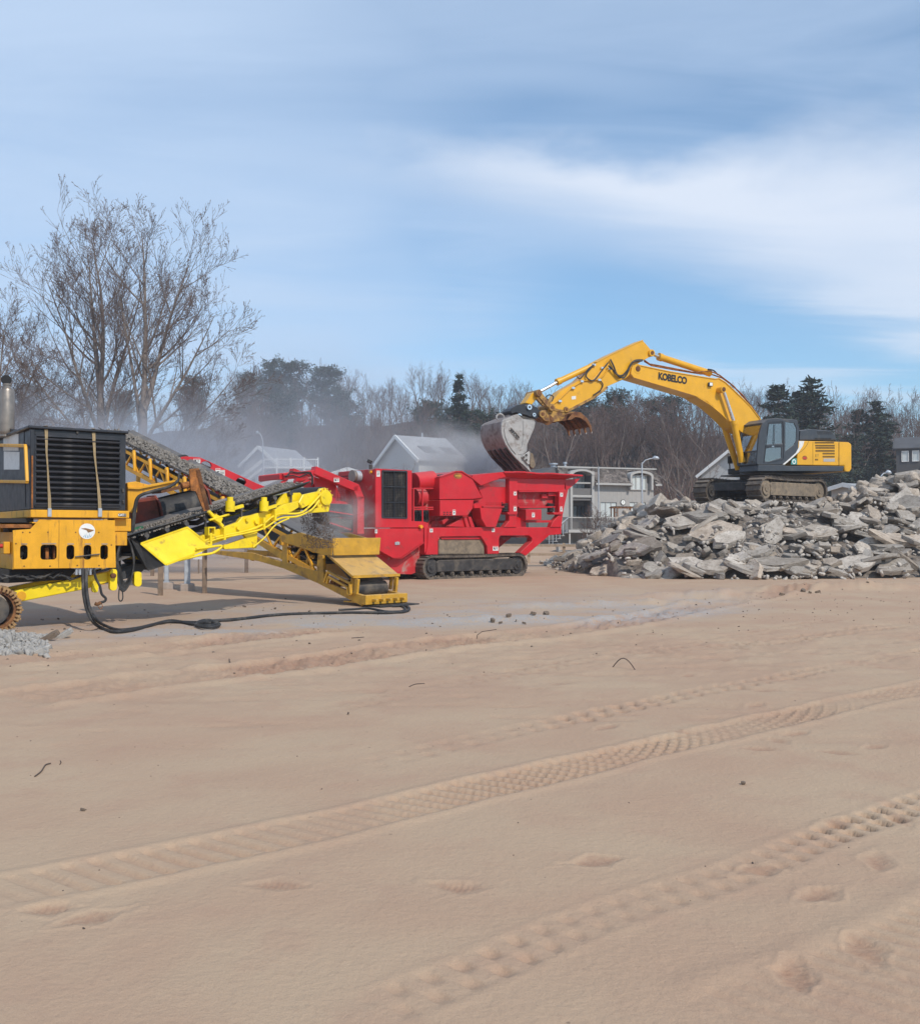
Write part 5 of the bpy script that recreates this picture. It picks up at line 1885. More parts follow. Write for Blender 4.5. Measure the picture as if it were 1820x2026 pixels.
back = [(640, 482), (540, 520), (470, 548), (430, 585), (416, 680), (432, 790), (480, 900), (540, 990), (612, 1078), (700, 1165), (828, 1290)]
front = [(800, 1215), (775, 1160), (700, 1055), (768, 992), (772, 900), (802, 830), (872, 665), (884, 600), (862, 562), (720, 552)]
for v in (KV0, KV1):
    MB().prism(hp(back + front, KV0), v, v + 0.06).build('bucket_side', 'bucket_steel', digger, bevel=0.012)
bo = hp(back, KV0)
inn = []
for i, p in enumerate(bo):
    a, c = Vector(bo[max(i - 1, 0)]), Vector(bo[min(i + 1, len(bo) - 1)])
    t = (c - a).normalized()
    inn.append((p[0] - t.y * 0.05, p[1] + t.x * 0.05))
MB().prism(bo + inn[::-1], KV0 + 0.061, KV1 - 0.001).build('bucket_shell', 'bucket_brown_shade', digger, smooth=30)
rim_ = hp(back[2:10], KV0)
b = MB()
for a, c in zip(rim_[:-1], rim_[1:]):
    b.beam((a[0], KV0 + 0.01, a[1]), (c[0], KV0 + 0.01, c[1]), 0.09, 0.06)
b.build('bucket_edge', 'bucket_steel', digger, bevel=0.012)
pan = hp([(472, 590), (560, 552), (690, 566), (702, 700), (690, 830), (655, 950), (612, 1040), (560, 980), (500, 890), (462, 790), (448, 690)], KV0)
MB().prism(pan, KV0 - 0.035, KV0).build('wear_plate', 'bucket_steel', digger, bevel=0.02, seg=2)
pan = hp([(716, 570), (850, 575), (862, 610), (845, 690), (780, 840), (755, 910), (748, 985), (690, 1040), (640, 1040), (690, 930), (715, 800)], KV0)
MB().prism(pan, KV0 - 0.02, KV0).build('wear_plate', 'bucket_steel', digger, bevel=0.012)
p, q = EP(H2, 528, 690, KV0), EP(H2, 640, 815, KV0)
ang = math.atan2(q.z - p.z, q.x - p.x)
mid = (p + q) / 2
d_ = (q - p).length
lz = [(mid.x + x * math.cos(ang) - y * math.sin(ang), mid.z + x * math.sin(ang) + y * math.cos(ang)) for x, y in rrect(-d_ * 0.60, d_ * 0.60, -d_ * .17, d_ * .17, d_ * .165, 5)]
lzi = [(mid.x + x * math.cos(ang) - y * math.sin(ang), mid.z + x * math.sin(ang) + y * math.cos(ang)) for x, y in rrect(-d_ * 0.56, d_ * 0.56, -d_ * .13, d_ * .13, d_ * .125, 5)]
MB().prism(lz, KV0 - 0.055, KV0 - 0.03, [lzi]).build('badge_rim', 'bucket_brown_shade', digger)
letters('ESCO', digger, d_ * 0.30, (mid.x, KV0 - 0.045, mid.z), face_mtx(ang), 'dark_steel', 'bucket_lettering', 0.012, d_ * 0.012, 1.1, 0.1, 1.25)
tri = hp([(684, 1072), (700, 1050), (785, 992), (800, 1010), (792, 1172), (775, 1180)], KV0)
sc_ = MB().prism(tri, KV0 - 0.07, KV0 - 0.001).build('side_cutter', 'bucket_steel', digger, bevel=0.015)
b = MB()
for (x, y) in ((708, 1078), (744, 1048), (744, 1114)):
    c = EP(H2, x, y, KV0)
    b.prism(ring(c.x, c.z, 0.045, 6), KV0 - 0.10, KV0 - 0.068)
b.build('cutter_bolts', 'dark_steel', sc_)
MB().prism(hp([(795, 1010), (830, 1030), (850, 1100), (870, 1190), (840, 1230), (800, 1215), (790, 1170)], KV1 - .4), KV1 - 0.5, KV1).build('side_cutter', 'mud_steel', digger, bevel=0.01)
for i in range(5):
    v = KV0 + 0.06 + (KV1 - KV0 - 0.24) * i / 4
    MB().prism(hp([(690, 1140), (760, 1195), (850, 1305), (842, 1320), (720, 1215), (650, 1120)], KV0), v, v + 0.14).build('bucket_tooth', 'bucket_brown_shade', digger, bevel=0.015)
b = MB()
for i in range(4):
    v = KV0 + 0.2 + (KV1 - KV0 - 0.4) * i / 3
    pl = hp([(500, 935), (560, 1025), (640, 1110), (740, 1205)], KV0)
    for a, c in zip(pl[:-1], pl[1:]):
        b.beam((a[0] - .03, v, a[1] - .03), (c[0] - .03, v, c[1] - .03), 0.16, 0.05)
b.build('wear_strips', 'dark_steel', digger)
hk = EP(H2, 400, 530, -0.1)
b = MB()
b.tube([hk + Vector((0.16 * math.cos(q), 0, 0.13 * math.sin(q))) for q in [R(-20 + 20 * i) for i in range(13)]], 0.035, 8)
b.build('lifting_eye', 'bucket_steel', digger, smooth=60)
# thumb
TM = 'rust'
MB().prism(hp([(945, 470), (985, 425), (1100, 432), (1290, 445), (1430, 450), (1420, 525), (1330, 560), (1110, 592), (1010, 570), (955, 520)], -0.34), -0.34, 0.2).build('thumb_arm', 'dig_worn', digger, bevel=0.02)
MB().cyl(EP(H2, 1050, 560, -0.30), EP(H2, 1050, 560, 0.2), 0.2, 16).build('thumb_hub', TM, digger, smooth=40)
tine = [(1330, 560), (1400, 470), (1440, 448), (1510, 458), (1600, 540), (1655, 640), (1668, 730), (1652, 735), (1630, 660), (1580, 585), (1510, 535), (1440, 520), (1380, 560)]
for i in range(5):
    v = KV0 + 0.05 + (KV1 - KV0 - 0.1) * i / 4
    MB().prism(hp(tine, KV0), v - 0.03, v + 0.03).build('thumb_tine', TM, digger, bevel=0.01)
tt = hp([(1400, 470), (1440, 450), (1510, 460), (1600, 542), (1650, 640)], KV0)
ti = [(a + 0.0, w - 0.05) for a, w in tt]
MB().prism(tt + ti[::-1], KV0 + 0.081, KV1 - 0.081).build('thumb_plate', TM, digger)
for i in range(5):
    v = KV0 + 0.05 + (KV1 - KV0 - 0.1) * i / 4
    c = hp([(1668, 722), (1650, 728), (1660, 752)], KV0)
    MB().prism(c, v - 0.045, v + 0.045).build('thumb_tip', 'bucket_steel', digger)
# ------------------------------------------------------------------ heap of broken concrete
BX = [4.1, 5.0, 5.7, 9.7, 15.8, 25.0, 30.0]
BY = [42.0, 37.2, 34.6, 33.2, 34.2, 37.0, 40.0]
HXs = [4.1, 5.0, 5.7, 6.9, 8.6, 9.8, 15.6, 17.0, 19.0, 24.0, 30.0]
HZs = [0.0, 0.55, 0.95, 1.68, 2.62, 2.62, 2.62, 3.0, 3.65, 3.9, 0.3]


def pile_h(X, Y):
    X, Y = np.asarray(X, float), np.asarray(Y, float)
    d = Y - np.interp(X, BX, BY)
    top = np.interp(X, HXs, HZs)
    lump = (fbm(X * 0.8, Y * 0.8, 111, 3, 0.5) - 0.5)
    h = np.minimum(top + lump * 0.5, np.maximum(d, 0) * (0.56 + 0.18 * lump) + 0.05)
    flat = smooth(2.6, 2.0, np.hypot((X - 12.9) / 1.15, Y - 42.0))
    h = h * (1 - flat) + 2.70 * flat
    h = h * smooth(53, 46.5, Y) * smooth(31.0, 27.0, X) * (d > -0.3)
    return np.where(d > -0.05, h, -0.2)


px_ = np.linspace(3.6, 31, 170)
py_ = np.linspace(32.4, 53, 120)
PX, PY = np.meshgrid(px_, py_)
PZ = pile_h(PX, PY) - 0.34 + (fbm(PX * 3.2, PY * 3.2, 131, 3, 0.6) - 0.5) * 0.36
pid = np.arange(PX.size).reshape(PX.shape)
pq = np.stack([pid[:-1, :-1], pid[:-1, 1:], pid[1:, 1:], pid[1:, :-1]], -1).reshape(-1, 4)
core = fast_mesh('rubble_bed', np.stack([PX, PY, PZ], -1).reshape(-1, 3), pq, 'rubble_gap_shade')
props(core, 'fine crushed concrete filling the heap under the slabs', kind='stuff')


def slab_mesh(seed, rough=0.035):
    """one broken piece: uneven outline, chipped arrises, unit size"""
    g = np.random.default_rng(seed)
    n = int(g.integers(5, 8))
    a = np.sort((np.arange(n) + g.uniform(-0.32, 0.32, n)) * 2 * np.pi / n)
    r = g.uniform(0.40, 0.56, n)
    asp = g.uniform(0.62, 0.85)
    x, y = r * np.cos(a), r * np.sin(a) * asp
    # extra points on the longer edges give a broken line
    xs, ys = [], []
    for i in range(n):
        j = (i + 1) % n
        xs.append(x[i]); ys.append(y[i])
        t = g.uniform(0.35, 0.65)
        xs.append(x[i] * (1 - t) + x[j] * t + g.normal(0, 0.022)); ys.append(y[i] * (1 - t) + y[j] * t + g.normal(0, 0.022))
    x, y = np.array(xs), np.array(ys)
    m = len(x)
    V = []
    for z, k in ((-0.5, 0.92), (-0.36, 1.0), (0.34, 1.0 + g.uniform(-.04, .04)), (0.5, 0.94)):
        jit = g.normal(0, rough * 0.5, (m, 2))
        V += [(x[i] * k + jit[i, 0], y[i] * k + jit[i, 1], z + g.normal(0, 0.03)) for i in range(m)]
    F = [tuple(reversed(range(m)))]
    for L in range(3):
        for i in range(m):
            j = (i + 1) % m
            F.append((L * m + i, L * m + j, (L + 1) * m + j, (L + 1) * m + i))
    F.append(tuple(3 * m + i for i in range(m)))
    me = bpy.data.meshes.new('concrete_slab')
    me.from_pydata(V, [], F)
    bm = bmesh.new()
    bm.from_mesh(me)
    bmesh.ops.triangulate(bm, faces=[f for f in bm.faces if len(f.verts) > 4])
    bm.to_mesh(me)
    bm.free()
    me.materials.append(M['concrete'])
    return me


SLABS = [slab_mesh(400 + i) for i in range(16)]


def pile_n(x, y):
    e = 0.35
    a = float(pile_h([x + e], [y])[0] - pile_h([x - e], [y])[0]) / (2 * e)
    b = float(pile_h([x], [y + e])[0] - pile_h([x], [y - e])[0]) / (2 * e)
    return Vector((-a, -b, 1)).normalized()


def put_slab(name, x, y, z, L, th, tilt, yaw, seed, label, group, nrm=None, w=1.0):
    o = bpy.data.objects.new(name, SLABS[seed % len(SLABS)])
    COL.objects.link(o)
    n = (nrm or (pile_n(x, y) * .45 + Vector((0, 0, .55)))) + Vector((tilt[0], tilt[1], 0))
    n.normalize()
    q = n.to_track_quat('Z', 'Y') @ Matrix.Rotation(yaw, 4, 'Z').to_quaternion()
    o.rotation_mode = 'QUATERNION'
    o.rotation_quaternion = q
    o.scale = (L, L * w, th)
    o.location = (x, y, z)
    return props(o, label, 'concrete slab' if L > 0.5 else 'concrete chunk', group, 'thing')


def pile_hit(px, py):
    d = ray((px, py))
    for i in range(600):
        s = 31 + i * 0.04
        p = Vector((0, 0, EYE)) + d * (s / d.y)
        if float(pile_h([p.x], [p.y])[0]) > p.z:
            return p
    return None


HEAP = 'broken concrete slabs of the heap'
g5 = random.Random(17)
# the pieces that stand out
HEROES = [
    (1690, 1122, 1.95, 0.22, (-.15, -.55), 0.2, 0, 'large flat slab with a yellowish stain at the heap foot', 0.62),
    (1772, 1130, 1.7, 0.20, (.1, -.15), 0.1, 3, 'broad low slab beside the stained one at the heap foot', 0.6),
    (1640, 1015, 1.0, 0.14, (.35, -1.6), 1.5, 5, 'pale upright slab leaning below the digger track', 0.8),
    (1400, 1030, 1.7, 0.34, (-.05, -.2), 0.0, 2, 'thick wide slab lying flat under the front of the digger', 0.6),
    (1300, 1003, 1.7, 0.42, (-.75, -.1), -.2, 7, 'thick slab slanting up at the shoulder of the heap near the house', 0.62),
    (1365, 985, 1.3, 0.6, (.1, -.3), 0.6, 9, 'blocky piece on the heap top touching the far track', 0.8),
    (1790, 1000, 1.7, 0.26, (-.5, -.9), 1.2, 11, 'big pointed slab tipped up high on the east side of the heap', 0.8),
    (1765, 1075, 2.6, 0.20, (.65, -.3), -.5, 1, 'long slab sliding down the east side of the heap', 0.35),
    (1720, 1085, 1.15, 0.2, (.2, -1.3), 0.3, 4, 'square upright slab standing in a hollow on the east side', 0.95),
    (1790, 1110, 2.1, 0.24, (.75, -.2), -.7, 13, 'steep dark slab sloping down at the far east foot', 0.4),
    (1225, 1040, 2.5, 0.22, (-.05, .1), 0.0, 6, 'long thin brown slab jutting toward the grey house', 0.45),
    (1210, 1075, 2.1, 0.26, (-.7, -.1), 0.1, 8, 'long slab propped on the low west end of the heap', 0.42),
    (1250, 1095, 2.4, 0.24, (-.9, -.25), 0.1, 10, 'leaning slab over a dark gap on the west slope', 0.4),
    (1535, 1120, 2.2, 0.24, (-.1, -.15), 0.1, 12, 'wide low slab in the middle of the heap foot', 0.5),
    (1500, 1100, 1.5, 0.26, (-.2, -.3), 0.5, 14, 'flat pale slab above the middle of the heap foot', 0.6),
    (1440, 1075, 1.5, 0.3, (.1, -.5), 0.4, 15, 'angular slab halfway up the middle of the heap', 0.7),
    (1620, 1060, 1.8, 0.26, (.05, -.3), 0.0, 2, 'big rounded slab halfway up below the pale upright one', 0.6),
    (1560, 1060, 1.5, 0.2, (-.4, -.3), 0.1, 5, 'slab tilted across the middle of the heap', 0.5),
    (1720, 975, 1.2, 0.3, (-.7, -.5), 0.9, 3, 'peaked slab on the skyline right of the digger track', 0.7),
    (1800, 955, 1.3, 0.5, (0, -.2), 0.2, 9, 'chunky block on the highest point of the heap', 0.75),
    (1130, 1122, 1.3, 0.22, (0, 0), 0.1, 6, 'flat slab at the western tip of the heap', 0.5),
    (1770, 1160, 1.5, 0.16, (0, 0), 0.0, 0, 'thin slab lying alone on the sand before the heap', 0.5),
    (1280, 1150, 1.6, 0.2, (0, -.1), 0.1, 8, 'low slab at the front western foot of the heap', 0.5),
]
n_h = 0
for (x, y, L, th, tl, yaw, sd, lab, w) in HEROES:
    p = pile_hit(x, y) or gp(x, y)
    put_slab('concrete_slab', p.x, p.y + 0.12, p.z + th * 0.35, L, th, tl, yaw, sd, lab, HEAP, None, w)
    n_h += 1
LAB = {'long': 'long grey broken slab wedged in the concrete heap', 'flat': 'grey broken slab lying flat in the concrete heap', 'steep': 'grey broken slab tipped steeply in the concrete heap',
       'small': 'small grey broken chunk between slabs of the heap'}
made = 0
while made < 300 - n_h:
    x = g5.uniform(4.3, 21.5)
    f = np.interp(x, BX, BY)
    y = f + abs(g5.uniform(-0.1, 1)) ** 0.9 * 8.2
    if math.hypot(x - 12.9, y - 42) < 2.6 and y > 39.3: continue
    h = float(pile_h([x], [y])[0])
    if h < 0.0: continue
    L = min(2.2, max(0.42, g5.lognormvariate(-0.06, 0.42)))
    th = g5.uniform(0.11, 0.20) if L > 0.7 else g5.uniform(0.10, 0.22)
    tl = (g5.gauss(0, 0.30), g5.gauss(-0.02, 0.32))
    w = g5.uniform(0.5, 1.0)
    k = 'small' if L < 0.62 else ('steep' if math.hypot(*tl) > 0.5 else ('long' if w < 0.66 else 'flat'))
    hh = h / 2.8
    row = 'at the foot' if hh < .28 else ('on the lower slope' if hh < .55 else ('on the upper slope' if hh < .9 else 'along the top'))
    zone = ('of the western tip' if x < 5.6 else 'of the west end by the house' if x < 7.2 else 'below the far track' if x < 9.4 else 'below the digger cab' if x < 11.6 else
            'below the near track' if x < 13.6 else 'below the counterweight' if x < 15.4 else 'of the east shoulder' if x < 17.6 else 'of the high east end')
    lb = {'long': 'long broken slab', 'flat': 'broad slab lying flat', 'steep': 'slab tipped up steeply', 'small': 'small chunk'}[k]
    put_slab('concrete_slab', x, y, h + th * g5.uniform(-0.1, 0.75), L, th, tl, g5.uniform(-0.6, 0.6) + (1.57 if g5.random() < 0.2 else 0), g5.randrange(99),
             ('thick ' if th > .155 else 'thin ') + lb + ' ' + row + ' ' + zone, HEAP, None, w)
    made += 1


def rubble_mass(name, label, n, fn, smin, smax, seed, m='concrete', flat=(0.5, 1.0)):
    """loose pieces nobody would count, joined"""
    g = np.random.default_rng(seed)
    base = []
    for me in SLABS[:10]:
        V = np.array([v.co[:] for v in me.vertices])
        me.calc_loop_triangles()
        base.append((V, np.array([t.vertices[:] for t in me.loop_triangles])))
    Vs, Fs, k = [], [], 0
    for i in range(n):
        q = fn(g)
        if q is None: continue
        V, F = base[i % len(base)]
        s = math.exp(g.uniform(math.log(smin), math.log(smax)))
        A = Matrix.Rotation(g.uniform(0, 6.28), 3, 'Z') @ Matrix.Rotation(g.normal(0, 0.6), 3, 'X') @ Matrix.Rotation(g.normal(0, 0.6), 3, 'Y')
        W = (V * [s, s * g.uniform(0.7, 1), s * g.uniform(*flat)]) @ np.array(A).T + np.array(q)
        Vs.append(W); Fs.append(F + k); k += len(V)
    o = fast_mesh(name, np.concatenate(Vs), np.concatenate(Fs), m)
    return props(o, label, kind='stuff')


def on_pile(g):
    x = g.uniform(4.0, 22)
    y = np.interp(x, BX, BY) + g.uniform(-0.35, 8.5)
    h = float(pile_h([x], [y])[0])
    return (x, y, max(h, 0) + g.uniform(0, 0.12))


def behind_pile(g):
    x, y = g.uniform(6, 26), g.uniform(40, 50)
    if math.hypot(x - 12.9, y - 42) < 2.9: return None
    return (x, y, float(pile_h([x], [y])[0]) + 0.05)


rubble_mass('small_rubble', 'small concrete bits filling gaps between the slabs', 1300, on_pile, 0.10, 0.32, 5, flat=(.22, .5))
rubble_mass('rear_rubble', 'concrete pieces covering the back of the heap', 420, behind_pile, 0.5, 1.2, 6, flat=(0.2, 0.4))

# ------------------------------------------------------------------ grey two-storey house with mansard roof
HS = Fr(8.15, 80.0, 20)
house = thing('grey_house', 'grey two-storey house with shingled mansard roof and arched dormers', 'house', HS.o, HS.th)


def hq(pts, v=0.0): return HS.trace(H1, pts, v)


def hrect(x0, y0, x1, y1, v=0.0):
    """true rectangle on the facade from two opposite corners"""
    a, b = HS.uw(H1(x0, y0), v), HS.uw(H1(x1, y1), v)
    u0, u1, w0, w1 = min(a[0], b[0]), max(a[0], b[0]), min(a[1], b[1]), max(a[1], b[1])
    return [(u0, w0), (u1, w0), (u1, w1), (u0, w1)]


def arch_top(r, rise):
    (u0, w0), (u1, _), (_, w1), _ = r
    c = (u0 + u1) / 2
    top = [(c + (u1 - u0) / 2 * math.cos(R(a)), w1 - rise + rise * math.sin(R(a))) for a in range(0, 181, 18)]
    return [(u0, w0), (u1, w0)] + top


wl = hrect(360, 1050, 1338, 325)
up_op = arch_top(hrect(480, 472, 682, 196), 0.30)
lo_op = hrect(480, 800, 682, 480)
W1, W2 = hrect(782, 702, 950, 524), hrect(1088, 702, 1255, 524)
DW = hrect(1098, 386, 1256, 246)
MB().prism(wl, 0.0, 0.2, [hrect(480, 472, 682, 330), lo_op, W1, W2]).build('wall', 'grey_siding', house)
u0, u1 = wl[0][0], wl[1][0]
b = MB()
b.box((u0, u1), (6.8, 7.0), (-0.5, wl[2][1]))
b.box((u1 - 0.2, u1), (0.2, 6.8), (-0.5, wl[2][1]))
b.box((u0, u0 + .2), (0.2, 6.8), (-0.5, wl[2][1]))
b.build('wall', 'grey_siding', house)
bt = MB()
n = 24
for i in range(n):
    u = wl[0][0] + (wl[1][0] - wl[0][0]) * (i + .5) / n
    if hq([(700, 0)])[0][0] < u:
        for a, c in ((W1[2][1] + .05, wl[2][1] - .1), (wl[0][1], W1[0][1] - .1)):
            bt.box((u - 0.018, u + 0.018), (-0.014, 0.0), (a, c))
bt.build('siding_battens', 'trim_grey', house)
ru0, ru1 = up_op[0][0], up_op[1][0]
b = MB()
b.box((ru0 - .1, ru1 + .1), (1.3, 1.4), (0.3, wl[2][1] + 0.9))
b.box((ru0 - .12, ru0 - 0.02), (0.2, 1.3), (0.3, wl[2][1] + .9))
b.box((ru1 + .02, ru1 + .12), (0.2, 1.3), (0.3, wl[2][1] + .9))
b.build('loggia_wall', 'dark_siding', house)


def window(parent, r, v, panes, name='window', fm='trim_grey', gm='curtain', t=0.07):
    (u0, w0), (u1, _), (_, w1), _ = r
    b = MB()
    b.box((u0 - t, u1 + t), (v - 0.05, v + 0.05), (w1, w1 + t))
    b.box((u0 - t, u1 + t), (v - 0.07, v + 0.05), (w0 - t, w0))
    b.box((u0 - t, u0), (v - 0.05, v + 0.05), (w0, w1))
    b.box((u1, u1 + t), (v - 0.05, v + 0.05), (w0, w1))
    for i in range(1, panes):
        u = u0 + (u1 - u0) * i / panes
        b.box((u - t * .4, u + t * .4), (v - 0.03, v + 0.05), (w0, w1))
    o = b.build(name, fm, parent)
    for i in range(panes):
        a, c = u0 + (u1 - u0) * i / panes + t * .4, u0 + (u1 - u0) * (i + 1) / panes - t * .4
        MB().box((a, c), (v + 0.03, v + 0.045), (w0, w1)).build('pane', gm, o)
    return o


window(house, W1, 0.06, 3)
window(house, W2, 0.06, 3)
lg = 1.3
window(house, hrect(488, 374, 628, 236, lg), lg - 0.06, 3)
window(house, hrect(492, 704, 622, 568, lg), lg - 0.06, 3, gm='dark_pane', fm='dark_steel')
# loggia front: pillars, arch, balcony board
b = MB()
for x0, x1 in ((455, 480), (682, 706)):
    r = hrect(x0, 1050, x1, 200)
    b.prism(r, -0.16, 0.0)
b.build('pillar', 'trim_grey', house, bevel=0.02)
o_, i_ = arch_top(hrect(440, 330, 708, 180), 0.42), arch_top(hrect(480, 330, 682, 198), 0.34)
ar = MB()
for k in range(2, len(o_) - 1):
    ar.hexa([(o_[k][0], -0.22, o_[k][1]), (o_[k + 1][0], -0.22, o_[k + 1][1]), (o_[k + 1][0], .9, o_[k + 1][1]), (o_[k][0], .9, o_[k][1])],
            [(i_[k][0], -0.22, i_[k][1]), (i_[k + 1][0], -0.22, i_[k + 1][1]), (i_[k + 1][0], .9, i_[k + 1][1]), (i_[k][0], .9, i_[k][1])])
ar.build('dormer_arch', 'trim_grey', house)
MB().prism(hrect(480, 442, 682, 378), -0.02, 0.06).build('balcony_panel', 'dark_siding', house)
MB().prism(hrect(476, 472, 684, 448), -0.12, 0.3).build('balcony_ledge', 'trim_grey', house, bevel=0.02)
MB().box((ru0 - .1, ru1 + .1), (0.0, 1.3), (HS.uw(H1(0, 476))[1] - .15, HS.uw(H1(0, 476))[1])).build('loggia_floor', 'dark_siding', house)
# mansard: courses of shingles leaning out to the eaves
we, wt_ = HS.uw(H1(900, 322), -0.45)[1], HS.uw(H1(900, 172), 0.75)[1]
ul, ur = HS.uw(H1(362, 300))[0], HS.uw(H1(1410, 330), -.4)[0]
urt = HS.uw(H1(1352, 180), 0.7)[0]
ROWS = 10
sh = MB()
rs = random.Random(8)
d0, d1 = HS.uw(H1(708, 250))[0], HS.uw(H1(1086, 250))[0]
e0, e1 = HS.uw(H1(1326, 250))[0], 99
lA = HS.uw(H1(452, 250))[0]
for i in range(ROWS):
    f0, f1 = i / ROWS, (i + 1) / ROWS
    w0, w1 = we + (wt_ - we) * f0, we + (wt_ - we) * f1
    v0, v1 = -0.45 + 1.2 * f0, -0.45 + 1.2 * f1
    right = ur + (urt - ur) * f0
    u = ul - 0.1 + rs.uniform(0, .2)
    while u < right:
        du = rs.uniform(0.22, 0.36)
        ue = min(u + du - 0.02, right)
        inside = (lA < u < d0 - .05) or (d1 - 0.05 < u < e0 and f0 < 0.88)
        if not inside and ue > u + 0.05:
            q = rs.uniform(0, 0.035)
            sh.hexa([(u, v0 - 0.09 - q, w0 - q), (ue, v0 - 0.09 - q, w0 - q), (ue, v0, w0 - q), (u, v0, w0 - q)],
                    [(u, v1 - 0.01, w1 + .02), (ue, v1 - 0.01, w1 + .02), (ue, v1 + 0.03, w1 + .02), (u, v1 + 0.03, w1 + .02)])
        u += du
    # the hipped east end
    v = v0
    while v < 6.8:
        dv = rs.uniform(0.25, 0.36)
        uo, ui = ur + (urt - ur) * f0, ur + (urt - ur) * f1
        sh.hexa([(uo, v, w0), (uo + .05, v, w0), (uo + .05, v + dv - .02, w0), (uo, v + dv - .02, w0)], [(ui, v, w1 + .02), (ui + .04, v, w1 + .02), (ui + .04, v + dv - .02, w1 + .02), (ui, v + dv - .02, w1 + .02)])
        v += dv
shg = sh.build('shingle_courses', 'shingle', house)
shg['kind'] = 'stuff'
b = MB()
def roof_piece(x0, x1, x1t, va, vb, w0=we):
    b.hexa([(x0, va, w0), (x1, va, w0), (x1, 7.0, w0), (x0, 7.0, w0)], [(x0, vb, wt_), (x1t, vb, wt_), (x1t, 6.4, wt_), (x0, 6.4, wt_)])
roof_piece(ul, lA, lA, -.36, .84)
roof_piece(lA + .001, d0 - .001, d0 - .001, 1.45, 1.5)
roof_piece(d0, d1, d1, -.36, .84)
roof_piece(d1 + .001, e0 - .001, e0 - .001, .60, .84)
roof_piece(e0, ur - .05, urt - .05, -.36, .84)
b.build('roof', 'shingle', house)
b = MB()
b.box((lA, d0), (.60, 1.45), (wt_ - .12, wt_))
b.build('loggia_ceiling', 'dark_siding', house)
b = MB()
b.box((ul, urt + .1), (0.58, 0.84), (wt_, wt_ + 0.12))
b.box((urt - .15, urt + .1), (0.84, 6.4), (wt_, wt_ + 0.12))
b.build('roof_cap', 'trim_grey', house)
MB().box((d0 - .05, d1 + .05), (-0.56, -0.42), (we - 0.16, we)).build('gutter', 'trim_grey', house)
MB().box((e0, ur + .05), (-0.56, -0.42), (we - 0.16, we)).build('gutter', 'trim_grey', house)
# east dormer
r = hrect(1086, 392, 1326, 196, -0.3)
dm = MB()
oo, ii = arch_top(r, 0.38), arch_top(hrect(1104, 392, 1306, 218, -.3), 0.30)
for k in range(1, len(oo)):
    k2 = (k + 1) % len(oo)
    dm.hexa([(oo[k][0], -0.45, oo[k][1]), (oo[k2][0], -0.45, oo[k2][1]), (oo[k2][0], 1.0, oo[k2][1]), (oo[k][0], 1.0, oo[k][1])],
            [(ii[k][0], -0.45, ii[k][1]), (ii[k2][0], -0.45, ii[k2][1]), (ii[k2][0], 1.0, ii[k2][1]), (ii[k][0], 1.0, ii[k][1])])
drm = dm.build('dormer', 'trim_grey', house)
MB().prism(ii, 0.45, 0.5).build('dormer_back', 'dark_siding', house)
window(house, hrect(1100, 386, 1256, 246, -0.06), -0.06, 3)
cck = HS.uw(H1(1015, 524))
ck = MB().prism(ring(*cck, 0.24, 20), -0.05, 0.0).build('wall_clock', 'dark_steel', house)
cf = MB().prism(ring(*cck, 0.19, 20), -0.06, -0.049).build('clock_dial', 'clock_face', ck)
b = MB()
b.beam((cck[0], -0.066, cck[1]), (cck[0] + .03, -0.066, cck[1] + .14), 0.01, 0.02)
b.beam((cck[0], -0.066, cck[1]), (cck[0] - .05, -0.066, cck[1] - .08), 0.01, 0.02)
b.build('clock_hands', 'print_black', ck)
# low west wing roof and roof vents
b = MB()
p0 = HS.uw(H1(60, 226))[0]
b.hexa([(p0, 0.5, wt_ - 1.0), (ul, 0.5, wt_ - 0.9), (ul, 7, wt_ - 0.9), (p0, 7, wt_ - 1.0)], [(p0 + .3, 2.5, wt_ - .35), (ul, 1.0, wt_ + 0.1), (ul, 6, wt_ + 0.1), (p0 + .3, 5, wt_ - .3)])
b.build('wing_roof', 'dark_roof', house)
MB().box((p0, ul - .02), (0.7, 6.8), (-0.5, wt_ - .98)).build('wing_wall', 'dark_siding', house)
for (x, y, w_, h_) in ((285, 132, .45, .3), (407, 118, .2, .4)):
    a = HS.uw(H1(x, 150), 2.0)
    b = MB()
    b.cyl((a[0], 2, a[1] - .5), (a[0], 2, a[1] + h_ * .6), w_ * .5, 12)
    b.cyl((a[0], 2, a[1] + h_ * .6), (a[0], 2, a[1] + h_), w_ * .8, 12)
    b.build('roof_vent', 'galvanised', house, smooth=40)
# deck with balusters
dk0, dk1 = HS.uw(H1(445, 800), -3)[0], HS.uw(H1(1200, 800), -3)[0]
dz = HS.uw(H1(700, 812), -3)[1]
MB().box((dk0, dk1), (-3.0, -0.17), (dz - 0.22, dz)).build('deck_floor', 'trim_grey', house)
b = MB()
for i in range(60):
    u = dk0 + (dk1 - dk0) * (i + .5) / 60
    b.box((u - .02, u + .02), (-2.97, -2.93), (dz, dz + 0.92))
for i in range(14):
    v = -2.9 + 2.7 * i / 14
    b.box((dk0 + .02, dk0 + .06), (v, v + .04), (dz, dz + .92))
b.build('deck_balusters', 'dark_siding', house)
b = MB()
b.box((dk0, dk1), (-3.0, -2.9), (dz + 0.92, dz + 1.0))
b.box((dk0, dk0 + .1), (-2.9, -.2), (dz + 0.92, dz + 1.0))
b.build('deck_rail', 'trim_grey', house)
for i in range(5):
    u = dk0 + 0.15 + (dk1 - dk0 - .3) * i / 4
    MB().box((u - .06, u + .06), (-2.9, -2.78), (-0.3, dz - 0.22)).build('deck_post', 'trim_grey', house)
for i in range(6):
    MB().box((dk0 - .3 * i - .3, dk0 - .3 * i), (-2.9, -1.8), (dz - .22 * (i + 1) - .05, dz - .22 * (i + 1))).build('stair_tread', 'trim_grey', house)
b = MB()
b.beam((dk0, -2.95, dz + .95), (dk0 - 1.9, -2.95, dz - .5), .06, .06)
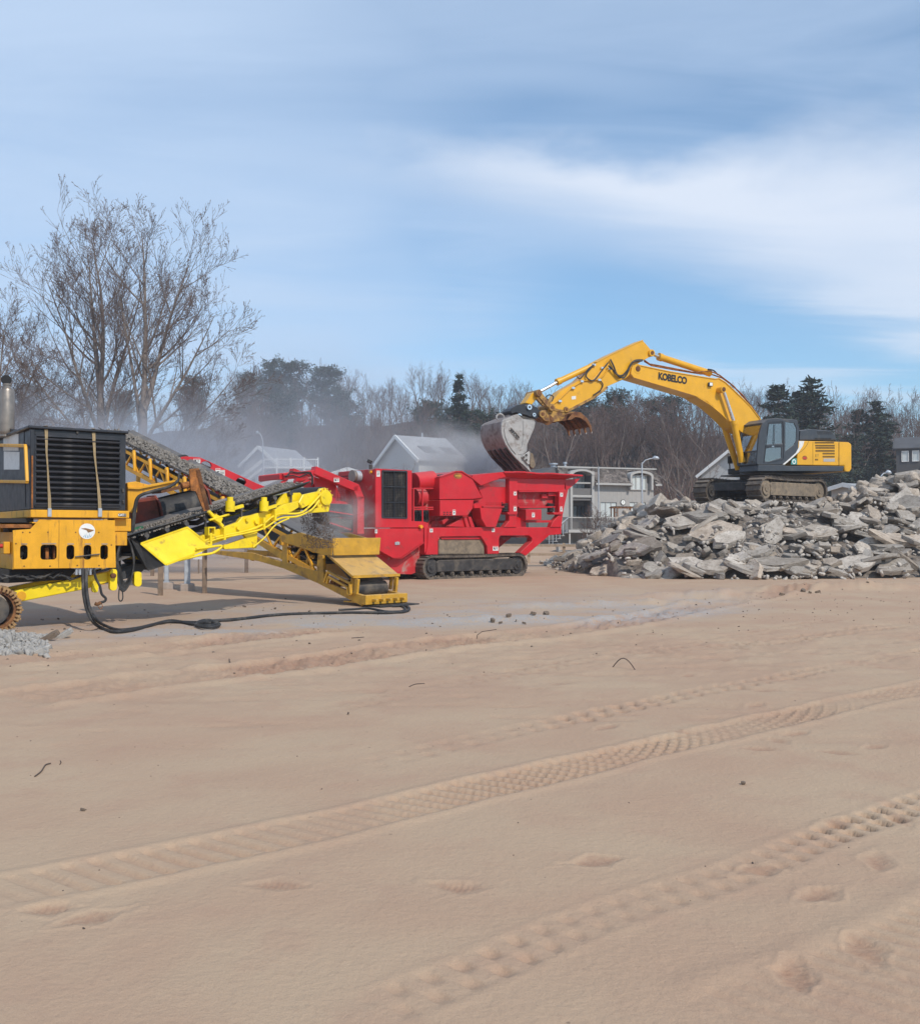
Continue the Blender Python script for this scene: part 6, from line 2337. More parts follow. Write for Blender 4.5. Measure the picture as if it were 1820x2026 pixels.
for i in range(6):
    b.box((dk0 - .3 * i - .17, dk0 - .3 * i - .13), (-2.97, -2.93), (dz - .22 * (i + 1), dz - .22 * (i + 1) + .9))
b.build('stair_rail', 'galvanised', house)
# trellis on the deck
tr = thing('garden_trellis', 'small brown wooden trellis arbour on the deck of the grey house', 'trellis', HS.o, HS.th)
a, c = HS.uw(H1(918, 690), -2), HS.uw(H1(1112, 588), -2)
b = MB()
for u in (a[0], a[0] + .25, c[0] - .25, c[0]):
    for v in (-2.2, -1.6):
        b.box((u - .03, u + .03), (v - .03, v + .03), (dz, c[1]))
b.build('post', 'rust', tr)
b = MB()
for k in range(4):
    w = dz + (c[1] - dz) * (k + 1) / 5
    for u in (a[0], c[0] - .25):
        b.box((u, u + .25), (-2.22, -2.18), (w - .02, w + .02))
b.build('lattice', 'rust', tr)
b = MB()
b.box((a[0] - .15, c[0] + .15), (-2.3, -2.2), (c[1], c[1] + .1))
b.box((a[0] - .15, c[0] + .15), (-1.65, -1.55), (c[1], c[1] + .1))
for k in range(6):
    u = a[0] + (c[0] - a[0]) * k / 5
    b.box((u - .03, u + .03), (-2.4, -1.5), (c[1] + .1, c[1] + .16))
b.build('canopy_beam', 'rust', tr)


# ------------------------------------------------------------------ other houses
def gable_house(name, label, A, s, W, drop, base, th, roofm, wallm, over=0.35, rail='white_paint'):
    """ridge starts at A, runs s along th; roof falls by drop over half width W"""
    o = thing(name, label, 'house', (A.x, A.y, 0), R(th))
    z = A.z
    eg = z - drop
    b = MB()
    b.prism([(-W + over, base), (W - over, base), (W - over, eg + drop * over / W - .05), (0, z - .12), (-W + over, eg + drop * over / W - .05)], 0.25, s - .25, ax='u')
    b.build('wall', wallm, o)
    for sg in (-1, 1):
        q = MB()
        q.hexa([(0, 0, z - .1), (s, 0, z - .1), (s, sg * W, eg - .1), (0, sg * W, eg - .1)], [(0, 0, z), (s, 0, z), (s, sg * W, eg), (0, sg * W, eg)])
        q.build('roof', roofm, o)
        q = MB()
        q.beam((-0.06, 0.0, z - .10), (-0.06, sg * W, eg - .10), 0.1, 0.26)
        q.build('bargeboard', rail, o)
    return o, z, eg


# pale-roofed house behind the crusher
A = Vector((-4.9, 75.0, 9.0))
o, z, eg = gable_house('pale_house', 'pale house with a broad light grey roof behind the red crusher', A, 4.6, 3.25, 2.05, -0.5, 35, 'pale_roof', 'white_siding')
for (f, g_) in ((0.42, 0.55), (0.85, 0.55)):
    wv = -3.25 * g_
    wz = z - 2.05 * g_
    q = MB()
    q.hexa([(4.6 * f - .7, wv - .5, wz - .3), (4.6 * f + .4, wv - .5, wz - .3), (4.6 * f + .2, wv + .35, wz + .22 + .02), (4.6 * f - .9, wv + .35, wz + .22 + .02)],
           [(4.6 * f - .7, wv - .5, wz - .27), (4.6 * f + .4, wv - .5, wz - .27), (4.6 * f + .2, wv + .35, wz + .27), (4.6 * f - .9, wv + .35, wz + .27)])
    q.build('roof_patch', 'roof_patch', o)
MB().cyl((2.6, 0.3, z - .3), (2.6, 0.3, z + .35), 0.06, 8).build('vent_pipe', 'galvanised', o)
window(o, [(1.2, 3.6), (2.0, 3.6), (2.0, 5.0), (1.2, 5.0)], -2.95, 2)
window(o, [(3.0, 3.6), (3.8, 3.6), (3.8, 5.0), (3.0, 5.0)], -2.95, 2)
# white house with decks in the dust to the west
A = at(512, 882, 82)
o, z, eg = gable_house('white_deck_house', 'white gabled house with railed decks and outside stairs in the dust', A, 5.0, 2.1, 1.6, -0.5, 62, 'pale_roof', 'white_siding')
for k in range(2):
    window(o, [(.8 + k * 2, 4.6), (1.7 + k * 2, 4.6), (1.7 + k * 2, 5.9), (.8 + k * 2, 5.9)], -1.72, 2, gm='dark_pane', fm='white_paint')
b = MB()
for v in (-1.0, 0.5):
    b.box((0.10, 0.2), (v, v + .8), (5.0, 6.1))
b.build('window', 'dark_pane', o)
dk = thing('railed_deck', 'white railed deck and steps beside the white gabled house', 'deck', (at(575, 1000, 80).x, 80, 0), R(4))
zt = at(600, 923, 80).z
MB().box((-2.2, 2.2), (0, 2.5), (zt - .15, zt)).build('deck_floor', 'white_paint', dk)
b = MB()
for i in range(30):
    u = -2.2 + 4.4 * i / 29
    b.box((u - .02, u + .02), (-.02, .02), (zt, zt + .55))
b.build('balusters', 'white_paint', dk)
MB().box((-2.25, 2.25), (-.05, .05), (zt + .55, zt + .63)).build('hand_rail', 'white_paint', dk)
for i in range(5):
    u = -2.2 + 4.4 * i / 4
    MB().box((u - .06, u + .06), (-.06, .06), (-.5, zt + .75)).build('post', 'white_paint', dk)
for i in range(9):
    MB().box((-2.3 - .26 * i - .26, -2.3 - .26 * i), (0, 1.0), (zt - .2 * (i + 1) - .05, zt - .2 * (i + 1))).build('stair_tread', 'white_paint', dk)
b = MB()
for v in (0, 1.0):
    b.beam((-2.2, v, zt + .6), (-4.6, v, zt - 1.3), .07, .1)
    b.beam((-2.2, v, zt - .1), (-4.6, v, zt - 2.0), .07, .2)
b.build('stair_rail', 'white_paint', dk)
# cream low building and a white gable between crusher and deck
A = at(557, 940, 62)
o, z, eg = gable_house('cream_shed', 'low cream building with pale roof edge behind the jib of the crusher', A, 4.5, 2.6, 0.95, -0.4, 70, 'pale_roof', 'cream_siding')
A = at(688, 925, 70)
o, z, eg = gable_house('white_gable_hut', 'small white gabled hut behind the crusher air cleaner', A, 3.5, 1.5, 0.45, -0.4, 80, 'pale_roof', 'white_siding')
# white roof behind the digger, pale shelter roof behind the heap
A = at(1441, 890, 90)
o, z, eg = gable_house('white_cottage', 'white cottage roof with bright eaves behind the front of the digger', A, 5.0, 3.1, 2.3, -0.4, 55, 'pale_roof', 'white_siding')
A = at(1668, 956, 62)
o, z, eg = gable_house('beach_shelter', 'low pale roofed shelter behind the heap beside the digger track', A, 2.2, 1.6, 0.30, -0.4, 25, 'pale_roof', 'trim_grey')
# hillside houses
yb = 116
A = at(1770, 866, yb)
o, z, eg = gable_house('hillside_house', 'dark grey hillside house with white windows under the wide pine', A, 7.0, 3.4, 1.5, float(hill_h(A.x, yb)) - 1, -27, 'dark_roof', 'dark_house', rail='dark_house')
for u in (0.9, 2.0, 4.1, 5.2):
    window(o, [(u, eg - 1.5), (u + .6, eg - 1.5), (u + .6, eg - .4), (u, eg - .4)], -3.12, 1, gm='curtain', fm='white_paint')
b = MB()
b.hexa([(3.4, -4.6, eg - 1.9), (7, -4.6, eg - 1.9), (7, -3.2, eg - 1.8), (3.4, -3.2, eg - 1.8)], [(3.6, -4.4, eg - 1.7), (6.8, -4.4, eg - 1.7), (6.8, -3.2, eg - 1.2), (3.6, -3.2, eg - 1.2)])
b.build('porch_roof', 'pale_roof', o)
for u in (3.7, 5.2, 6.7):
    MB().box((u, u + .12), (-4.4, -4.28), (eg - 5, eg - 1.9)).build('porch_post', 'white_paint', o)
yb = 168
A = at(1150, 806, yb)
o, z, eg = gable_house('brown_house', 'dark brown hillside house half hidden in trees above the thumb', A, 7.0, 3.0, 1.0, float(hill_h(A.x, yb)) - 2, 0, 'dark_roof', 'brown_siding')
window(o, [(1.0, eg - 1.2), (1.5, eg - 1.2), (1.5, eg - .5), (1.0, eg - .5)], -2.72, 1, fm='white_paint')

# ------------------------------------------------------------------ lamp posts, poles, fence
def lamp_post(label, px, Y, top, head, group='street lamps by the houses'):
    b = at(px, 1000, Y)
    o = thing('street_lamp', label, 'street lamp', (b.x, Y, -0.2), 0, group)
    zt = at(px, top, Y).z + .2
    MB().tube([(0, 0, 0), (0, 0, zt * .6), (0, 0, zt)], [0.07, 0.055, 0.045], 10).build('pole', 'galvanised', o, smooth=40)
    hd = at(*head, Y)
    dx, dz_ = hd.x - b.x, hd.z + .2
    MB().tube([(0, 0, zt - .1), (dx * .25, 0, zt + (dz_ - zt) * .55), (dx * .6, 0, dz_ - .02), (dx * .85, 0, dz_)], 0.035, 8).build('arm', 'galvanised', o, smooth=40)
    q = MB()
    q.tube([(dx * .78, 0, dz_), (dx * .95, 0, dz_ + .05), (dx * 1.15, 0, dz_ + .02), (dx * 1.28, 0, dz_ - .02)], [0.05, 0.13, 0.12, 0.04], 10)
    q.build('lamp_head', 'galvanised', o, smooth=60)
    return o


lamp_post('street lamp in front of the grey house clock', 1270, 64, 915, (1296, 907))
lamp_post('street lamp with curved arm behind the heap beside the digger', 1734, 56, 957, (1756, 936))
lamp_post('street lamp in the dust before the white gabled house', 520, 70, 872, (510, 857))
for (px, top, Y, lab) in ((1184, 925, 66, 'thin bare metal pole in front of the grey house loggia'), (584, 935, 64, 'thin pole in the dust beside the railed deck')):
    b = at(px, 1000, Y)
    o = thing('metal_pole', lab, 'pole', (b.x, Y, -.2))
    zt = at(px, top, Y).z
    MB().tube([(0, 0, 0), (0, 0, zt + .2)], 0.038, 8).build('shaft', 'galvanised', o, smooth=40)
    MB().cyl((0, 0, zt + .2), (0, 0, zt + .25), 0.055, 10).build('cap', 'galvanised', o, smooth=40)


def rail_fence(label, x0, x1, Y0, Y1, n, h=1.0, skip=()):
    o = thing('rail_fence', label, 'fence', (x0, Y0, 0))
    for i in range(n):
        f = i / (n - 1)
        x, y = (x1 - x0) * f, (Y1 - Y0) * f
        z = gz(x0 + x, Y0 + y)
        MB().box((x - .07, x + .07), (y - .07, y + .07), (z - .3, z + h + .05)).build('post', 'fence_wood', o, bevel=.01)
        if i < n - 1:
            x2, y2 = (x1 - x0) * (i + 1) / (n - 1), (Y1 - Y0) * (i + 1) / (n - 1)
            z2 = gz(x0 + x2, Y0 + y2)
            for k in (0.45, 0.92):
                MB().beam((x, y - .09, z + h * k), (x2, y2 - .09, z2 + h * k), 0.05, 0.13).build('rail', 'fence_wood', o)
    return o


rail_fence('weathered two-rail wooden fence behind the crusher tail and the heap', at(640, 1000, 52).x, at(1180, 1000, 52).x, 54, 51, 9)
rail_fence('low wooden fence in the dusty haze behind the ochre conveyor', at(330, 1000, 56).x, at(600, 1000, 54).x, 58, 55, 6, .9)
# white bench-like rail under the deck
o = thing('picnic_table', 'pale wooden table beside the deck stairs of the grey house', 'table', (at(1134, 1000, 62).x, 62, 0), R(10))
b = MB().box((-1.15, 1.15), (-.4, .4), (.80, .88)).build('tabletop', 'trim_grey', o)
for s in (-1, 1):
    MB().box((s * 1.0 - .05, s * 1.0 + .05), (-.3, .3), (-.2, .80)).build('leg', 'trim_grey', o)
    MB().box((-1.1, 1.1), (s * .7 - .13, s * .7 + .13), (.4, .46)).build('bench_seat', 'trim_grey', o)
# bare garden trees before the houses
def garden_tree(label, px, Y, top, lean, seed, group='small bare trees in the gardens'):
    b = at(px, 1000, Y)
    rg_ = np.random.default_rng(seed)
    H = at(px, top, Y).z
    o = thing('garden_tree', label, 'tree', (b.x, Y, -.15), 0, group)
    tk, tn = Tubes(), Tubes()
    for k in range(3):
        bough(rg_, tk, tn, (0, 0, 0), (lean + rg_.normal(0, .3), rg_.normal(0, .2), 1), H * .75, H * 0.016, 0, 3, .05, (.7, .7, .7, .6), .13, (6, 5, 4), .009, 1, 0, (6, 5, 4, 3))
    tk.build('trunk', 'forest_bark', o)
    tn.build('crown', 'forest_twig', o)


garden_tree('small crooked bare tree leaning before the grey house loggia', 1190, 60, 985, -.35, 31)
garden_tree('crooked bare tree standing before the pale roofed house', 850, 66, 850, .1, 32)
garden_tree('second crooked bare tree before the pale roofed house', 812, 64, 900, -.2, 33)
garden_tree('tall slim bare tree behind the boom cylinders of the digger', 1378, 95, 755, 0.0, 34)
garden_tree('bare tree beside the east wall of the grey house', 1335, 86, 850, .1, 36)
# ------------------------------------------------------------------ yellow and black crushing plant at the west edge
G = Fr(-7.10, 16.2, 36)
plant = thing('crushing_plant', 'yellow tracked crushing plant with a black louvred engine box and steel exhaust', 'crushing plant', G.o, G.th)
BK, CY = 'black_paint', 'cat_yellow'


def gq(pts, v=0.0, sheet=S1): return G.trace(sheet, pts, v)


def gP(x, y, v=0.0, sheet=S1): return G.P(sheet(x, y), v)


enc = gq([(236, 446), (928, 498), (928, 1058), (236, 1040)])
lou = gq([(262, 486), (884, 530), (884, 1034), (262, 1018)])
lu0, lu1 = lou[0][0], lou[1][0]
lw0, lw1 = lou[3][1] + 0.01, lou[0][1] - 0.02
eu0, eu1, ew0, ew1 = enc[0][0], enc[1][0], enc[3][1], enc[0][1]
LR = [(lu0, lw0), (lu1, lw0), (lu1, lw1), (lu0, lw1)]
MB().prism([(eu0, ew0), (eu1, ew0), (eu1, ew1), (eu0, ew1)], 0.0, 0.06, [LR]).build('enclosure_front', BK, plant, bevel=0.012)
MB().box((eu0, eu1), (0.061, 3.4), (ew0, ew1)).build('engine_enclosure', BK, plant, bevel=0.012)
MB().box((eu0 - 0.07, eu1 + 0.03), (-0.06, 3.45), (ew1 + 0.002, ew1 + 0.05)).build('enclosure_lid', BK, plant, bevel=0.012)
MB().box((eu0 - 0.03, eu0 + 0.05), (-0.025, 0.03), (ew0, ew1)).build('corner_post', BK, plant, bevel=0.012)
MB().tube([(eu0 + 0.005, -0.05, ew0 + 0.02), (eu0, -0.055, ew1 - 0.45)], 0.014, 6).build('hinge_rod', 'rust_orange', plant)
MB().box((lu0, lu1), (0.05, 0.0605), (lw0, lw1)).build('radiator', 'black_matt', plant)
NS = 13
step = (lw1 - lw0) / NS
prof = [(0.045, step * .66), (0.0, step * .64), (-0.034, step * .54), (-0.050, step * .38), (-0.044, step * .20), (-0.020, step * .08), (0.0, step * .12), (0.012, step * .30), (0.045, step * .42)]
sl0 = MB().prism(prof, lu0 + 0.006, lu1 - 0.006, ax='u').build('slat', BK, plant, smooth=45)
sl0.location = (0, 0, lw0)
for i in range(1, NS):
    inst(sl0, 'slat', plant, (0, 0, lw0 + step * i))
b = MB()
for a, c in (((lu0, lw0), (lu1, lw0)), ((lu1, lw0), (lu1, lw1)), ((lu1, lw1), (lu0, lw1)), ((lu0, lw1), (lu0, lw0))):
    b.beam((a[0], -0.015, a[1]), (c[0], -0.015, c[1]), 0.03, 0.035)
b.build('louvre_frame', BK, plant, bevel=0.006)
for (x, y) in ((570, 470), (905, 900), (908, 985)):
    p = gP(x, y, -0.01)
    MB().box((p.x - .018, p.x + .018), (-0.03, 0.0), (p.z - .03, p.z + .03)).build('latch_handle', 'dark_steel', plant, bevel=0.006)
for (pts, sd) in (([(330, 356, 440), (338, 352, 620), (347, 358, 720), (352, 368, 860), (355, 378, 960), (356, 380, 1092)], 0), ([(678, 703, 474), (690, 706, 640), (706, 716, 760), (716, 734, 880), (722, 746, 980), (726, 750, 1098)], 1)):
    vs, fs = [], []
    for i, (xa, xb, y) in enumerate(pts):
        v = -0.075 if i else -0.02
        a, c = gP(xa, y, v), gP(xb, y, v)
        vs += [a, c, a + Vector((0, 0.006, 0)), c + Vector((0, 0.006, 0))]
    for i in range(len(pts) - 1):
        k = i * 4
        fs += [(k, k + 1, k + 5, k + 4), (k + 2, k + 6, k + 7, k + 3), (k, k + 4, k + 6, k + 2), (k + 1, k + 3, k + 7, k + 5)]
    a, c = gP(pts[0][0], pts[0][2] - 5, -0.07), gP(pts[0][1], pts[0][2] - 5, -0.07)
    st = MB().add(vs, fs)
    st.box((a.x, c.x), (-0.07, 3.3), (ew1 + 0.052, ew1 + 0.058))
    so = st.build('ratchet_strap', 'strap', plant)
    xa, xb, y = pts[-1]
    q = MB()
    a, c = gP(xa - 2, 1030, -0.09), gP(xb + 2, 1094, -0.09)
    q.box((a.x, c.x), (-0.10, -0.05), (c.z, a.z))
    q.build('strap_buckle', 'galvanised', so, bevel=0.006)
# end face of the enclosure: notices, rail
def gv(x, y, u): return G.vw(S1(x, y), u)
EU = eu0 - 0.004
for (x0, y0, x1, y1) in ((33, 480, 143, 608), (36, 613, 150, 746)):
    MB().prism([gv(x0, y0, EU), gv(x1, y0 + 4, EU), gv(x1, y1, EU), gv(x0, y1, EU)], EU - 0.012, EU, ax='u').build('notice_board', 'paper', plant)
RU = eu0 - 0.10
def rp(x, y): v, w = gv(x, y, RU); return Vector((RU, v, w))
b = MB()
b.path([rp(-260, 560), rp(190, 572), rp(202, 836), rp(-260, 828)], 0.05, 0.055)
b.build('guard_rail', CY, plant, bevel=0.008)
MB().prism([gv(4, 440, EU), gv(180, 455, EU), gv(192, 1020, EU), gv(4, 1010, EU)], EU - 0.004, EU, ax='u').build('end_panel', BK, plant)
# exhaust stack
q = at(12.7, 1000, 17.6)
l = G.th
d = Vector((q.x, q.y, 0)) - G.o
mu, mv = d.dot(G.u), d.dot(G.v)
zt, zb = at(12.7, S1(0, 158)[1], 17.6).z, ew1
rad = 50 / 2.7017 / 1.3736 / 1950 * 17.6 * 1.06
b = MB()
b.tube([(mu, mv, zb + .02), (mu, mv, zb + .07), (mu, mv, zb + 0.10), (mu, mv, zt - .04), (mu, mv, zt)], [rad * .75, rad * .95, rad, rad, rad * .9], 22)
b.build('exhaust_silencer', 'muffler_steel', plant, smooth=40)
b = MB()
b.cyl((mu, mv, zb), (mu, mv, zb + .03), rad * 1.0, 20)
b.tube([(mu, mv, zt), (mu, mv, zt + .07), (mu, mv, zt + .075), (mu, mv, zt + .10)], [rad * .5, rad * .5, rad * .6, rad * .6], 16)
b.build('exhaust_neck', 'muffler_steel', plant, smooth=40)
qz = at(8, S1(0, 92)[1], 17.6).z
b = MB()
mxx = mu - 0.03
b.cyl((mxx, mv - .06, qz), (mxx + .012, mv - .03, qz + 0.005), 0.088, 18)
b.beam((mu, mv, zt + .1), (mxx, mv - .045, qz - .06), 0.02, 0.02)
b.build('rain_cap', 'black_matt', plant, smooth=40)
# yellow base rail and badge
br = gq([(232, 1043), (936, 1063), (936, 1104), (232, 1098)])
MB().box((br[0][0] - .02, br[1][0] + .02), (-0.06, 3.3), (br[3][1] + .0, ew0 - 0.002)).build('base_rail', CY, plant, bevel=0.01)
bz = gq([(872, 1068), (928, 1070), (928, 1092), (872, 1090)], -0.062)
bp = MB().prism(bz, -0.068, -0.06).build('badge_plate', 'print_black', plant)
cxm = (bz[0][0] * .68 + bz[1][0] * .32)
letters('CAT', plant, 0.052, (cxm, -0.071, (bz[0][1] + bz[2][1]) / 2), face_mtx(0), 'white_paint', 'badge_lettering', 0.002, 0.002, 0.95)
b = MB()
u = bz[0][0] * .25 + bz[1][0] * .75
zc = (bz[0][1] + bz[2][1]) / 2
for k in range(3):
    b.box((u - .03, u + .03), (-0.071, -0.068), (zc - .02 + k * .016, zc - .012 + k * .016))
b.build('badge_lines', 'trim_grey', plant)
# lower side box with round-cornered openings
LV = -0.03
low = gq([(98, 1192), (228, 1182), (292, 1113), (846, 1118), (853, 1466), (106, 1474)], LV)
hls = []
hb = [(150, 1300, 207, 1408), (300, 1298, 420, 1408), (490, 1300, 549, 1406), (617, 1300, 674, 1408), (739, 1300, 796, 1406)]
for (x0, y0, x1, y1) in hb:
    a, c = G.uw(S1(x0, y1), LV), G.uw(S1(x1, y0), LV)
    hls.append(rrect(a[0], c[0], a[1], c[1], 0.05, 4))
MB().prism(low, LV, LV + 0.03, hls).build('side_panel', CY, plant, bevel=0.006)
b = MB()
lu = [p[0] for p in low]
lw = [p[1] for p in low]
b.box((min(lu) + .01, max(lu) - .02), (1.0, 1.5), (min(lw) + .02, max(lw) - .05))
b.box((min(lu) + .01, max(lu) - .02), (LV + .032, 1.0), (min(lw) + .005, min(lw) + .03))
b.box((min(lu) + .012, min(lu) + .03), (LV + .032, 1.0), (min(lw) + .03, low[0][1] - .03))
b.box((max(lu) - .03, max(lu) - .01), (LV + .032, 1.0), (min(lw) + .03, max(lw) - .02))
b.box((min(lu) + .3, max(lu) - .03), (LV + .032, 1.0), (max(lw) - .06, max(lw) - .04))
b.build('side_box', CY, plant)
MB().box((min(lu) + .04, max(lu) - .04), (0.5, 0.9), (min(lw) + .04, max(lw) - .1)).build('pump_drive', 'black_matt', plant)
b = MB()
rr = random.Random(2)
for (x0, y0, x1, y1) in hb:
    for k in range(3):
        p, q = gP(x0 + rr.uniform(0, x1 - x0), y1, 0.2), gP(x0 + rr.uniform(0, x1 - x0), y0, 0.25)
        b.tube([p, p.lerp(q, .5) + Vector((rr.uniform(-.05, .05), 0, 0)), q], 0.012, 6)
b.build('inner_hose', 'dark_steel', plant)
b = MB()
a, c = gP(335, 1402, .12), gP(395, 1320, .12)
b.box((a.x, a.x + .05), (.1, .2), (a.z, c.z))
b.box((c.x, c.x + .03), (.1, .2), (a.z, c.z + .02))
b.build('filter_housing', 'rust_orange', plant)
for (x0, y0, x1, y1) in hb:
    p, q = gP(x0 + 8, y0 - 12, LV), gP(x1 - 4, y0 - 3, LV)
    MB().box((p.x, q.x), (LV - .004, LV), (q.z, p.z)).build('hole_tag', 'fence_wood', plant)
b = MB()
for (x, y) in ((170, 1207), (222, 1207), (355, 1206), (558, 1207), (728, 1207), (180, 1455), (370, 1455), (570, 1450), (730, 1450), (120, 1290), (820, 1300)):
    p = gP(x, y, LV)
    b.prism(ring(p.x, p.z, 0.012, 6), LV - .008, LV)
b.build('bolt_heads', 'rust', plant)
b = MB()
p, q = gP(437, 1118, LV), gP(441, 1466, LV)
b.box((p.x - .003, p.x + .003), (LV - .003, LV), (q.z, p.z))
b.build('panel_seam', 'rust', plant)
p, q = gP(555, 1387, LV - .03), gP(735, 1367, LV - .03)
MB().tube([p, q], 0.012, 6).build('latch_rod', 'dark_steel', plant)
p = gP(641, 1199, LV)
rd = 57 / 2.7017 / 1.3736 / 1950 * 16.8
em = MB().prism(ring(p.x, p.z, rd, 28), LV - .006, LV).build('round_emblem', 'white_paint', plant)
b = MB()
b.prism([(p.x - .10, p.z + .045), (p.x - .03, p.z + .055), (p.x + .05, p.z + .035), (p.x + .12, p.z + .02), (p.x + .06, p.z + .0), (p.x - .02, p.z + .02)], LV - .009, LV - .005)
b.prism([(p.x - .02, p.z + .03), (p.x + .11, p.z + .01), (p.x + .02, p.z - .025)], LV - .0095, LV - .005)
b.build('emblem_print', 'print_brown', em)
b = MB()
for k in range(5):
    u = p.x - .06 + .028 * k
    b.prism([(u, p.z - .115 + abs(k - 2) * .008), (u + .014, p.z - .115 + abs(k - 2) * .008), (u + .022, p.z - .05 + (k % 2) * .02)], LV - .0095, LV - .005)
b.build('emblem_reeds', 'print_blue', em)
b = MB()
a = G.vw(S1(62, 1320), min(lu) - .01)
b.box((min(lu) - .1, min(lu)), (.15, .35), (a[1] - .1, a[1] + .1))
sb = b.build('stop_box', CY, plant, bevel=.01)
MB().cyl((min(lu) - .14, .25, a[1] + .03), (min(lu) - .1, .25, a[1] + .03), .035, 10).build('stop_button', 'print_red', sb, smooth=40)
b = MB()
a, c = gP(-140, 1160, .1), gP(236, 1160, .1)
b.box((a.x, c.x), (.05, 1.2), (a.z - .03, a.z + .03))
b.build('step_plank', 'rust_orange', plant)
MB().box((a.x, c.x + .05), (.2, 1.4), (a.z + .06, br[3][1] - .01)).build('under_deck', 'black_matt', plant)
# rear column, frame and gear under the box
b = MB()
cu, cw0, cw1 = max(lu), gP(850, 1200, .2).z, gP(850, 1106, .2).z
b.box((cu + .003, cu + .30), (.1, .5), (cw0, cw1))
b.box((cu + .003, cu + .24), (.12, .4), (cw0 - .25, cw0 + .002))
b.build('frame_column', CY, plant, bevel=.01)
MB().prism(gq([(-100, 1478), (570, 1476), (500, 1555), (60, 1580), (-100, 1570)], .25), .25, 1.5).build('hydraulic_tray', 'black_matt', plant)
b = MB()
for k in range(9):
    x = 20 + k * 62
    b.tube([gP(x - 60, 1500 + rr.uniform(0, 40), .15), gP(x, 1530 + rr.uniform(-20, 30), .05), gP(x + 70, 1500 + rr.uniform(-15, 50), .12)], .02, 7)
b.build('hydraulic_hose', 'rubber', plant, smooth=60)
b = MB()
for k in range(6):
    p = gP(570 + k * 26, 1476, LV)
    b.cyl((p.x, LV + .05, p.z - .1), (p.x, LV + .05, p.z + .02), .022, 8)
b.build('hose_couplings', 'galvanised', plant, smooth=40)
bm_ = gq([(96, 1645), (150, 1628), (640, 1528), (850, 1482), (862, 1552), (640, 1622), (210, 1706), (160, 1716), (110, 1700)], .25)
MB().prism(bm_, .25, .42).build('tail_frame', 'lemon_paint', plant, bevel=.012)
MB().prism([(x, w) for x, w in bm_], 1.1, 1.25).build('tail_frame', 'lemon_paint', plant)
p = gP(165, 1675, .2)
MB().cyl((p.x, .235, p.z), (p.x, 1.3, p.z), .075, 18).build('tail_pulley', 'cat_yellow', plant, smooth=40)
MB().prism(gq([(640, 1535), (1000, 1440), (1100, 1440), (1010, 1530), (640, 1612)], .5), .5, 1.1).build('tail_belt', 'belt', plant)
for (x0, y0, x1, y1) in ((678, 1560, 722, 1650), (806, 1475, 860, 1635), (985, 1495, 1040, 1605)):
    a, c = G.uw(S1(x0, y1), .15), G.uw(S1(x1, y0), .15)
    MB().prism(rrect(a[0], c[0], a[1], c[1], .05, 3), .12, .22).build('hanger_bracket', 'lemon_paint', plant, bevel=.006)
b = MB()
p = gP(832, 1525, .1)
b.cyl((p.x, .05, p.z), (p.x, .13, p.z), .045, 10)
b.build('bracket_pin', 'rust', plant, smooth=40)
# crawler with pads one by one
cv0, cv1, cu0, cu1, ch = -0.66, -0.20, -4.3, -0.24, 0.77
lp = stadium(cu0, cu1, 0.035, ch - .03, 12)
ip = stadium(cu0 + .09, cu1 - .09, 0.125, ch - .12, 12)
MB().prism(lp, cv0 + .03, cv1 - .03, [ip]).build('track_chain', 'rust', plant)
padm = MB()
padm.box((-.058, .058), (0, .46), (-.005, .028))
padm.box((-.02, .012), (0, .46), (.028, .05))
padm.box((-.05, -.01), (-.012, .0), (-.055, .02))
padm.box((.012, .045), (-.012, .0), (-.055, .02))
pad0 = padm.build('track_pad', 'pad_steel', plant, bevel=.004)
for i, (p, t) in enumerate(walk(lp, 0.135)):
    an = math.atan2(t.y, t.x)
    o_ = pad0 if i == 0 else inst(pad0, 'track_pad', plant)
    o_.location = (p.x, cv0, p.y)
    o_.rotation_euler = (0, -an + math.pi, 0)
b = MB()
uc, wc = cu1 - ch / 2, ch / 2
b.prism(ring(uc, wc, .24, 24), cv0 + .06, cv0 + .36)
b.build('idler', 'dark_steel', plant, smooth=40, bevel=.01)
MB().prism(ring(uc, wc, .10, 16), cv0 + .03, cv0 + .06).build('idler_hub', 'dark_steel', plant, smooth=40)
MB().box((cu0 + .4, cu1 - .65), (cv0 + .08, cv1 - .05), (.2, .6)).build('track_frame', 'mud_steel', plant, bevel=.02)
# arm over the stone conveyor with the rusty chute plate
AVv = 0.9
MB().prism(gq([(938, 842), (1000, 832), (1095, 858), (1302, 822), (1312, 868), (1015, 936), (1010, 1062), (942, 1062)], AVv), AVv, AVv + .3).build('boom_arm', CY, plant, bevel=.012)
b = MB()
pts = [gP(x, y, AVv - .02) for x, y in ((938, 880), (1015, 885), (1302, 826))]
b.path(pts, .06, .03)
b.build('arm_flange', CY, plant)
p, q = gP(1335, 868, AVv), gP(1440, 845, AVv)
MB().cyl(p, q, .065, 14).build('motor', 'rust_orange', plant, smooth=40, bevel=.01)
MB().prism(gq([(1392, 742), (1462, 736), (1478, 780), (1535, 1044), (1500, 1052), (1440, 905), (1405, 900)], AVv - .1), AVv - .1, AVv - .06).build('chute_plate', 'rust_orange', plant)
b = MB()
for i in range(60):
    f = i / 60
    x, y = 1452 + f * 72, 750 + f * 290
    for k in (-14, 0, 14):
        p = gP(x + k * .7 + (i % 2) * 5, y, AVv - .1)
        b.prism(ring(p.x, p.z, .012, 5), AVv - .112, AVv - .1)
b.build('lattice_studs', 'rust', plant)
